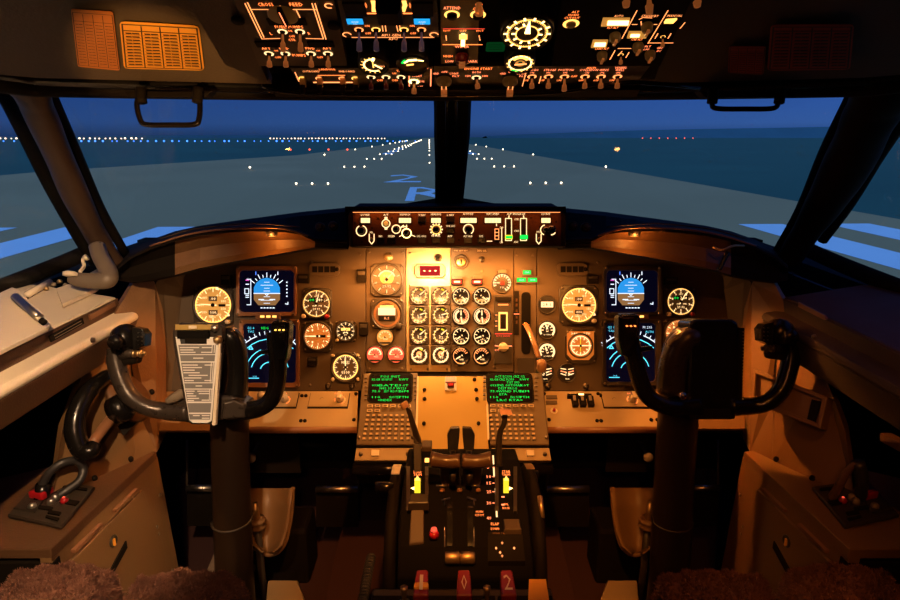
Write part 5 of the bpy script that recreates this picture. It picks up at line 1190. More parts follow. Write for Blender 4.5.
# ------------------------------------------------------------------ lower ledge panels
LO = Fr(at(300, 428, 1.46), (1, 0, 0), at(300, 391, 1.545) - at(300, 428, 1.46))
for s in (-1, 1):
    side = 'left' if s < 0 else 'right'
    P = [(243, 391), (358, 391), (357, 427), (243, 427)] if s < 0 else [(543, 391), (664, 391), (664, 427), (547, 427)]
    t = thing('ledge_panel', '%s sloping ledge panel below the main instruments, bright orange in the light' % side, 'control panel', LO.at(*LO.loc(P[0][0] + 55, 410)))
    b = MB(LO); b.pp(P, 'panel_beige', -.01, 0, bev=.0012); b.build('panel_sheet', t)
    b = MB(LO); a = LO.loc(P[3][0] - 20 * (s < 0), 427.5); c = LO.loc(P[2][0] + 20 * (s > 0), 427.5); b.tube([(a[0], a[1], -.009), (c[0], c[1], -.009)], .009, 'bezel_warm' if s < 0 else 'bezel_warm', seg=12, n=1); b.build('rounded_lip', t)
    P2 = [(158, 391), (243, 391), (243, 430), (158, 430)] if s < 0 else [(664, 391), (745, 391), (745, 428), (664, 428)]
    b = MB(LO); b.pp(P2, 'wall_tan', -.01, -.002); b.build('outer_sheet', t)
    scr = ((302, 396), (306, 396), (301, 421), (305, 421), (356, 394), (354, 420), (248, 421), (249, 397)) if s < 0 else ((545, 420), (549, 420), (598, 394), (601, 396), (597, 421), (601, 421), (651, 420), (657, 420), (544, 394))
    for x, y in scr:
        b = MB(LO); b.lathe([(.0045, 0), (.0045, .003), (.003, .004), (0, .004)], 'black', (*LO.loc(x, y), 0), 10); b.build('screw', t)
    # modules on the ledge
    for x0, x1, kx, lb in (((233, 298, 285, 'left light dimmer plate'), (309, 349, 340, 'plate')) if s < 0 else ((602, 650, 632, 'plate'),)):
        b = MB(LO); b.pr(x0, 393.5, x1, 408.5, 'black', 0, .002); b.pr(x0 + .6, 393.5, x1 - .6, 407.5, 'panel_beige', .002, .004, bev=.0006)
        b.arc(LO.loc(kx - 18, 400), .004, .0048, .0045, 'bezel', 30, 200); b.pt('PANEL', kx - 1, 394.6, 8, 1.2, 'lit_pink', .0045); b.arc(LO.loc(kx, 401), .012, .0135, .0045, 'lit_orange', -60, 200); b.build('dimmer_plate', t)
        b = MB(LO); u, v = LO.loc(kx, 400.5); b.lathe([(.0105, .004), (.0105, .012), (.009, .020), (0, .021)], 'knob_cream', (u, v, 0), 20); b.box((u, v, .020), (.007, .020, .010), 'knob_cream'); b.build('dimmer_knob', t)
    if s < 0:
        b = MB(LO); u, v = LO.loc(262, 398); b.lathe([(.010, .004), (.010, .012), (.008, .018), (0, .018)], 'knob_cream', (u, v, 0), 20); b.build('dimmer_knob', t)
    else:
        for k in range(3):
            b = MB(LO); u, v = LO.loc(574.5 + 7.8 * k, 404); b.box((u, v, .009), (.014, .026, .018), 'black', Matrix.Rotation(.2, 3, 'X')); b.box((u - .002, v + .004, .019), (.007, .014, .004), 'cream_dull', Matrix.Rotation(.2, 3, 'X')); b.build('guarded_switch', t, bevel=.001)
        b = MB(LO); b.pt('WARN', 573, 394, 8, 1.3, 'lit_amber'); b.pr(567, 396.5, 591, 399, 'black', 0, .012); b.pr(578, 396.6, 583, 398, 'lit_hot', .012, .0125); b.build('switch_guard_rail', t)
        b = MB(LO); u, v = LO.loc(554, 411); b.arc((u, v), .004, .009, .001, 'cream'); b.lathe([(.004, 0), (.0035, .008), (0, .009)], 'red_plastic', (u, v, 0), 12); b.build('red_button', t)
        for yy in (397.5, 402.8): b = MB(LO); b.pr(546, yy - 1.8, 557, yy + 1.8, 'panel_brown', 0, .003, bev=.0006); b.build('push_plate', t)

# ================================================================== CENTRE: FLIGHT COMPUTER KEYPADS AND PLATE
a0 = at(455, 374, 1.535); a1 = at(455, 462, 1.405)
CF = Fr(a1, (1, 0, 0), a0 - a1)
b = MB(CF); b.pp([(362, 373), (538, 373), (549, 470), (354, 470)], 'black', -.10, -.012); struct(b, 'trim_centre_console_body')
t = thing('centre_plate', 'bright bare metal plate between the two green-screened keypads', 'panel', CF.at(*CF.loc(452, 410)))
b = MB(CF); b.pp([(418, 376), (485, 376), (489.5, 462), (416, 462)], 'panel_plate', -.012, -.001, bev=.001); b.build('plate', t)
for x, y in ((424.5, 390), (476, 390), (424.5, 399), (477, 399), (424, 423.5), (478.5, 423.5), (474.5, 379.5)):
    b = MB(CF); b.lathe([(.0048, -.001), (.0048, .003), (.003, .0042), (0, .0042)], 'black', (*CF.loc(x, y), 0), 10); b.build('screw', t)
b = MB(CF); b.pr(445, 377.5, 456.5, 391, 'steel', -.001, .004, rad=.002); b.pr(445.5, 378, 456, 383.5, 'lit_blue' if False else 'frost_blue', .004, .009, bev=.001); b.pr(447.5, 383.5, 454, 388.5, 'black', .004, .005); b.pr(448.2, 384.5, 453.4, 387.5, 'red_plastic', .005, .011, bev=.0008); b.build('guarded_switch', t)
for s in (-1, 1):
    side = 'left' if s < 0 else 'right'
    X = (lambda x: x) if s < 0 else (lambda x: 905.5 - x)
    P = [(363.5, 374), (417.5, 374), (415, 446), (356.5, 446)]
    P = [(X(x), y) for x, y in P]
    t = thing('flight_computer_keypad', '%s keypad unit with a green text screen, beside the bright centre plate' % side, 'keypad', CF.at(*CF.loc(X(388), 410)))
    b = MB(CF); b.pp(P, 'cdu_body', -.02, .008, bev=.0025); b.build('housing', t)
    x0, x1 = (368.5, 413) if s < 0 else (486, 533)
    b = MB(CF); 
    A = CF.loc((x0 + x1) / 2, 404.5); B_ = CF.loc((x0 + x1) / 2, 374.8); C_ = CF.loc(x0, 390); D_ = CF.loc(x1, 390)
    b.prism(rrect(C_[0], A[1], D_[0], B_[1], .010), .008, .010, 'black'); b.prism(rrect(C_[0] + .004, A[1] + .004, D_[0] - .004, B_[1] - .004, .009), .010, .0105, 'black_gloss')
    rows = [('POS INIT', .55, .25, 0), ('REF AIRPORT', .3, .5, -.15), ('KLAX', .2, .2, -.3), ('GATE', .6, .25, -.12), ('N42 33.9 W121', .75, .55, .1), ('SET IRS POS', .5, .3, .1), ('LOG', .2, .3, -.3), ('ROUTE>', .3, .5, .2), ('<INDEX', .4, .3, -.25)] if s < 0 else \
           [('ACT ECON CRZ 1/2', .8, .3, 0), ('CRZ FL350', .4, .3, -.15), ('TGT SPD', .35, .25, .15), ('.742 OPT/MAX', .7, .2, 0), ('DEST PROG', .5, .3, -.1), ('WIND FUEL', .7, .3, .05), ('ETA', .2, .3, -.3), ('ENG OUT>', .3, .3, .28), ('LRC RTA>', .7, .3, .0)]
    ya, yb = 378.5, 402
    for i, (q_, w_, h_, off) in enumerate(rows):
        y = ya + (yb - ya) * i / 8.0
        if s < 0 and i in (2, 6): continue
        b.pt(q_, (x0 + x1) / 2 + off * 22, y, w_ * (x1 - x0) * .78, 2.1, 'lit_green', .0112)
    for i in (1, 3, 5, 7): b.pt(('KLGB', '0935', '75.0', '110')[i // 2], x0 + 8, ya + (yb - ya) * i / 8.0, 8, 1.9, 'lit_green', .0112); b.pt(('RWY', '5.0T', 'NM', 'PTH')[i // 2], x1 - 9, ya + (yb - ya) * i / 8.0, 9, 1.9, 'lit_green', .0112)
    b.build('screen', t)
    for k in range(6):
        for xx in (X(366.4) if s < 0 else 484.3, 415.3 if s < 0 else 535.6):
            b = MB(CF); u, v = CF.loc(xx, 379 + k * 4.3); b.box((u, v, .010), (.0058, .0055, .006), 'key_dark'); b.build('line_key', t)
    kx0, kx1 = (368, 412) if s < 0 else (490, 535)
    for r_ in range(2):
        for c_ in range(6 if r_ == 0 else 2):
            xx = kx0 + 2.5 + c_ * 7.6 - r_ * .3 * (-s); b = MB(CF); u, v = CF.loc(xx, 408 + r_ * 4.8); b.box((u, v, .0105), (.0125, .0072, .007), 'key_cap'); b.box((u, v, .0142), (.009, .004, .0006), 'key_dark'); b.build('key', t)
    for r_ in range(6):
        y = 417.5 + r_ * 4.6
        for c_ in range(8):
            xx = kx0 - .5 - (r_ * .8 if s < 0 else -r_ * .55) + c_ * (5.75 + .10 * r_ * (1 if s < 0 else 0)) + 1
            b = MB(CF); u, v = CF.loc(xx, y); b.box((u, v, .0095), (.0098, .0062, .004), 'key_dark'); b.box((u, v, .0125), (.0062, .0046, .005), 'key_cap'); b.build('key', t)
    for (x, y) in ((359.5, 439), (413, 439)):
        b = MB(CF); b.lathe([(.0045, .008), (.0045, .011), (0, .012)], 'screw', (*CF.loc(X(x), y), 0), 10); b.build('screw', t)
    # unit below the keypad
    t = thing('lower_module', '%s small beige module under the keypad with a pale square button' % side, 'control panel', CF.at(*CF.loc(X(385), 454)))
    P = [(X(x), y) for x, y in ((356.5, 448.5), (414, 448.5), (413, 461), (354.5, 461))]
    b = MB(CF); b.pp(P, 'panel_beige', -.01, .004, bev=.001); b.build('face_plate', t)
    b = MB(CF); x_ = X(375.5); b.pr(x_ - 4, 451, x_ + 4, 457, 'cream', .004, .009, bev=.001); b.build('button', t)
    for x in (361, 408): b = MB(CF); b.lathe([(.005, .004), (.005, .008), (0, .009)], 'screw', (*CF.loc(X(x), 455), 0), 10); b.build('screw', t)
    b = MB(CF); q0 = CF.loc(X(352), 466); q1 = CF.loc(X(418), 466); b.tube([(q0[0], q0[1], -.02), (q1[0], q1[1], -.02)], .014, 'black_gloss', seg=12, n=1); b.build('rounded_lip', t)
    # bright edge strips beside the plate
    b = MB(CF); xs_ = 418 if s < 0 else 486.5; b.pp([(xs_ - 1.5, 377), (xs_ + .5, 377), (xs_ + (-.5 if s < 0 else 3), 440), (xs_ - (2.5 if s < 0 else -1), 440)], 'cream', -.001, .004)
    tag(b.build('edge_strip'), 'narrow bright strip along the %s side of the centre plate' % side, 'strip')

# ================================================================== THROTTLE QUADRANT AND PEDESTAL
prof = [(1.245, .50), (1.225, .555), (1.17, .598), (1.10, .612), (1.02, .612), (.95, .597), (.89, .565), (.855, .53)]
def qz(y):
    for (a, za), (b_, zb) in zip(prof[:-1], prof[1:]):
        if y <= a and y >= b_: return za + (zb - za) * (a - y) / (a - b_)
    return prof[-1][1]
def QY(py):   # the y on the hump seen at this picture height
    best = None
    for i in range(400):
        y = 1.245 - (1.245 - .855) * i / 399; d = V((0, y, qz(y))) - CAM; v = 300 - 600 * d.dot(UP) / d.dot(FW)
        if best is None or abs(v - py) < best[0]: best = (abs(v - py), y, d.dot(FW))
    return best[1], best[2]
def QP(px, py, h=0.0):
    y, d = QY(py); return V(((px - 450) / 600 * d, y, qz(y) + h))
tq = thing('throttle_quadrant', 'black throttle quadrant hump with levers and lit scales on the centre pedestal', 'throttle quadrant', V((.005, 1.05, .10)))
m = MB(); XL, XR = -.090, .142
P = [V((XL, y, z)) for y, z in prof] + [V((XL, .855, .10)), V((XL, 1.245, .10))]
m.slab(P, (XR - XL, 0, 0), 'black_matte'); m.build('housing', tq, bevel=.004)
def qstrip(px, y0, y1, wpx, mt, h=.0015, n=14):
    m = MB(); vs = []
    for i in range(n + 1):
        y = y0 + (y1 - y0) * i / n; x = px(y) if callable(px) else px
        vs += [QP(x - wpx / 2, y, h), QP(x + wpx / 2, y, h)]
    m.add(vs, [(2 * i, 2 * i + 1, 2 * i + 3, 2 * i + 2) for i in range(n)], mt); return m
def qtext(m, st, px, py, wp, hp, mt, h=.002):
    vs, fs = glyphs(st); y, d = QY(py); k = d / 600
    ya, _ = QY(py - 2); yb, _ = QY(py + 2); kv = min(max((ya - yb) / 4, k), 2.2 * k)
    pts = []
    for a, b_ in vs:
        yy = y + b_ * hp * kv; pts.append(V(((px - 450) * k + a * wp * k, yy, qz(min(max(yy, .856), 1.244)) + h)))
    m.add(pts, fs, mt)
# white-lit flap scale
m = qstrip(lambda y: 493 + (y - 455) * .052, 456, 477, 1.4, 'lit_white'); m.build('flap_scale_light', tq)
m = qstrip(lambda y: 494 + (y - 455) * .045, 489, 518, 1.6, 'lit_white'); m.build('flap_scale_light', tq)
m = MB()
for st, y in (('5', 468), ('10', 477.5), ('15', 484), ('25', 492.5), ('30', 504), ('40', 519)): qtext(m, st, 489 if len(st) > 1 else 488, y, 4.4 if len(st) > 1 else 2.2, 3.0, 'lit_pink')
qtext(m, 'FLAP', 495, 525, 8, 2.4, 'lit_orange'); qtext(m, 'DOWN', 495, 529.5, 8, 2.2, 'lit_orange'); qtext(m, 'HORN', 479.5, 512.5, 7, 2.0, 'lit_orange'); qtext(m, 'CUTOUT', 479.5, 516, 9, 2.0, 'lit_orange')
for y in (468, 477.5, 484, 492.5, 504): qtext(m, '-', 493.5, y, 2, .8, 'lit_pink')
m.build('flap_scale', tq)
# stabiliser trim indicators
for s in (-1, 1):
    c = 417.5 if s < 0 else 506
    m = MB()
    P = [QP(c - 10, 470, .0), QP(c - 6, 466, .004), QP(c + 7, 466, .004), QP(c + 10, 470, 0), QP(c + 11, 515, 0), QP(c - 11, 515, 0)]
    m = MB()
    for (xa, xb) in ((c - 11, c - 7.5), (c + 7.5, c + 11)):
        vs = []
        for i in range(11):
            y = 470 + 45 * i / 10; vs += [QP(xa - .0, y, .001), QP(xa, y, .008), QP(xb, y, .008), QP(xb, y, .001)]
        m.add(vs, [(4 * i + k, 4 * i + k + 1, 4 * i + k + 5, 4 * i + k + 4) for i in range(10) for k in range(3)], 'bezel')
    m.build('trim_bezel', tq)
    m = MB(); m2 = qstrip(c, 480, 495, 6 if s < 0 else 5.4, 'lit_yellow', .004); m2.build('trim_pointer', tq)
    m = MB(); qtext(m, 'STAB' if s > 0 else 'STAB', c, 472.5, 8, 2.2, 'lit_orange'); qtext(m, 'TRIM', c, 475.5, 8, 2.2, 'lit_orange')
    vs = [QP(c - 3 + (1 if s > 0 else 0), 483, .005), QP(c, 477.5, .005), QP(c + 3, 483, .005)]; m.add(vs, [(0, 1, 2)], 'lit_amber')
    for y in (498, 505.5): qtext(m, '-', c - s * -3.0 * -1, y, 3, 1.4, 'lit_pink')
    qtext(m, 'APL', c + (-3 if s < 0 else 0), 505, 5, 2.2, 'lit_orange'); qtext(m, 'NOSE', c + (-2 if s < 0 else 0), 509, 7, 2.2, 'lit_orange')
    m.add([QP(c - 7 * 1, 491, .006), QP(c - 3, 489.5, .006), QP(c - 3, 493, .006)] if s < 0 else [QP(c + 7, 491, .006), QP(c + 3, 489.5, .006), QP(c + 3, 493, .006)], [(0, 1, 2)], 'lit_hot')
    m.build('trim_scale', tq)
m = MB(); m.box(QP(427, 450, .01), (.022, .03, .012), 'panel_brown'); m.build('side_block', tq, bevel=.002)
for y_, mm in ((462, 'lit_amber'), (469, 'lit_hot')):
    m = MB(); m.box(QP(427, y_, .004), (.0085, .010, .004), mm); m.build('lit_window', tq)
# thrust levers with spanning grips, reverse levers on top
for s in (-1, 1):
    xc = 461 + s * 16
    m = MB(); g0 = at(461 + s * 1.0, 461, 1.10); g1 = at(461 + s * 31, 459, 1.10)
    m.tube([g0, g0 * .5 + g1 * .5 + V((0, 0, -.003)), g1], [.0135, .0125, .0145], 'lever_brown', seg=16, n=5); m.build('thrust_lever_grip', tq)
    m = MB(); c = at(461 + s * 8, 470, 1.115); e = QP(461 + s * 9, 498, -.01)
    m.slab([at(461 + s * 2, 464, 1.115), at(461 + s * 22, 464, 1.115), at(461 + s * 20, 482, 1.13), at(461 + s * 17, 492, 1.15), at(461 + s * 2, 492, 1.15)], FW * .016, 'lever_brown'); m.build('thrust_lever', tq, bevel=.003)
    m = MB(); m.tube([at(461 + s * 8, 462, 1.12), at(461 + s * 8, 452, 1.15), at(461 + s * 7, 443, 1.17)], [.006, .006, .006], 'bezel', seg=8, n=2, flat=.8)
    m.slab([at(461 + s * 1.2, 428, 1.16), at(461 + s * 10.5, 428.5, 1.16), at(461 + s * 14, 435, 1.15), at(461 + s * 13, 451, 1.13), at(461 + s * 3, 451, 1.13), at(461 + s * 1.5, 436, 1.15)], FW * .02, 'black_gloss'); m.build('reverse_lever', tq, bevel=.004)
    m = MB(); m.lathe([(.006, 0), (.007, .02), (.0075, .024), (0, .025)], 'bezel', at(461 + s * 8, 483, 1.13) - FW * .008, 12); m.build('pivot_cap', tq)
for x in (442, 459.5, 478):
    m = MB(); m.lathe([(.005, 0), (.005, .003), (.003, .004), (.002, .002)], 'bezel_warm', QP(x, 492, .002), 14); m.build('button', tq)
for pts in (((442, 501.5), (450, 499.5)), ((467, 498.5), (476, 501.5)), ((436, 487), (447, 487)), ((471, 487), (480, 487))):
    m = MB(); m.tube([QP(*pts[0], .003), QP(*pts[1], .003)], .0016, 'steel', n=1, seg=8); m.build('trim_edge', tq)
for x0, x1 in ((447, 452.5), (467.5, 473)): 
    m = qstrip((x0 + x1) / 2, 503, 548, x1 - x0, 'black_gloss', .003); m.build('lever_slot', tq)
m = MB(); m.tube([QP(444.5, 500, .002), QP(444.7, 548, .002)], .0012, 'steel', n=1, seg=6); m.tube([QP(474, 500, .002), QP(474, 548, .002)], .0012, 'steel', n=1, seg=6); m.build('slot_edge', tq)
for s in (-1, 1):
    m = MB(); c = QP(460 + s * 7.6, 562, .008); m.lathe([(0, -.0125), (.009, -.0125), (.0105, -.011), (.0105, .011), (.009, .0125), (0, .0125)], 'brass', c, 18, R=Matrix.Rotation(PI / 2, 3, 'Y')); m.box(c + V((0, 0, -.012)), (.012, .006, .02), 'panel_dark'); m.build('start_lever_knob', tq)
# speed brake lever (left)
m = MB(); m.tube([at(403, 402, 1.13), at(406, 408, 1.13)], [.0095, .0105], 'smoke_plastic', n=1, seg=10, flat=.7)
m.build('speed_brake_knob', tq, bevel=.002)
m = MB(); m.slab([at(405, 406, 1.135), at(411, 410, 1.135), at(421, 440, 1.15), at(422, 447, 1.15), at(414, 447, 1.15), at(413, 436, 1.15)], FW * .008, 'bezel'); m.slab([at(413, 444, 1.14), at(421, 444, 1.14), at(421, 472, 1.13), at(414, 472, 1.13)], FW * .012, 'panel_dark'); m.build('speed_brake_lever', tq, bevel=.0015)
# flap lever (right)
m = MB(); m.slab([at(500, 408.5, 1.13), at(511, 409.5, 1.13), at(513, 415.5, 1.12), at(500, 414.5, 1.12)], FW * .018, 'frost'); m.build('flap_lever_knob', tq, bevel=.002)
m = MB(); m.tube([at(505, 415, 1.135), at(504, 424, 1.14), at(500, 432, 1.15), at(499, 444, 1.16), at(499, 466, 1.17)], [.0055, .005, .0055, .006, .006], 'bezel', seg=8, flat=.6); m.build('flap_lever', tq)
# parking brake and red light
m = MB(); m.slab([QP(408, 518, .03), QP(429, 518, .03), QP(428, 508, .03), QP(411, 507.5, .03)], (0, 0, -.016), 'bezel'); m.slab([QP(411, 517, .016), QP(424, 517, .016), QP(424, 544, .004), QP(409, 546, .004)], (0, 0, -.006), 'panel_brown'); m.build('parking_brake_lever', tq, bevel=.002)
m = MB(); m.lathe([(.009, 0), (.009, .006), (.007, .010), (0, .011)], 'red_plastic', QP(434, 537, .001), 16); m.lathe([(.006, .010), (.005, .014), (0, .015)], 'dial_red', QP(434, 535.5, .001), 12); m.build('red_light', tq)
# stab trim cutout block lower right
m = MB(); m.slab([QP(488, 537, .010), QP(522, 537, .010), QP(525, 566, .010), QP(488, 566, .010)], (0, 0, -.02), 'black')
qtext(m, 'STAB TRIM', 500, 539, 15, 1.6, 'bezel_warm', .0115)
for x, y in ((502, 548.5), (496, 554), (514, 553.5), (500, 558), (502, 562)): qtext(m, '+' if x == 502 else '.', x, y, 2.4, 2.0, 'lit_soft', .0115)
m.build('cutout_panel', tq, bevel=.002)
for x, y in ((506, 528), (518, 528)): 
    m = MB(); m.box(QP(512, 530, .006), (.030, .03, .012), 'panel_brown'); m.build('cover_block', tq, bevel=.002); break
# trim wheels
for s in (-1, 1):
    side = 'left' if s < 0 else 'right'; xw = -.108 if s < 0 else .162
    t = thing('trim_wheel', '%s black trim wheel on the side of the throttle quadrant' % side, 'wheel', V((xw, 1.045, .44)))
    R = Matrix.Rotation(PI / 2, 3, 'Y')
    m = MB(); m.lathe([(.120, -.011), (.158, -.011), (.166, -.007), (.168, 0), (.166, .007), (.158, .011), (.120, .011), (.120, -.011)], 'black', (xw, 1.045, .44), 64, R=R); m.build('rim', t)
    m = MB(); m.lathe([(0, -.008), (.122, -.006), (.122, .006), (0, .008)], 'panel_dark', (xw, 1.045, .44), 32, R=R); m.build('web', t)
    aw = math.radians(68) if s < 0 else math.radians(60)
    m = MB(); n_ = 8; vs = []
    for i in range(n_ + 1):
        a = aw + i * .045
        for xx in (-.0085, .0085): vs.append(V((xw + xx, 1.045 + .1692 * math.cos(a), .44 + .1692 * math.sin(a))))
    m.add(vs, [(2 * i, 2 * i + 1, 2 * i + 3, 2 * i + 2) for i in range(n_)], 'cream' if s < 0 else 'bezel_warm'); m.build('white_mark', t)
    m = MB(); a = math.radians(100 if s < 0 else 30); p = V((xw, 1.045 + .165 * math.cos(a), .44 + .165 * math.sin(a))); 
    m.tube([p, p + V((s * .012, 0, .0)), p + V((s * .035, 0, .0))], [.007, .010, .010], 'black_gloss', n=1, seg=12); m.build('folding_handle', t)
# aft pedestal with fire handles and small switches
PZ = .525
PD = Fr((0, .80, PZ), (1, 0, 0), (0, 1, .0))
t = thing('aft_pedestal', 'dark pedestal box with fire handles behind the throttle quadrant', 'pedestal', V((0, .55, 0)))
m = MB(); m.box((.020, .45, PZ / 2 - .003), (.30, .79, PZ - .006), 'panel_dark'); m.build('body', t, bevel=.004)
m = MB(); m.slab([V((-.130, .845, PZ - .01)), V((.170, .845, PZ - .01)), V((.170, .847, .40)), V((-.130, .847, .40))], (0, .004, 0), 'black'); m.build('front_plate', t)
for x0, x1 in ((-.128, -.05), (-.048, .075), (.077, .168)):
    m = MB(); m.box(((x0 + x1) / 2, .62, PZ - .001), (x1 - x0 - .003, .40, .006), 'black'); m.build('face_plate', t, bevel=.001)
def FH(px, num, label):
    y = .818; dz = PZ + .03 - CAM.z
    p = V((0, y, PZ + .035)) - CAM; d = p.dot(FW); x = (px - 450) / 600 * d
    t2 = thing('fire_handle', label, 'handle', V((x, y, PZ)))
    m = MB(); m.slab([V((x - .010, y + .024, PZ + .034)), V((x + .010, y + .024, PZ + .034)), V((x + .0125, y - .028, PZ + .028)), V((x - .0125, y - .028, PZ + .028))], (0, 0, -.026), 'fire_handle')
    if num == '1': m.slab([V((x - .0115, y - .004, PZ + .0345)), V((x + .0115, y - .004, PZ + .0345)), V((x + .012, y - .016, PZ + .0335)), V((x - .012, y - .016, PZ + .0335))], (0, 0, -.01), 'placard')
    m.build('grip', t2, bevel=.003)
    m = MB(); f = Fr(V((x, y - .006, PZ + .0315)), (1, 0, 0), (0, 1, .115)); m.T = f.M; m.text(num, 0, 0, .013 if num == '2' else .0055 if num == '1' else .009, .030, .0035, 'cream'); 
    m.build('numeral', t2)
    m = MB(); m.box((x, y, PZ + .006), (.014, .03, .014), 'black'); m.build('stem', t2)
FH(421.5, '1', 'leftmost red fire handle, numbered 1, with an orange band, foot of the pedestal'); FH(507.5, '2', 'rightmost dark red fire handle, numbered 2, foot of the pedestal'); FH(464, '0', 'darker middle fire handle between the two numbered ones')
for i, (px, lb) in enumerate(((404, 'round-tipped toggle left of the numbered fire handle 1'), (487, 'round-tipped toggle just left of fire handle 2'))):
    y = .80; p = V((0, y, PZ + .03)) - CAM; x = (px - 450) / 600 * p.dot(FW)
    t2 = thing('toggle_switch', lb, 'switch', V((x, y, PZ))); m = MB(); m.lathe([(.010, 0), (.010, .004), (.006, .006)], 'screw', (x, y, PZ + .002), 14); m.build('collar', t2)
    m = MB(); m.tube([V((x, y, PZ + .004)), V((x, y, PZ + .022)), V((x, y + .002, PZ + .034))], [.003, .004, .0065], 'brass', n=2, seg=10); m.build('lever', t2)
m = MB(); m.slab([V((.125, .80, PZ + .002)), V((.160, .80, PZ + .002)), V((.160, .845, PZ + .012)), V((.132, .845, PZ + .012))], (0, 0, -.004), 'placard'); tag(m.build('orange_tab'), 'small orange lit corner plate right of fire handle 2', 'plate')
# coiled cord by the pedestal
m = MB(); pts = []
for i in range(220):
    a = i * .9; q = i / 219; c = V((-.150 - .006 * math.sin(q * 3), .97 - .15 * q, .48 - .08 * q)); pts.append(c + V((math.cos(a) * .008, math.sin(a) * .003, math.sin(a) * .008)))
m.tube(pts, .0022, 'rubber', seg=6, n=1); tag(m.build('coiled_cord'), 'thin black coiled cord hanging beside the left of the pedestal', 'cord')
m = MB(); q0 = at(537, 492, 1.12); m.tube([at(540, 496, 1.12), at(542.5, 518, 1.10)], .005, 'brass', n=1, seg=10); tag(m.build('handset_rod'), 'short bright upright rod right of the right trim wheel', 'rod')

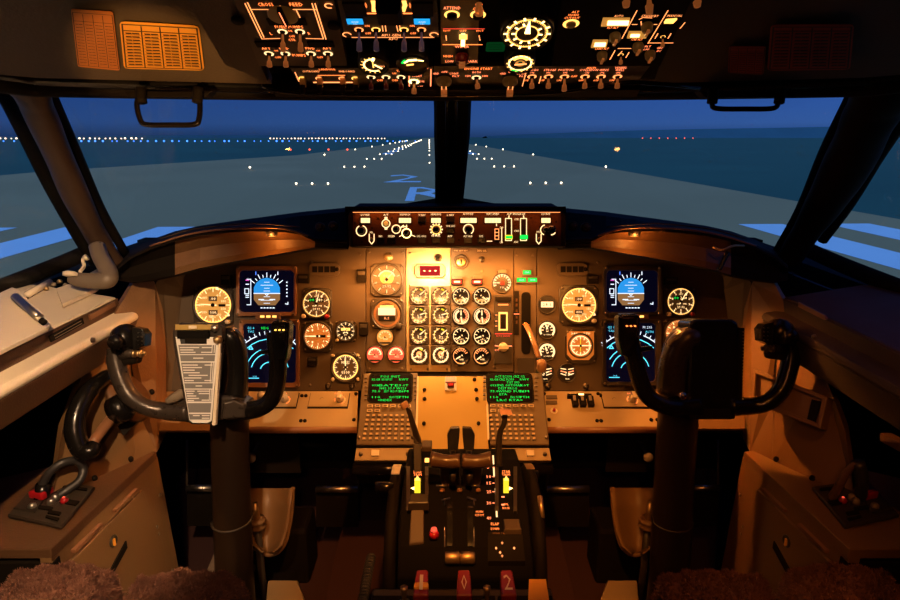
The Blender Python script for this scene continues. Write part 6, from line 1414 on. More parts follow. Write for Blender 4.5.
# ================================================================== CONTROL COLUMNS AND YOKES
def yoke(s):
    side = 'left' if s < 0 else 'right'
    lab = 'left control column and yoke with a printed checklist plate on its hub' if s < 0 else 'right control column and yoke, its hub a plain black box'
    D = 1.30
    def G(x, y, d=D): return at(x, y, d)
    base = at(237, 600, 1.50) if s < 0 else at(669, 600, 1.50)
    base.z = 0
    t = thing('control_yoke', lab, 'yoke', V((base.x, base.y, 0)))
    YF = Fr(G(197 if s < 0 else 715, 375, D - .035), RT, UP)
    bm = 'yoke_grey' if s < 0 else 'black_gloss'
    # column
    m = MB()
    if s < 0: m.tube([at(222, 332, 1.36), at(229, 350, 1.375), at(229, 400, 1.39), at(231, 480, 1.43), at(234, 560, 1.46), at(237, 615, 1.50), V((base.x, base.y, .002))], [.030, .040, .043, .044, .045, .047, .05], 'column_brown', seg=24, n=4)
    else: m.tube([at(690, 333, 1.36), at(681, 350, 1.375), at(679, 400, 1.39), at(674, 480, 1.43), at(670, 560, 1.46), at(666, 615, 1.50), V((base.x, base.y, .002))], [.030, .040, .045, .046, .047, .049, .05], 'column_brown', seg=24, n=4)
    m.build('column', t)
    m = MB(); c = at(232, 520, 1.445) if s < 0 else at(672, 520, 1.445); m.lathe([(.0475, -.002), (.049, 0), (.0475, .002)], 'bezel', c, 28, R=Matrix.Rotation(-.03, 3, 'Y')); m.build('column_seam', t)
    m = MB(); c = at(237, 590, 1.48) if s < 0 else at(668, 590, 1.48); c.z = .0; m.lathe([(.13, 0), (.12, .02), (.085, .07), (.06, .10), (.05, .10)], 'rubber', c, 24); m.build('floor_boot', t)
    # hub housing behind the plate
    m = MB()
    if s < 0: m.slab([G(176, 400), G(176, 412), G(186, 422), G(226, 420), G(243, 418), G(246, 402), G(232, 396), G(215, 396)], FW * .06, bm)
    else: m.slab([G(690, 322), G(696, 319.5), G(733, 319.5), G(738.5, 323), G(740, 398), G(734, 420), G(688, 420), G(684, 406), G(688, 396)], FW * .075, bm)
    m.build('hub', t, bevel=.006, bseg=3)
    # horns
    if s < 0:
        L = [(190, 412), (165, 411), (146, 407), (131, 397), (122, 382), (116, 362), (115, 348)]
        Rr = [(226, 411), (248, 410.5), (262, 407), (272, 398), (277, 382), (278, 362), (276, 345), (275, 332)]
    else:
        L = [(700, 406), (680, 407), (662, 405), (648, 396), (640, 380), (634, 358), (630, 338), (629, 330)]
        Rr = [(728, 406), (752, 406), (768, 402), (781, 390), (788, 372), (791, 355), (789, 343)]
    for nm, pts in (('outer_horn', L if s < 0 else Rr), ('inner_horn', Rr if s < 0 else L)):
        m = MB(); path = [G(x, y, D + (.0 if i > 1 else .01)) for i, (x, y) in enumerate(pts)]
        r0 = [.022, .019, .018, .0185, .019, .0185, .017] if nm == 'outer_horn' else [.022, .020, .0185, .0185, .0185, .019, .019, .018]
        m.tube(path, r0, ('yoke_grey' if (s < 0 and nm == 'outer_horn') else 'black_gloss'), seg=18, n=6, flat=1.0); m.build(nm, t)
    # bracket joining the hub to the inner horn (grey casting)
    if s < 0:
        m = MB(); m.slab([G(222, 402, D - .02), G(233, 400, D - .02), G(246, 404, D - .01), G(246, 418, D - .01), G(222, 420, D - .02)], FW * .04, 'yoke_grey'); m.build('horn_collar', t, bevel=.006, bseg=3)
    # outer grip head with trim switches
    hx, hy = (128, 338) if s < 0 else (778, 333)
    k = 1 if s < 0 else -1
    m = MB()
    c = G(hx - 2 * k, hy, D - .005)
    m.lathe([(0, -.026), (.022, -.024), (.029, -.014), (.031, 0), (.029, .012), (.022, .022), (0, .025)], 'black_gloss', c, 20, R=Matrix.Rotation(PI / 2 - .35 * k, 3, 'Y') @ Matrix.Rotation(.2, 3, 'X'))
    grip = m.build('grip_head', t)
    m = MB(); c2 = G(hx + 10 * k, hy + 1, D - .012); m.slab([G(hx + 4 * k, hy - 11, D - .03), G(hx + 13 * k, hy - 9, D - .026), G(hx + 17 * k, hy - 4, D - .024), G(hx + 16 * k, hy + 8, D - .026), G(hx + 5 * k, hy + 13, D - .03)], FW * .030, 'black_gloss'); 
    for i in range(4):
        for j in range(2): m.box(G(hx + (10 + 4 * j) * k, hy - 5 + 4 * i, D - .0305), (.003, .004, .001), 'bezel')
    m.build('trim_switch_block', t, bevel=.005, bseg=3)
    m = MB(); m.lathe([(.010, 0), (.016, .006), (.016, .018), (.012, .024), (0, .025)], 'black_gloss', G(hx - 9 * k, hy + 2, D - .035), 16, R=Matrix.Rotation(PI / 2, 3, 'X')); m.build('thumb_button', t)
    m = MB(); m.tube([G(hx - 8 * k, hy + 18, D), G(hx + 5 * k, hy + 15, D - .02)], [.012, .009], 'yoke_grey' if s < 0 else 'black', n=1, seg=12)
    for (x, r_) in ((6, .0085), (10, .0065), (13, .0085), (16, .0045)): m.lathe([(0, -.002), (r_, -.002), (r_, .003), (0, .003)], 'brass' if s < 0 else 'bezel', G(hx + x * k, hy + 15.5, D - .02), 12, R=Matrix.Rotation(PI / 2, 3, 'Y'))
    m.build('side_switch', t)
    m = MB(); m.slab([G(hx - 12 * k, hy + 14, D - .014), G(hx + 8 * k, hy + 12, D - .014), G(hx + 7 * k, hy + 26, D - .012), G(hx - 6 * k, hy + 28, D - .012)], FW * .035, 'black'); m.build('grip_neck', t, bevel=.006)
    # inner grip with three lit dots
    gx, gy = (279, 339) if s < 0 else (631, 333)
    gx0, gx1 = (270, 289) if s < 0 else (619, 641)
    m = MB(); m.slab([G(gx0 + 2, gy - 19, D - .02), G(gx1 - 2, gy - 19, D - .02), G(gx1, gy - 15, D - .022), G(gx1 - 1, gy + 6, D - .022), G(gx1 - 4, gy + 24, D - .018), G(gx0 + 4, gy + 24, D - .018), G(gx0, gy + 5, D - .022), G(gx0, gy - 15, D - .022)], FW * .045, 'black_gloss'); m.build('inner_grip', t, bevel=.008, bseg=3)
    for i in range(3):
        m = MB(); m.box(G(gx0 + (5.5 if s < 0 else 8) + 4 * i, gy - 9 + (0 if s < 0 else 2), D - .0235), (.0036, .0042, .002), 'lit_amber' if s < 0 else 'lit_orange'); m.build('lit_dot', t)
    m = MB()
    if s < 0: m.slab([G(258, 351, D - .01), G(275, 349, D - .01), G(275, 353.5, D - .01), G(258, 355, D - .01)], FW * .02, 'black_gloss')
    else: m.slab([G(636, 348, D - .01), G(653, 346, D - .01), G(653, 350, D - .01), G(636, 353, D - .01)], FW * .02, 'black_gloss')
    m.build('trigger', t, bevel=.002)
    # curved casting of the column head beside the hub
    if s > 0:
        m = MB(); m.tube([at(697, 338, 1.31), at(688, 338, 1.31), at(679, 347, 1.32), at(673, 365, 1.33), at(671, 392, 1.34)], [.018, .024, .028, .030, .032], 'yoke_grey', seg=16, n=5); m.build('column_head', t)
        m = MB(); m.lathe([(0, -.004), (.008, -.004), (.009, 0), (.006, .006), (0, .007)], 'chrome', G(683, 396, D - .04), 14, R=Matrix.Rotation(PI / 2, 3, 'X')); m.build('chrome_nut', t)
        # ring binder edge of the box
        m = MB()
        for i in range(22): m.box(G(743, 332 + i * 3.2, D + .0), (.002, .003, .002), 'screw')
        m.slab([G(739, 328, D + .002), G(744.5, 328, D + .002), G(742, 402, D + .002), G(737, 402, D + .002)], FW * .03, 'black'); m.build('binder_edge', t)
        m = MB(); m.slab([G(689, 409, D - .004), G(737, 409, D - .004), G(735, 419, D - .004), G(690, 419, D - .004)], FW * .01, 'black'); m.build('lower_lip', t, bevel=.002)
    else:
        m = MB(); m.tube([at(222, 335, 1.31), at(230, 337, 1.31), at(236, 350, 1.32), at(238, 372, 1.33), at(235, 398, 1.33)], [.014, .020, .022, .023, .024], 'black_gloss', seg=16, n=5); m.build('column_head', t)
        # checklist plate
        m = MB(YF); P = [(175, 326), (180, 323), (214, 323), (222, 327), (222, 337), (214, 420), (210, 424.5), (191, 424.5), (187, 421), (172.5, 345), (172, 332)]
        m.pp(P, 'yoke_grey', -.02, -.002, bev=.002); m.build('checklist_holder', t)
        m = MB(YF); P2 = [(175.5, 337), (219, 337), (211.5, 421), (207, 423), (193, 423), (189.5, 420)]
        m.pp(P2, 'paper', -.002, .0006)
        # dark printed bars between pale rules
        def xl(y): return 176.5 + (y - 337) * .158
        def xr(y): return 217.5 - (y - 337) * .085
        def bar(y0, y1, a=0.0, b_=1.0): m.pp([(xl(y0) + (xr(y0) - xl(y0)) * a, y0), (xl(y0) + (xr(y0) - xl(y0)) * b_, y0), (xl(y1) + (xr(y1) - xl(y1)) * b_, y1), (xl(y1) + (xr(y1) - xl(y1)) * a, y1)], 'card', .0006, .0009)
        for y0, y1 in ((345, 354.2), (355, 361.3), (362.5, 382.3), (383.2, 388.5), (389.5, 401.5), (403, 412.5), (414, 419.5)): bar(y0, y1, .02, .98)
        def rule(y, a, b_, h_=.9, mt='paper'): m.pp([(xl(y) + (xr(y) - xl(y)) * a, y), (xl(y) + (xr(y) - xl(y)) * b_, y), (xl(y) + (xr(y) - xl(y)) * b_, y + h_), (xl(y) + (xr(y) - xl(y)) * a, y + h_)], mt, .0009, .0012)
        for y, a, b_ in ((347, .05, .55), (347, .62, .9), (349.4, .05, .4), (351.8, .05, .45), (351.8, .6, .9), (357.6, .38, .66), (364.5, .05, .5), (364.5, .7, .92), (367, .05, .62), (369.6, .05, .4), (372.2, .05, .55), (374.8, .2, .8), (377.4, .05, .6), (380, .05, .35), (380, .7, .92), (385.4, .4, .62), (390.6, .05, .35), (390.6, .45, .9), (393, .05, .3), (393, .5, .9), (395.4, .05, .4), (397.8, .05, .5), (400, .05, .3), (399.6, .6, .9), (415, .2, .5), (415, .6, .95), (417.6, .6, .95)): rule(y, a, b_, 1.0)
        for y0, y1 in ((339.5, 353), (362.5, 382), (389.5, 401)):
            for q in (.88, .94): m.pp([(xl(y0) + (xr(y0) - xl(y0)) * q, y0), (xl(y0) + (xr(y0) - xl(y0)) * q + .7, y0), (xl(y1) + (xr(y1) - xl(y1)) * q + .7, y1), (xl(y1) + (xr(y1) - xl(y1)) * q, y1)], 'paper', .0009, .0012)
        m.pp([(180, 338.5), (207, 338.5), (207, 344), (181, 344)], 'ink', .0006, .001)
        m.build('checklist_card', t)
        m = MB(YF); m.pr(178.5, 330.5, 210, 338.5, 'black_matte', -.002, .008, bev=.002); m.pr(186, 337, 207, 343, 'black', 0, .007, bev=.0015); m.build('slide_window', t)
        m = MB(YF); m.pr(176, 324.5, 218, 330, 'panel_plate', -.002, .006, bev=.0016); m.pr(190, 325.5, 198, 328.5, 'cream', .006, .007); m.lathe([(.007, 0), (.007, .009), (.005, .012), (0, .012)], 'steel', (*YF.loc(215.5, 328), 0), 14); m.build('top_clamp', t)
        m = MB(YF); m.pp([(219.5, 336), (221.5, 336), (216, 425), (212.5, 425)], 'cream', -.008, .003); m.build('card_edge', t)
        m = MB(YF); m.lathe([(.009, 0), (.008, .010), (.005, .014), (0, .014)], 'brass', (*YF.loc(218.5, 339.5), 0), 14); m.build('side_knob', t)
        m = MB(YF); m.tube([(*YF.loc(182, 392), -.03), (*YF.loc(168, 400), -.03), (*YF.loc(160, 404), -.035)], [.012, .011, .008], 'cream_dull', seg=10); m.build('rear_boss', t)
yoke(-1); yoke(1)

# ================================================================== SIDES OF THE COCKPIT
def SX(s): return (lambda p: V((p[0] * -s, p[1], p[2])))     # points are given for the left (x < 0)
for s in (-1, 1):
    side = 'left' if s < 0 else 'right'; W = SX(s)
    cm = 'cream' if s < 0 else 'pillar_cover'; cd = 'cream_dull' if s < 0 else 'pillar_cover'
    y0, y1 = .35, 1.36
    def sweep(pf, mt, name, ya=y0, yb=y1, bev=0):
        m = MB(); m.slab([W((x, ya, z)) for x, z in pf], (0, yb - ya, 0), mt); return struct(m, name, bevel=bev)
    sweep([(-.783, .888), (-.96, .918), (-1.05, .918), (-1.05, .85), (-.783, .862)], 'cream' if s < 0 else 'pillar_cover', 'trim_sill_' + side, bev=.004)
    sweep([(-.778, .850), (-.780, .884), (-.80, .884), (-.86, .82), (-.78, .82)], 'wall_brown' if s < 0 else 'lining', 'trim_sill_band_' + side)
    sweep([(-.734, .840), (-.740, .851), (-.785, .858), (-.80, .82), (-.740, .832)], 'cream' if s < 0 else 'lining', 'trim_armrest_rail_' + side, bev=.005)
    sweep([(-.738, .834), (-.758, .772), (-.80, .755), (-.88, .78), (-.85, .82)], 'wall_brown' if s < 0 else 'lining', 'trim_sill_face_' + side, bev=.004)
    # side wall behind the steering wheel (angled) and its forward fairing
    X = (lambda x: x) if s < 0 else (lambda x: 907 - x)
    m = MB(); m.slab([at(X(157), 452, 1.44), at(X(135), 462, 1.385), at(X(98), 480, 1.31), at(X(52), 500, 1.22), at(X(62), 430, 1.225), at(X(84), 370, 1.28), at(X(110), 335, 1.36), at(X(128), 322, 1.40), at(X(133), 400, 1.40)], W((-.02, .02, 0)), 'wall_tan'); struct(m, 'wall_panel_' + side)
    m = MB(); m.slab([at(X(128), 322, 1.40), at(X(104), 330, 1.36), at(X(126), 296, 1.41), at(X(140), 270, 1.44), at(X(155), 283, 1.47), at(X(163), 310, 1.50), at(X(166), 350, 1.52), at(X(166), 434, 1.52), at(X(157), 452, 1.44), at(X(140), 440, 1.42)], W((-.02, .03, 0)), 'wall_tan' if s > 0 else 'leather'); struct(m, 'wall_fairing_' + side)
    m = MB(); m.slab([at(X(156), 283, 1.48), at(X(170), 262, 1.53), at(X(200), 250, 1.57), at(X(200), 300, 1.60), at(X(166), 434, 1.56)], (0, .02, 0), 'panel_brown'); struct(m, 'wall_filler_' + side)
    for i, (x, y, d) in enumerate(((150, 391, 1.44), (129, 458, 1.38), (93, 477, 1.30))):
        m = MB(); m.lathe([(.007, 0), (.0065, .004), (.004, .006), (0, .006)], 'black', at(X(x), y, d) + W((.006, -.006, 0)), 12, R=Matrix.Rotation((1 if s < 0 else -1) * 1.2, 3, 'Y'))
        tag(m.build('screw'), '%s fastener head on the %s side panel' % (('upper', 'middle', 'lower')[i], side), 'screw')
    # side console: top, inboard face with door, aft face
    t = thing('side_console', '%s side console with a door on its face, beside the pilot seat' % side, 'console', W((-.82, 1.08, 0)))
    m = MB(); m.slab([W((-.700, .90, .553)), W((-.700, 1.285, .527)), W((-.78, 1.30, .527)), W((-1.03, 1.10, .545)), W((-1.03, .90, .553))], (0, 0, -.02), 'wall_brown' if s < 0 else 'wall_tan'); m.build('top_panel', t, bevel=.002)
    m = MB(); m.slab([W((-.702, .90, .535)), W((-.702, 1.29, .51)), W((-.702, 1.33, 0)), W((-.702, .90, 0))], W((-.02, 0, 0)), 'wall_tan'); m.build('inboard_face', t)
    m = MB(); m.slab([W((-.70, .898, .525)), W((-1.03, .898, .525)), W((-1.03, .898, 0)), W((-.70, .898, 0))], (0, .02, 0), 'black'); m.build('aft_face', t)
    m = MB(); m.slab([W((-.696, .92, .498)), W((-.696, 1.20, .478)), W((-.696, 1.25, .30)), W((-.696, 1.26, .06)), W((-.696, .92, .06))], W((-.008, 0, 0)), 'wall_tan'); dr = m.build('door', t, bevel=.0015)
    for (ya, yb) in ((.95, 1.04), (1.09, 1.18)):
        m = MB(); m.slab([W((-.694, ya, .512 - (ya - .95) * .07)), W((-.694, yb, .512 - (yb - .95) * .07)), W((-.694, yb, .506 - (yb - .95) * .07)), W((-.694, ya, .506 - (ya - .95) * .07))], W((-.008, 0, 0)), 'bezel_warm'); m.build('hinge_strip', t)
    m = MB(); m.slab([W((-.693, 1.020, .392)), W((-.693, 1.105, .415)), W((-.693, 1.105, .398)), W((-.693, 1.020, .375))], W((-.004, 0, 0)), 'black'); m.build('door_label', dr)
    m = MB(); m.lathe([(.013, 0), (.013, .004), (.010, .005), (.009, .002)], 'bezel', W((-.697, 1.065, .445)), 16, R=Matrix.Rotation(PI / 2 * -s, 3, 'Y')); m.box(W((-.694, 1.065, .442)), (.004, .006, .016), 'placard'); m.build('door_latch', dr)
    for yy, zz in ((1.235, .355), (1.237, .335), (1.268, .42), (1.275, .20)):
        m = MB(); m.lathe([(.0045, 0), (.004, .003), (0, .004)], 'screw', W((-.698, yy, zz)), 10, R=Matrix.Rotation(PI / 2 * -s, 3, 'Y')); m.build('screw', t)
    # oxygen mask stowage plate on the console top
    CT = Fr(W((-.85, 1.08, .546)), (1, 0, 0), (0, 1, -.05))
    t = thing('oxygen_panel', 'dark plate with red knobs and a hose on top of the %s side console' % side, 'control panel', CT.at(0, 0))
    def pu(x, y): return CT.loc(X(x), y)
    m = MB(CT); m.prism([pu(8, 517), pu(62, 529), pu(95, 489), pu(62, 484), pu(38, 484)], 0, .006, 'panel_dark', bev=.002); m.build('face_plate', t)
    m = MB(CT); m.prism([pu(14, 512), pu(36, 516), pu(48, 498), pu(30, 496)], .006, .009, 'panel_dark', bev=.001); m.build('flap', t)
    for P in ([(62, 502), (80, 505), (76, 509), (60, 506)], [(50, 514), (62, 516), (60, 519), (48, 517)], [(47, 519), (60, 522), (58, 524.5), (46, 521)], [(64, 489), (88, 492), (87, 494), (63, 491)], [(40, 509), (54, 511), (52, 514), (38, 512)]):
        m = MB(CT); m.prism([pu(*p) for p in P], .006, .009, 'black'); m.build('slot', t)
    for x, y, r in ((39, 502, .013), (49, 497, .009)):
        m = MB(CT); u, v = pu(x, y); m.box((u, v, .016), (.036 if r > .01 else .016, .014, .016), 'red_plastic', rotz(-.3 * s * -1)); m.build('red_lever', t, bevel=.004)
    m = MB(CT); u, v = pu(65, 505.5); m.lathe([(.006, .006), (.008, .012), (.005, .017), (0, .018)], 'lit_red' if False else 'red_plastic', (u, v, 0), 14); m.lathe([(.003, .017), (.002, .019), (0, .0195)], 'dial_red', (u, v, 0), 8); m.build('red_button', t)
    for x, y in ((52, 506), (56, 502), (33, 511)):
        m = MB(CT); u, v = pu(x, y); m.lathe([(.008, .006), (.007, .014), (.004, .017), (0, .017)], 'steel' if s < 0 else 'cream_dull', (u, v, 0), 12); m.build('valve_knob', t)
    if s < 0:
        m = MB(); m.tube([at(41, 500, 1.20), at(43, 484, 1.20), at(50, 472, 1.20), at(62, 463, 1.21), at(76, 461, 1.23), at(83, 468, 1.24), at(80, 480, 1.23), at(66, 491, 1.21), at(55, 498, 1.20)], .0085, 'rubber', seg=12, n=8); m.tube([at(41, 500, 1.20), at(44, 484, 1.20)], .014, 'black_gloss', n=1, seg=12)
    else:
        m = MB(); m.tube([at(831, 499, 1.20), at(840, 484, 1.18), at(847, 472, 1.17), at(855, 463, 1.16)], [.008, .008, .007, .005], 'wall_brown', seg=10); m.tube([at(858, 462, 1.16), at(862, 480, 1.17), at(860, 500, 1.20)], .012, 'rubber', seg=10, n=4)
    m.build('hose', t)

# steering tiller on the left
t = thing('steering_tiller', 'black curved steering tiller on the left side wall', 'tiller', Matrix.Translation(at(112, 410, 1.32)))
m = MB(); m.tube([at(118, 374, 1.35), at(104, 378, 1.31), at(87, 393, 1.255), at(77, 413, 1.23), at(75, 432, 1.22), at(81, 449, 1.22), at(90, 451, 1.22), at(96, 443, 1.23)], [.014, .016, .018, .019, .020, .019, .017, .012], 'black_gloss', seg=16, n=7); m.build('grip', t)
m = MB(); m.tube([at(92, 444, 1.235), at(102, 430, 1.265), at(112, 418, 1.30)], [.010, .011, .012], 'bezel_warm', n=3, seg=12); m.build('spoke', t)
m = MB(); m.lathe([(.032, 0), (.032, .02), (.026, .032), (.018, .036), (0, .036)], 'black_gloss', at(116, 411, 1.31), 24, R=Matrix.Rotation(PI / 2 - .5, 3, 'Y') @ Matrix.Rotation(0, 3, 'X')); m.build('hub', t)
m = MB(); m.lathe([(.062, 0), (.060, .008), (0, .010)], 'wall_brown', at(128, 398, 1.365), 28, R=Matrix.Rotation(PI / 2 - .55, 3, 'Y')); m.build('wall_disc', t)
m = MB(); m.slab([at(119, 428, 1.33), at(135, 412, 1.36), at(139, 420, 1.36), at(124, 436, 1.33)], (-.006, .006, 0), 'black'); m.build('label_plate', t)
# things on the left window sill
SF = Fr((-.90, 1.1, .885), (0, 1, 0), (-1, 0, .40)) if False else None
def sill(px, py, h=0.0):
    A = V((-.783, 1, .888 + h)); n = V((.1695, 0, 1)).normalized(); r = ray(px, py); return CAM + r * ((A - CAM).dot(n) / r.dot(n))
m = MB(); m.slab([sill(72, 283, .012), sill(98, 268, .012), sill(110, 276, .012), sill(96, 288, .012), sill(62, 304, .012), sill(56, 288, .012)], (0, 0, -.010), 'cream'); tag(m.build('access_cover', bevel=.0015), 'cream access cover plate on the left window sill beside the crank arm', 'cover')
t = thing('clipboard', 'cream board with a bright metal clip lying on the left window sill', 'clipboard', Matrix.Translation(sill(10, 315)))
m = MB(); m.slab([sill(-30, 306, .030), sill(12, 287, .030), sill(18, 289, .030), sill(50, 322, .022), sill(47, 327, .022), sill(-30, 366, .022)], (0, 0, -.008), 'cream'); m.build('board', t, bevel=.0015)
m = MB(); m.tube([sill(15, 297, .036), sill(38, 317, .032)], .008, 'steel', n=1, seg=14); m.slab([sill(12, 296, .038), sill(17, 293, .038), sill(44, 314, .032), sill(38, 320, .032)], (0, 0, -.004), 'cream'); m.build('clip', t)
m = MB(); m.tube([sill(41, 320, .034), sill(45, 323, .03)], .006, 'black', n=1, seg=10); m.build('clip_hinge', t)
m = MB(); m.tube([sill(27, 295, .008), sill(50, 282, .008)], .007, 'cream', n=1, seg=12); m.slab([sill(24, 292, .004), sill(50, 278, .004), sill(52, 283, .004), sill(27, 298, .004)], (0, 0, -.004), 'cream_dull'); tag(m.build('latch_rod'), 'cream latch rod lying against the left window frame', 'rod')
for i, (x, y) in enumerate(((46, 290), (54, 286), (60, 283), (66, 287))):
    m = MB(); m.lathe([(.006, 0), (.006, .006), (.003, .009), (0, .009)], 'cream_dull' if i % 2 else 'brass', sill(x, y, 0), 10); tag(m.build('sill_bolt'), ('farthest left', 'second', 'third', 'rightmost')[i] + ' small bolt in the row on the left window sill', 'bolt')
# window crank arm
t = thing('window_crank', 'grey cast elbow arm at the foot of the left windscreen post', 'crank', Matrix.Translation(at(95, 280, 1.42)))
m = MB(); m.tube([at(97, 246, 1.40), at(101, 258, 1.38), at(108, 271, 1.37), at(107, 279, 1.36), at(96, 281, 1.355), at(80, 280, 1.35), at(70, 278, 1.35)], [.018, .018, .020, .022, .019, .017, .012], 'crank_grey', seg=16, n=6, flat=.8); m.build('arm', t)
m = MB(); m.lathe([(.015, 0), (.015, .008), (.008, .011), (0, .011)], 'cream', at(70, 276, 1.335), 16, R=Matrix.Rotation(-.4, 3, 'X')); m.build('pivot_cap', t)
m = MB(); m.tube([at(80, 272, 1.37), at(84, 266, 1.39), at(83, 260, 1.40), at(87, 257, 1.40)], [.004, .004, .004, .008], 'cream', seg=8); m.build('cord_end', t)
# engraved plates on the sill band
def band(px, py, s=-1):
    r = ray(px, py); tt = (.775) / abs(r.x); return CAM + r * tt + V((.004 * (1 if s < 0 else -1), 0, 0))
m = MB(); m.slab([band(48, 336), band(81, 318), band(82.5, 323.5), band(50, 342)], (-.004, 0, 0), 'black'); 
for a_, b_ in (((52, 335.5), (79, 320.5)), ((53, 338), (80, 323))): m.slab([band(*a_) + V((.0006, 0, 0)), band(*b_) + V((.0006, 0, 0)), band(b_[0], b_[1] + .7) + V((.0006, 0, 0)), band(a_[0], a_[1] + .7) + V((.0006, 0, 0))], (-.001, 0, 0), 'cream_dull')
tag(m.build('sill_placard'), 'dark placard with worn lettering on the left sill band', 'placard')
m = MB(); m.slab([band(88, 315), band(113, 301.5), band(114, 306), band(89, 320)], (-.004, 0, 0), 'bezel_warm'); tag(m.build('sill_placard'), 'small brown engraved placard near the front of the left sill band', 'placard')
m = MB(); 
def bandr(px, py): return band(px, py, 1)
m.slab([bandr(800, 302), bandr(826, 315), bandr(828, 319), bandr(826, 320), bandr(800, 307)], (.004, 0, 0), 'bezel_warm'); tag(m.build('sill_placard'), 'small brown engraved placard on the right sill band', 'placard')
for x, y, lb, d in ((92, 340, 'fastener on the left brown sill face', 1.23), (815, 337, 'fastener on the right brown sill face', 1.23)):
    m = MB(); m.lathe([(.006, 0), (.005, .005), (0, .006)], 'screw', at(x, y, d), 10, R=Matrix.Rotation(PI / 2 * (1 if x < 400 else -1), 3, 'Y')); tag(m.build('screw'), lb, 'screw')
# recessed tray on the right side panel
t = thing('side_tray', 'tan recessed holder with a raised frame on the right side panel', 'holder', Matrix.Translation(at(790, 398, 1.31)))
m = MB()
pts = [(756, 369, 1.38), (830, 398, 1.252), (823, 430, 1.232), (752, 403, 1.365)]
A = [at(*p) for p in pts]; n_ = (A[1] - A[0]).cross(A[3] - A[0]).normalized(); n_ = n_ if n_.dot(CAM - A[0]) > 0 else -n_
fr = Fr(A[3], A[2] - A[3], A[0] - A[3])
m = MB(fr); O = [fr.loc(p[0], p[1]) for p in pts]
cx = sum(o[0] for o in O) / 4; cy = sum(o[1] for o in O) / 4
I = [(cx + (o[0] - cx) * .88, cy + (o[1] - cy) * .72) for o in O]
O.reverse(); I.reverse()
m.frame(O, I, -.02, .012, 'wall_tan'); m.build('frame', t, bevel=.003)
m = MB(fr); m.prism(I, -.018, .002, 'wall_tan'); m.build('tray_floor', t)
m = MB(fr); m.prism([fr.loc(814, 400), fr.loc(822, 402), fr.loc(816, 424), fr.loc(809, 421)], .002, .010, 'black'); m.build('clip', t)
# beige bracket on far right wall
m = MB(); m.slab([at(880, 433, 1.05), at(900, 443, 1.0), at(915, 452, 1.0), at(915, 460, 1.0), at(880, 441, 1.05)], (.02, 0, 0), 'wall_tan'); tag(m.build('wall_bracket'), 'tan bracket edge at the right border above the side console', 'bracket')

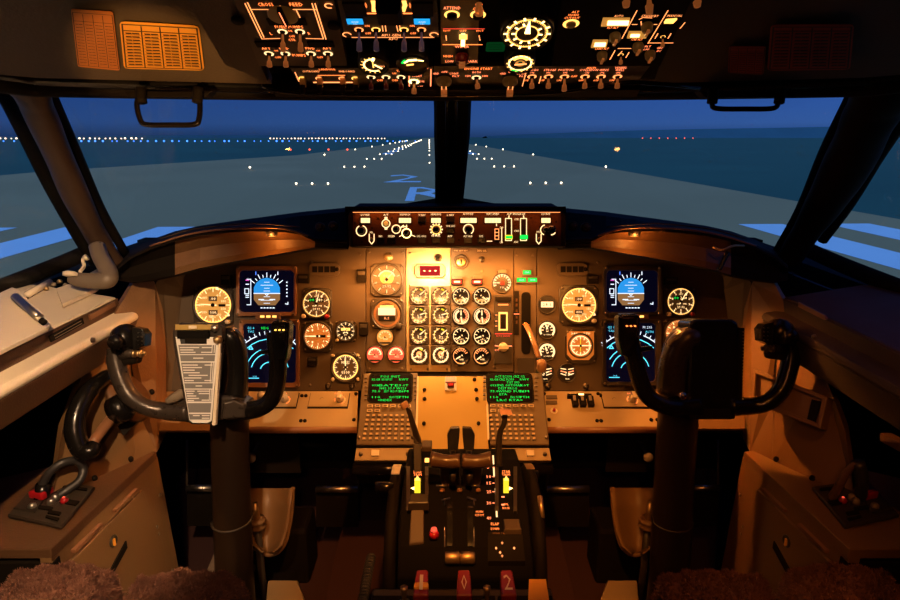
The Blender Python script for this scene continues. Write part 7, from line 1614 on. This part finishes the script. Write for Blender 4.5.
# ================================================================== FOOTWELLS
b = MB(); b.slab([at(165, 426, 1.50), at(358, 426, 1.47), at(358, 426, 1.47) + V((0, 0, -.02)), at(165, 426, 1.50) + V((0, 0, -.02))], (0, .1, 0), 'black'); struct(b, 'trim_ledge_underside_left')
b = MB(); b.slab([at(545, 426, 1.47), at(745, 426, 1.50), at(745, 426, 1.50) + V((0, 0, -.02)), at(545, 426, 1.47) + V((0, 0, -.02))], (0, .1, 0), 'black'); struct(b, 'trim_ledge_underside_right')
for s in (-1, 1):
    side = 'left' if s < 0 else 'right'; X = (lambda x: x) if s < 0 else (lambda x: 905 - x); W = SX(s)
    # curved pedal housing
    t = thing('pedal_housing', 'curved beige pedal housing on the floor behind the %s column' % side, 'housing', Matrix.Translation(V((at(X(270), 560, 1.62).x, 1.45, 0))))
    m = MB(); n = 12
    rows = []
    for (y, xa, xb, d, sag) in ((488, 247, 293, 1.62, .0), (510, 247, 291, 1.62, .0), (530, 249, 288, 1.61, .0), (545, 252, 283, 1.60, 0), (553, 262, 274, 1.59, 0)):
        rows.append([at(X(xa + (xb - xa) * i / n), y, d - .05 * (1 - math.sin(PI * i / n))) for i in range(n + 1)])
    m.add([p for r in rows for p in r], [(i * (n + 1) + k, i * (n + 1) + k + 1, (i + 1) * (n + 1) + k + 1, (i + 1) * (n + 1) + k) for i in range(len(rows) - 1) for k in range(n)], 'wall_tan', True)
    o = m.build('curved_shell', t); so = o.modifiers.new('s', 'SOLIDIFY'); so.thickness = .004
    m = MB(); m.tube([at(X(293), 487, 1.60), at(X(291), 515, 1.59), at(X(284), 545, 1.58), at(X(270), 555, 1.58), at(X(255), 548, 1.59)], .006, 'wall_tan', seg=8, n=5); m.build('rolled_edge', t)
    m = MB(); m.box((at(X(270), 560, 1.62).x, 1.52, .09), (.16, .12, .18), 'black'); m.build('base', t, bevel=.01)
    # rudder pedal bars
    for i, (xa, xb, y) in enumerate(((187, 212, 488), (316, 358, 489))):
        tt = thing('rudder_pedal', ('outer' if i == 0 else 'inner') + ' rudder pedal with a shiny bar in the %s footwell' % side, 'pedal', Matrix.Translation(at(X((xa + xb) / 2), y, 1.75)))
        m = MB(); m.tube([at(X(xa), y, 1.75), at(X(xb), y, 1.75)], .010, 'steel', n=1, seg=12); m.build('bar', tt)
        m = MB(); m.slab([at(X(xa), y + 2, 1.77), at(X(xb), y + 2, 1.77), at(X(xb), y + 38, 1.80), at(X(xa), y + 38, 1.80)], (0, .01, 0), 'black'); m.build('pedal_plate', tt)
        m = MB(); xx = xa if i == 0 else xb; m.tube([at(X(xx), y, 1.75), at(X(xx), y - 48, 1.80)], .004, 'bezel', n=1, seg=8); m.tube([at(X((xa + xb) / 2), y + 5, 1.78), V((at(X((xa + xb) / 2), y + 5, 1.78).x, 1.70, 0.0))], .012, 'black', n=1, seg=8); m.build('hanger', tt)
    # pull knob
    px, py = (252, 456) if s < 0 else (647, 455)
    t = thing('pull_knob', 'cream pull knob under the %s ledge' % side, 'knob', Matrix.Translation(at(px, py, 1.60)))
    m = MB(); m.lathe([(.004, -.06), (.004, 0), (.011, .002), (.013, .010), (.011, .016), (0, .017)], 'knob_cream', at(px, py, 1.58), 16, R=Matrix.Rotation(PI / 2 + .1, 3, 'X')); m.build('knob', t)
    m = MB(); p = at(px, py, 1.62); m.slab([p + V((-.10, .03, .09)), p + V((.12, .03, .09)), p + V((.12, .03, -.07)), p + V((-.10, .03, -.07))], (0, .01, 0), 'black'); m.build('mounting_plate', t)
    # column cable pulley
    m = MB(); c = at(X(257), 523, 1.56); m.lathe([(0, -.012), (.022, -.012), (.024, -.006), (.016, 0), (.024, .006), (.022, .012), (0, .012)], 'wall_tan', c, 18); m.tube([c, c + V((0, 0, .06))], [.010, .006], 'brass', n=1, seg=10)
    m.tube([c + V((0, 0, -.01)), V((c.x, c.y, .0))], .010, 'panel_dark', n=1, seg=8)
    tag(m.build('pulley'), 'small pulley beside the foot of the %s column' % side, 'pulley')
    # sloping foot plate in front of the housing
    m = MB(); m.slab([at(X(268), 580, 1.62), at(X(298), 580, 1.62), at(X(305), 600, 1.55), at(X(266), 600, 1.55)], (0, 0, -.02), 'panel_beige'); tag(m.build('foot_plate', bevel=.003), 'worn pale foot plate on the floor in front of the %s pedal housing' % side, 'plate')
    # floor strips of carpet
    m = MB(); m.slab([W((-.69, 1.20, .012)), W((-.57, 1.20, .012)), W((-.55, 1.62, .10)), W((-.69, 1.62, .10))], (0, 0, -.012), 'carpet_tan' if s < 0 else 'carpet'); struct(m, 'floor_mat_outer_' + side)
    m = MB(); m.slab([W((-.34, 1.15, .012)), W((-.165, 1.15, .012)), W((-.165, 1.62, .10)), W((-.33, 1.62, .10))], (0, 0, -.012), 'carpet'); struct(m, 'floor_mat_inner_' + side)

# ================================================================== SEATS
def fuzz(m, c, n, r0, h):
    pass
def pad(name, parent, x0, x1, ya, yb, z, th, mt):
    """rounded sheepskin pad with short tufts"""
    me_v = []; me_f = []; nx, ny = 56, 60
    rnd = random.Random(int(abs(x0) * 1000)); ph = [rnd.uniform(0, 6) for _ in range(8)]
    def P(u, v):
        # superellipse footprint, domed top; u, v in -1..1
        a = max(abs(u), abs(v)); r = math.hypot(u, v)
        if r > 1e-6: k = 1 - (1 - a / r) * .20
        else: k = 1
        uu, vv = u * k, v * k
        x = (x0 + x1) / 2 + uu * (x1 - x0) / 2; y = (ya + yb) / 2 + vv * (yb - ya) / 2
        ed = max(0, 1 - a) ; hh = (1 - max(0, (a - .90) / .10) ** 2.2)
        zz = z - th + th * hh
        wob = .004 * math.sin(x * 90 + ph[0]) * math.sin(y * 80 + ph[1]) + .003 * math.sin(x * 170 + y * 60 + ph[2]) + .0015 * math.sin(x * 400 + ph[3]) * math.sin(y * 380 + ph[4])
        return V((x, y, zz + wob * (1 if a < .98 else .3)))
    m = MB(); vs = [P(-1 + 2 * i / nx, -1 + 2 * j / ny) for j in range(ny + 1) for i in range(nx + 1)]
    m.add(vs, [(j * (nx + 1) + i, j * (nx + 1) + i + 1, (j + 1) * (nx + 1) + i + 1, (j + 1) * (nx + 1) + i) for j in range(ny) for i in range(nx)], mt, True)
    # tufts of wool
    tv = []; tf = []
    for q in range(15000):
        u = rnd.uniform(-1, 1); v = rnd.uniform(-.2, 1) if rnd.random() < .8 else rnd.uniform(-1, 1)
        if rnd.random() < .25: 
            if rnd.random() < .5: u = rnd.choice((-1, 1)) * rnd.uniform(.85, 1)
            else: v = rnd.uniform(.85, 1)
        p = P(u, v); a = P(u + .02, v) - p; b_ = P(u, v + .02) - p; nn = a.cross(b_).normalized()
        if nn.z < 0: nn = -nn
        d = (nn + V((rnd.uniform(-.7, .7), rnd.uniform(-.7, .7), rnd.uniform(-.3, .4)))).normalized() * rnd.uniform(.004, .0085)
        w_ = V((rnd.uniform(-1, 1), rnd.uniform(-1, 1), rnd.uniform(-.3, .3))).normalized() * .0011
        k = len(tv); tv += [p - w_, p + w_, p + d * .6 + w_ * .6 + V((0, 0, -.0005)), p + d]; tf += [(k, k + 1, k + 2, k + 3)]
    m.add(tv, tf, mt)
    return m.build(name, parent)
for s in (-1, 1):
    side = 'left' if s < 0 else 'right'; W = SX(s)
    t = thing('pilot_seat', '%s pilot seat covered in brown sheepskin at the bottom of the view' % side, 'seat', W((-.535, .55, 0)))
    xa, xb = (-.735, -.555), (-.525, -.335)
    q = sorted((W((xa[0], 0, 0)).x, W((xa[1], 0, 0)).x)); pad('sheepskin_cover', t, q[0], q[1], .30, .885, .553, .10, 'sheepskin')
    q = sorted((W((xb[0], 0, 0)).x, W((xb[1], 0, 0)).x)); pad('sheepskin_cover', t, q[0], q[1], .30, .875, .548, .10, 'sheepskin')
    m = MB(); m.box(W((-.535, .56, .40)), (.40, .56, .08), 'seat_mesh'); m.build('seat_cushion', t, bevel=.02)
    m = MB(); m.box(W((-.535, .56, .32)), (.34, .46, .06), 'black'); m.build('seat_pan', t, bevel=.01)
    m = MB(); m.box(W((-.535, .52, .15)), (.20, .26, .30), 'black'); m.box(W((-.535, .52, .01)), (.34, .42, .02), 'black'); m.build('pedestal', t, bevel=.01)
    m = MB(); m.box(W((-.535, .26, .80)), (.40, .10, .70), 'seat_mesh', Matrix.Rotation(.15, 3, 'X')); m.build('backrest', t, bevel=.03)
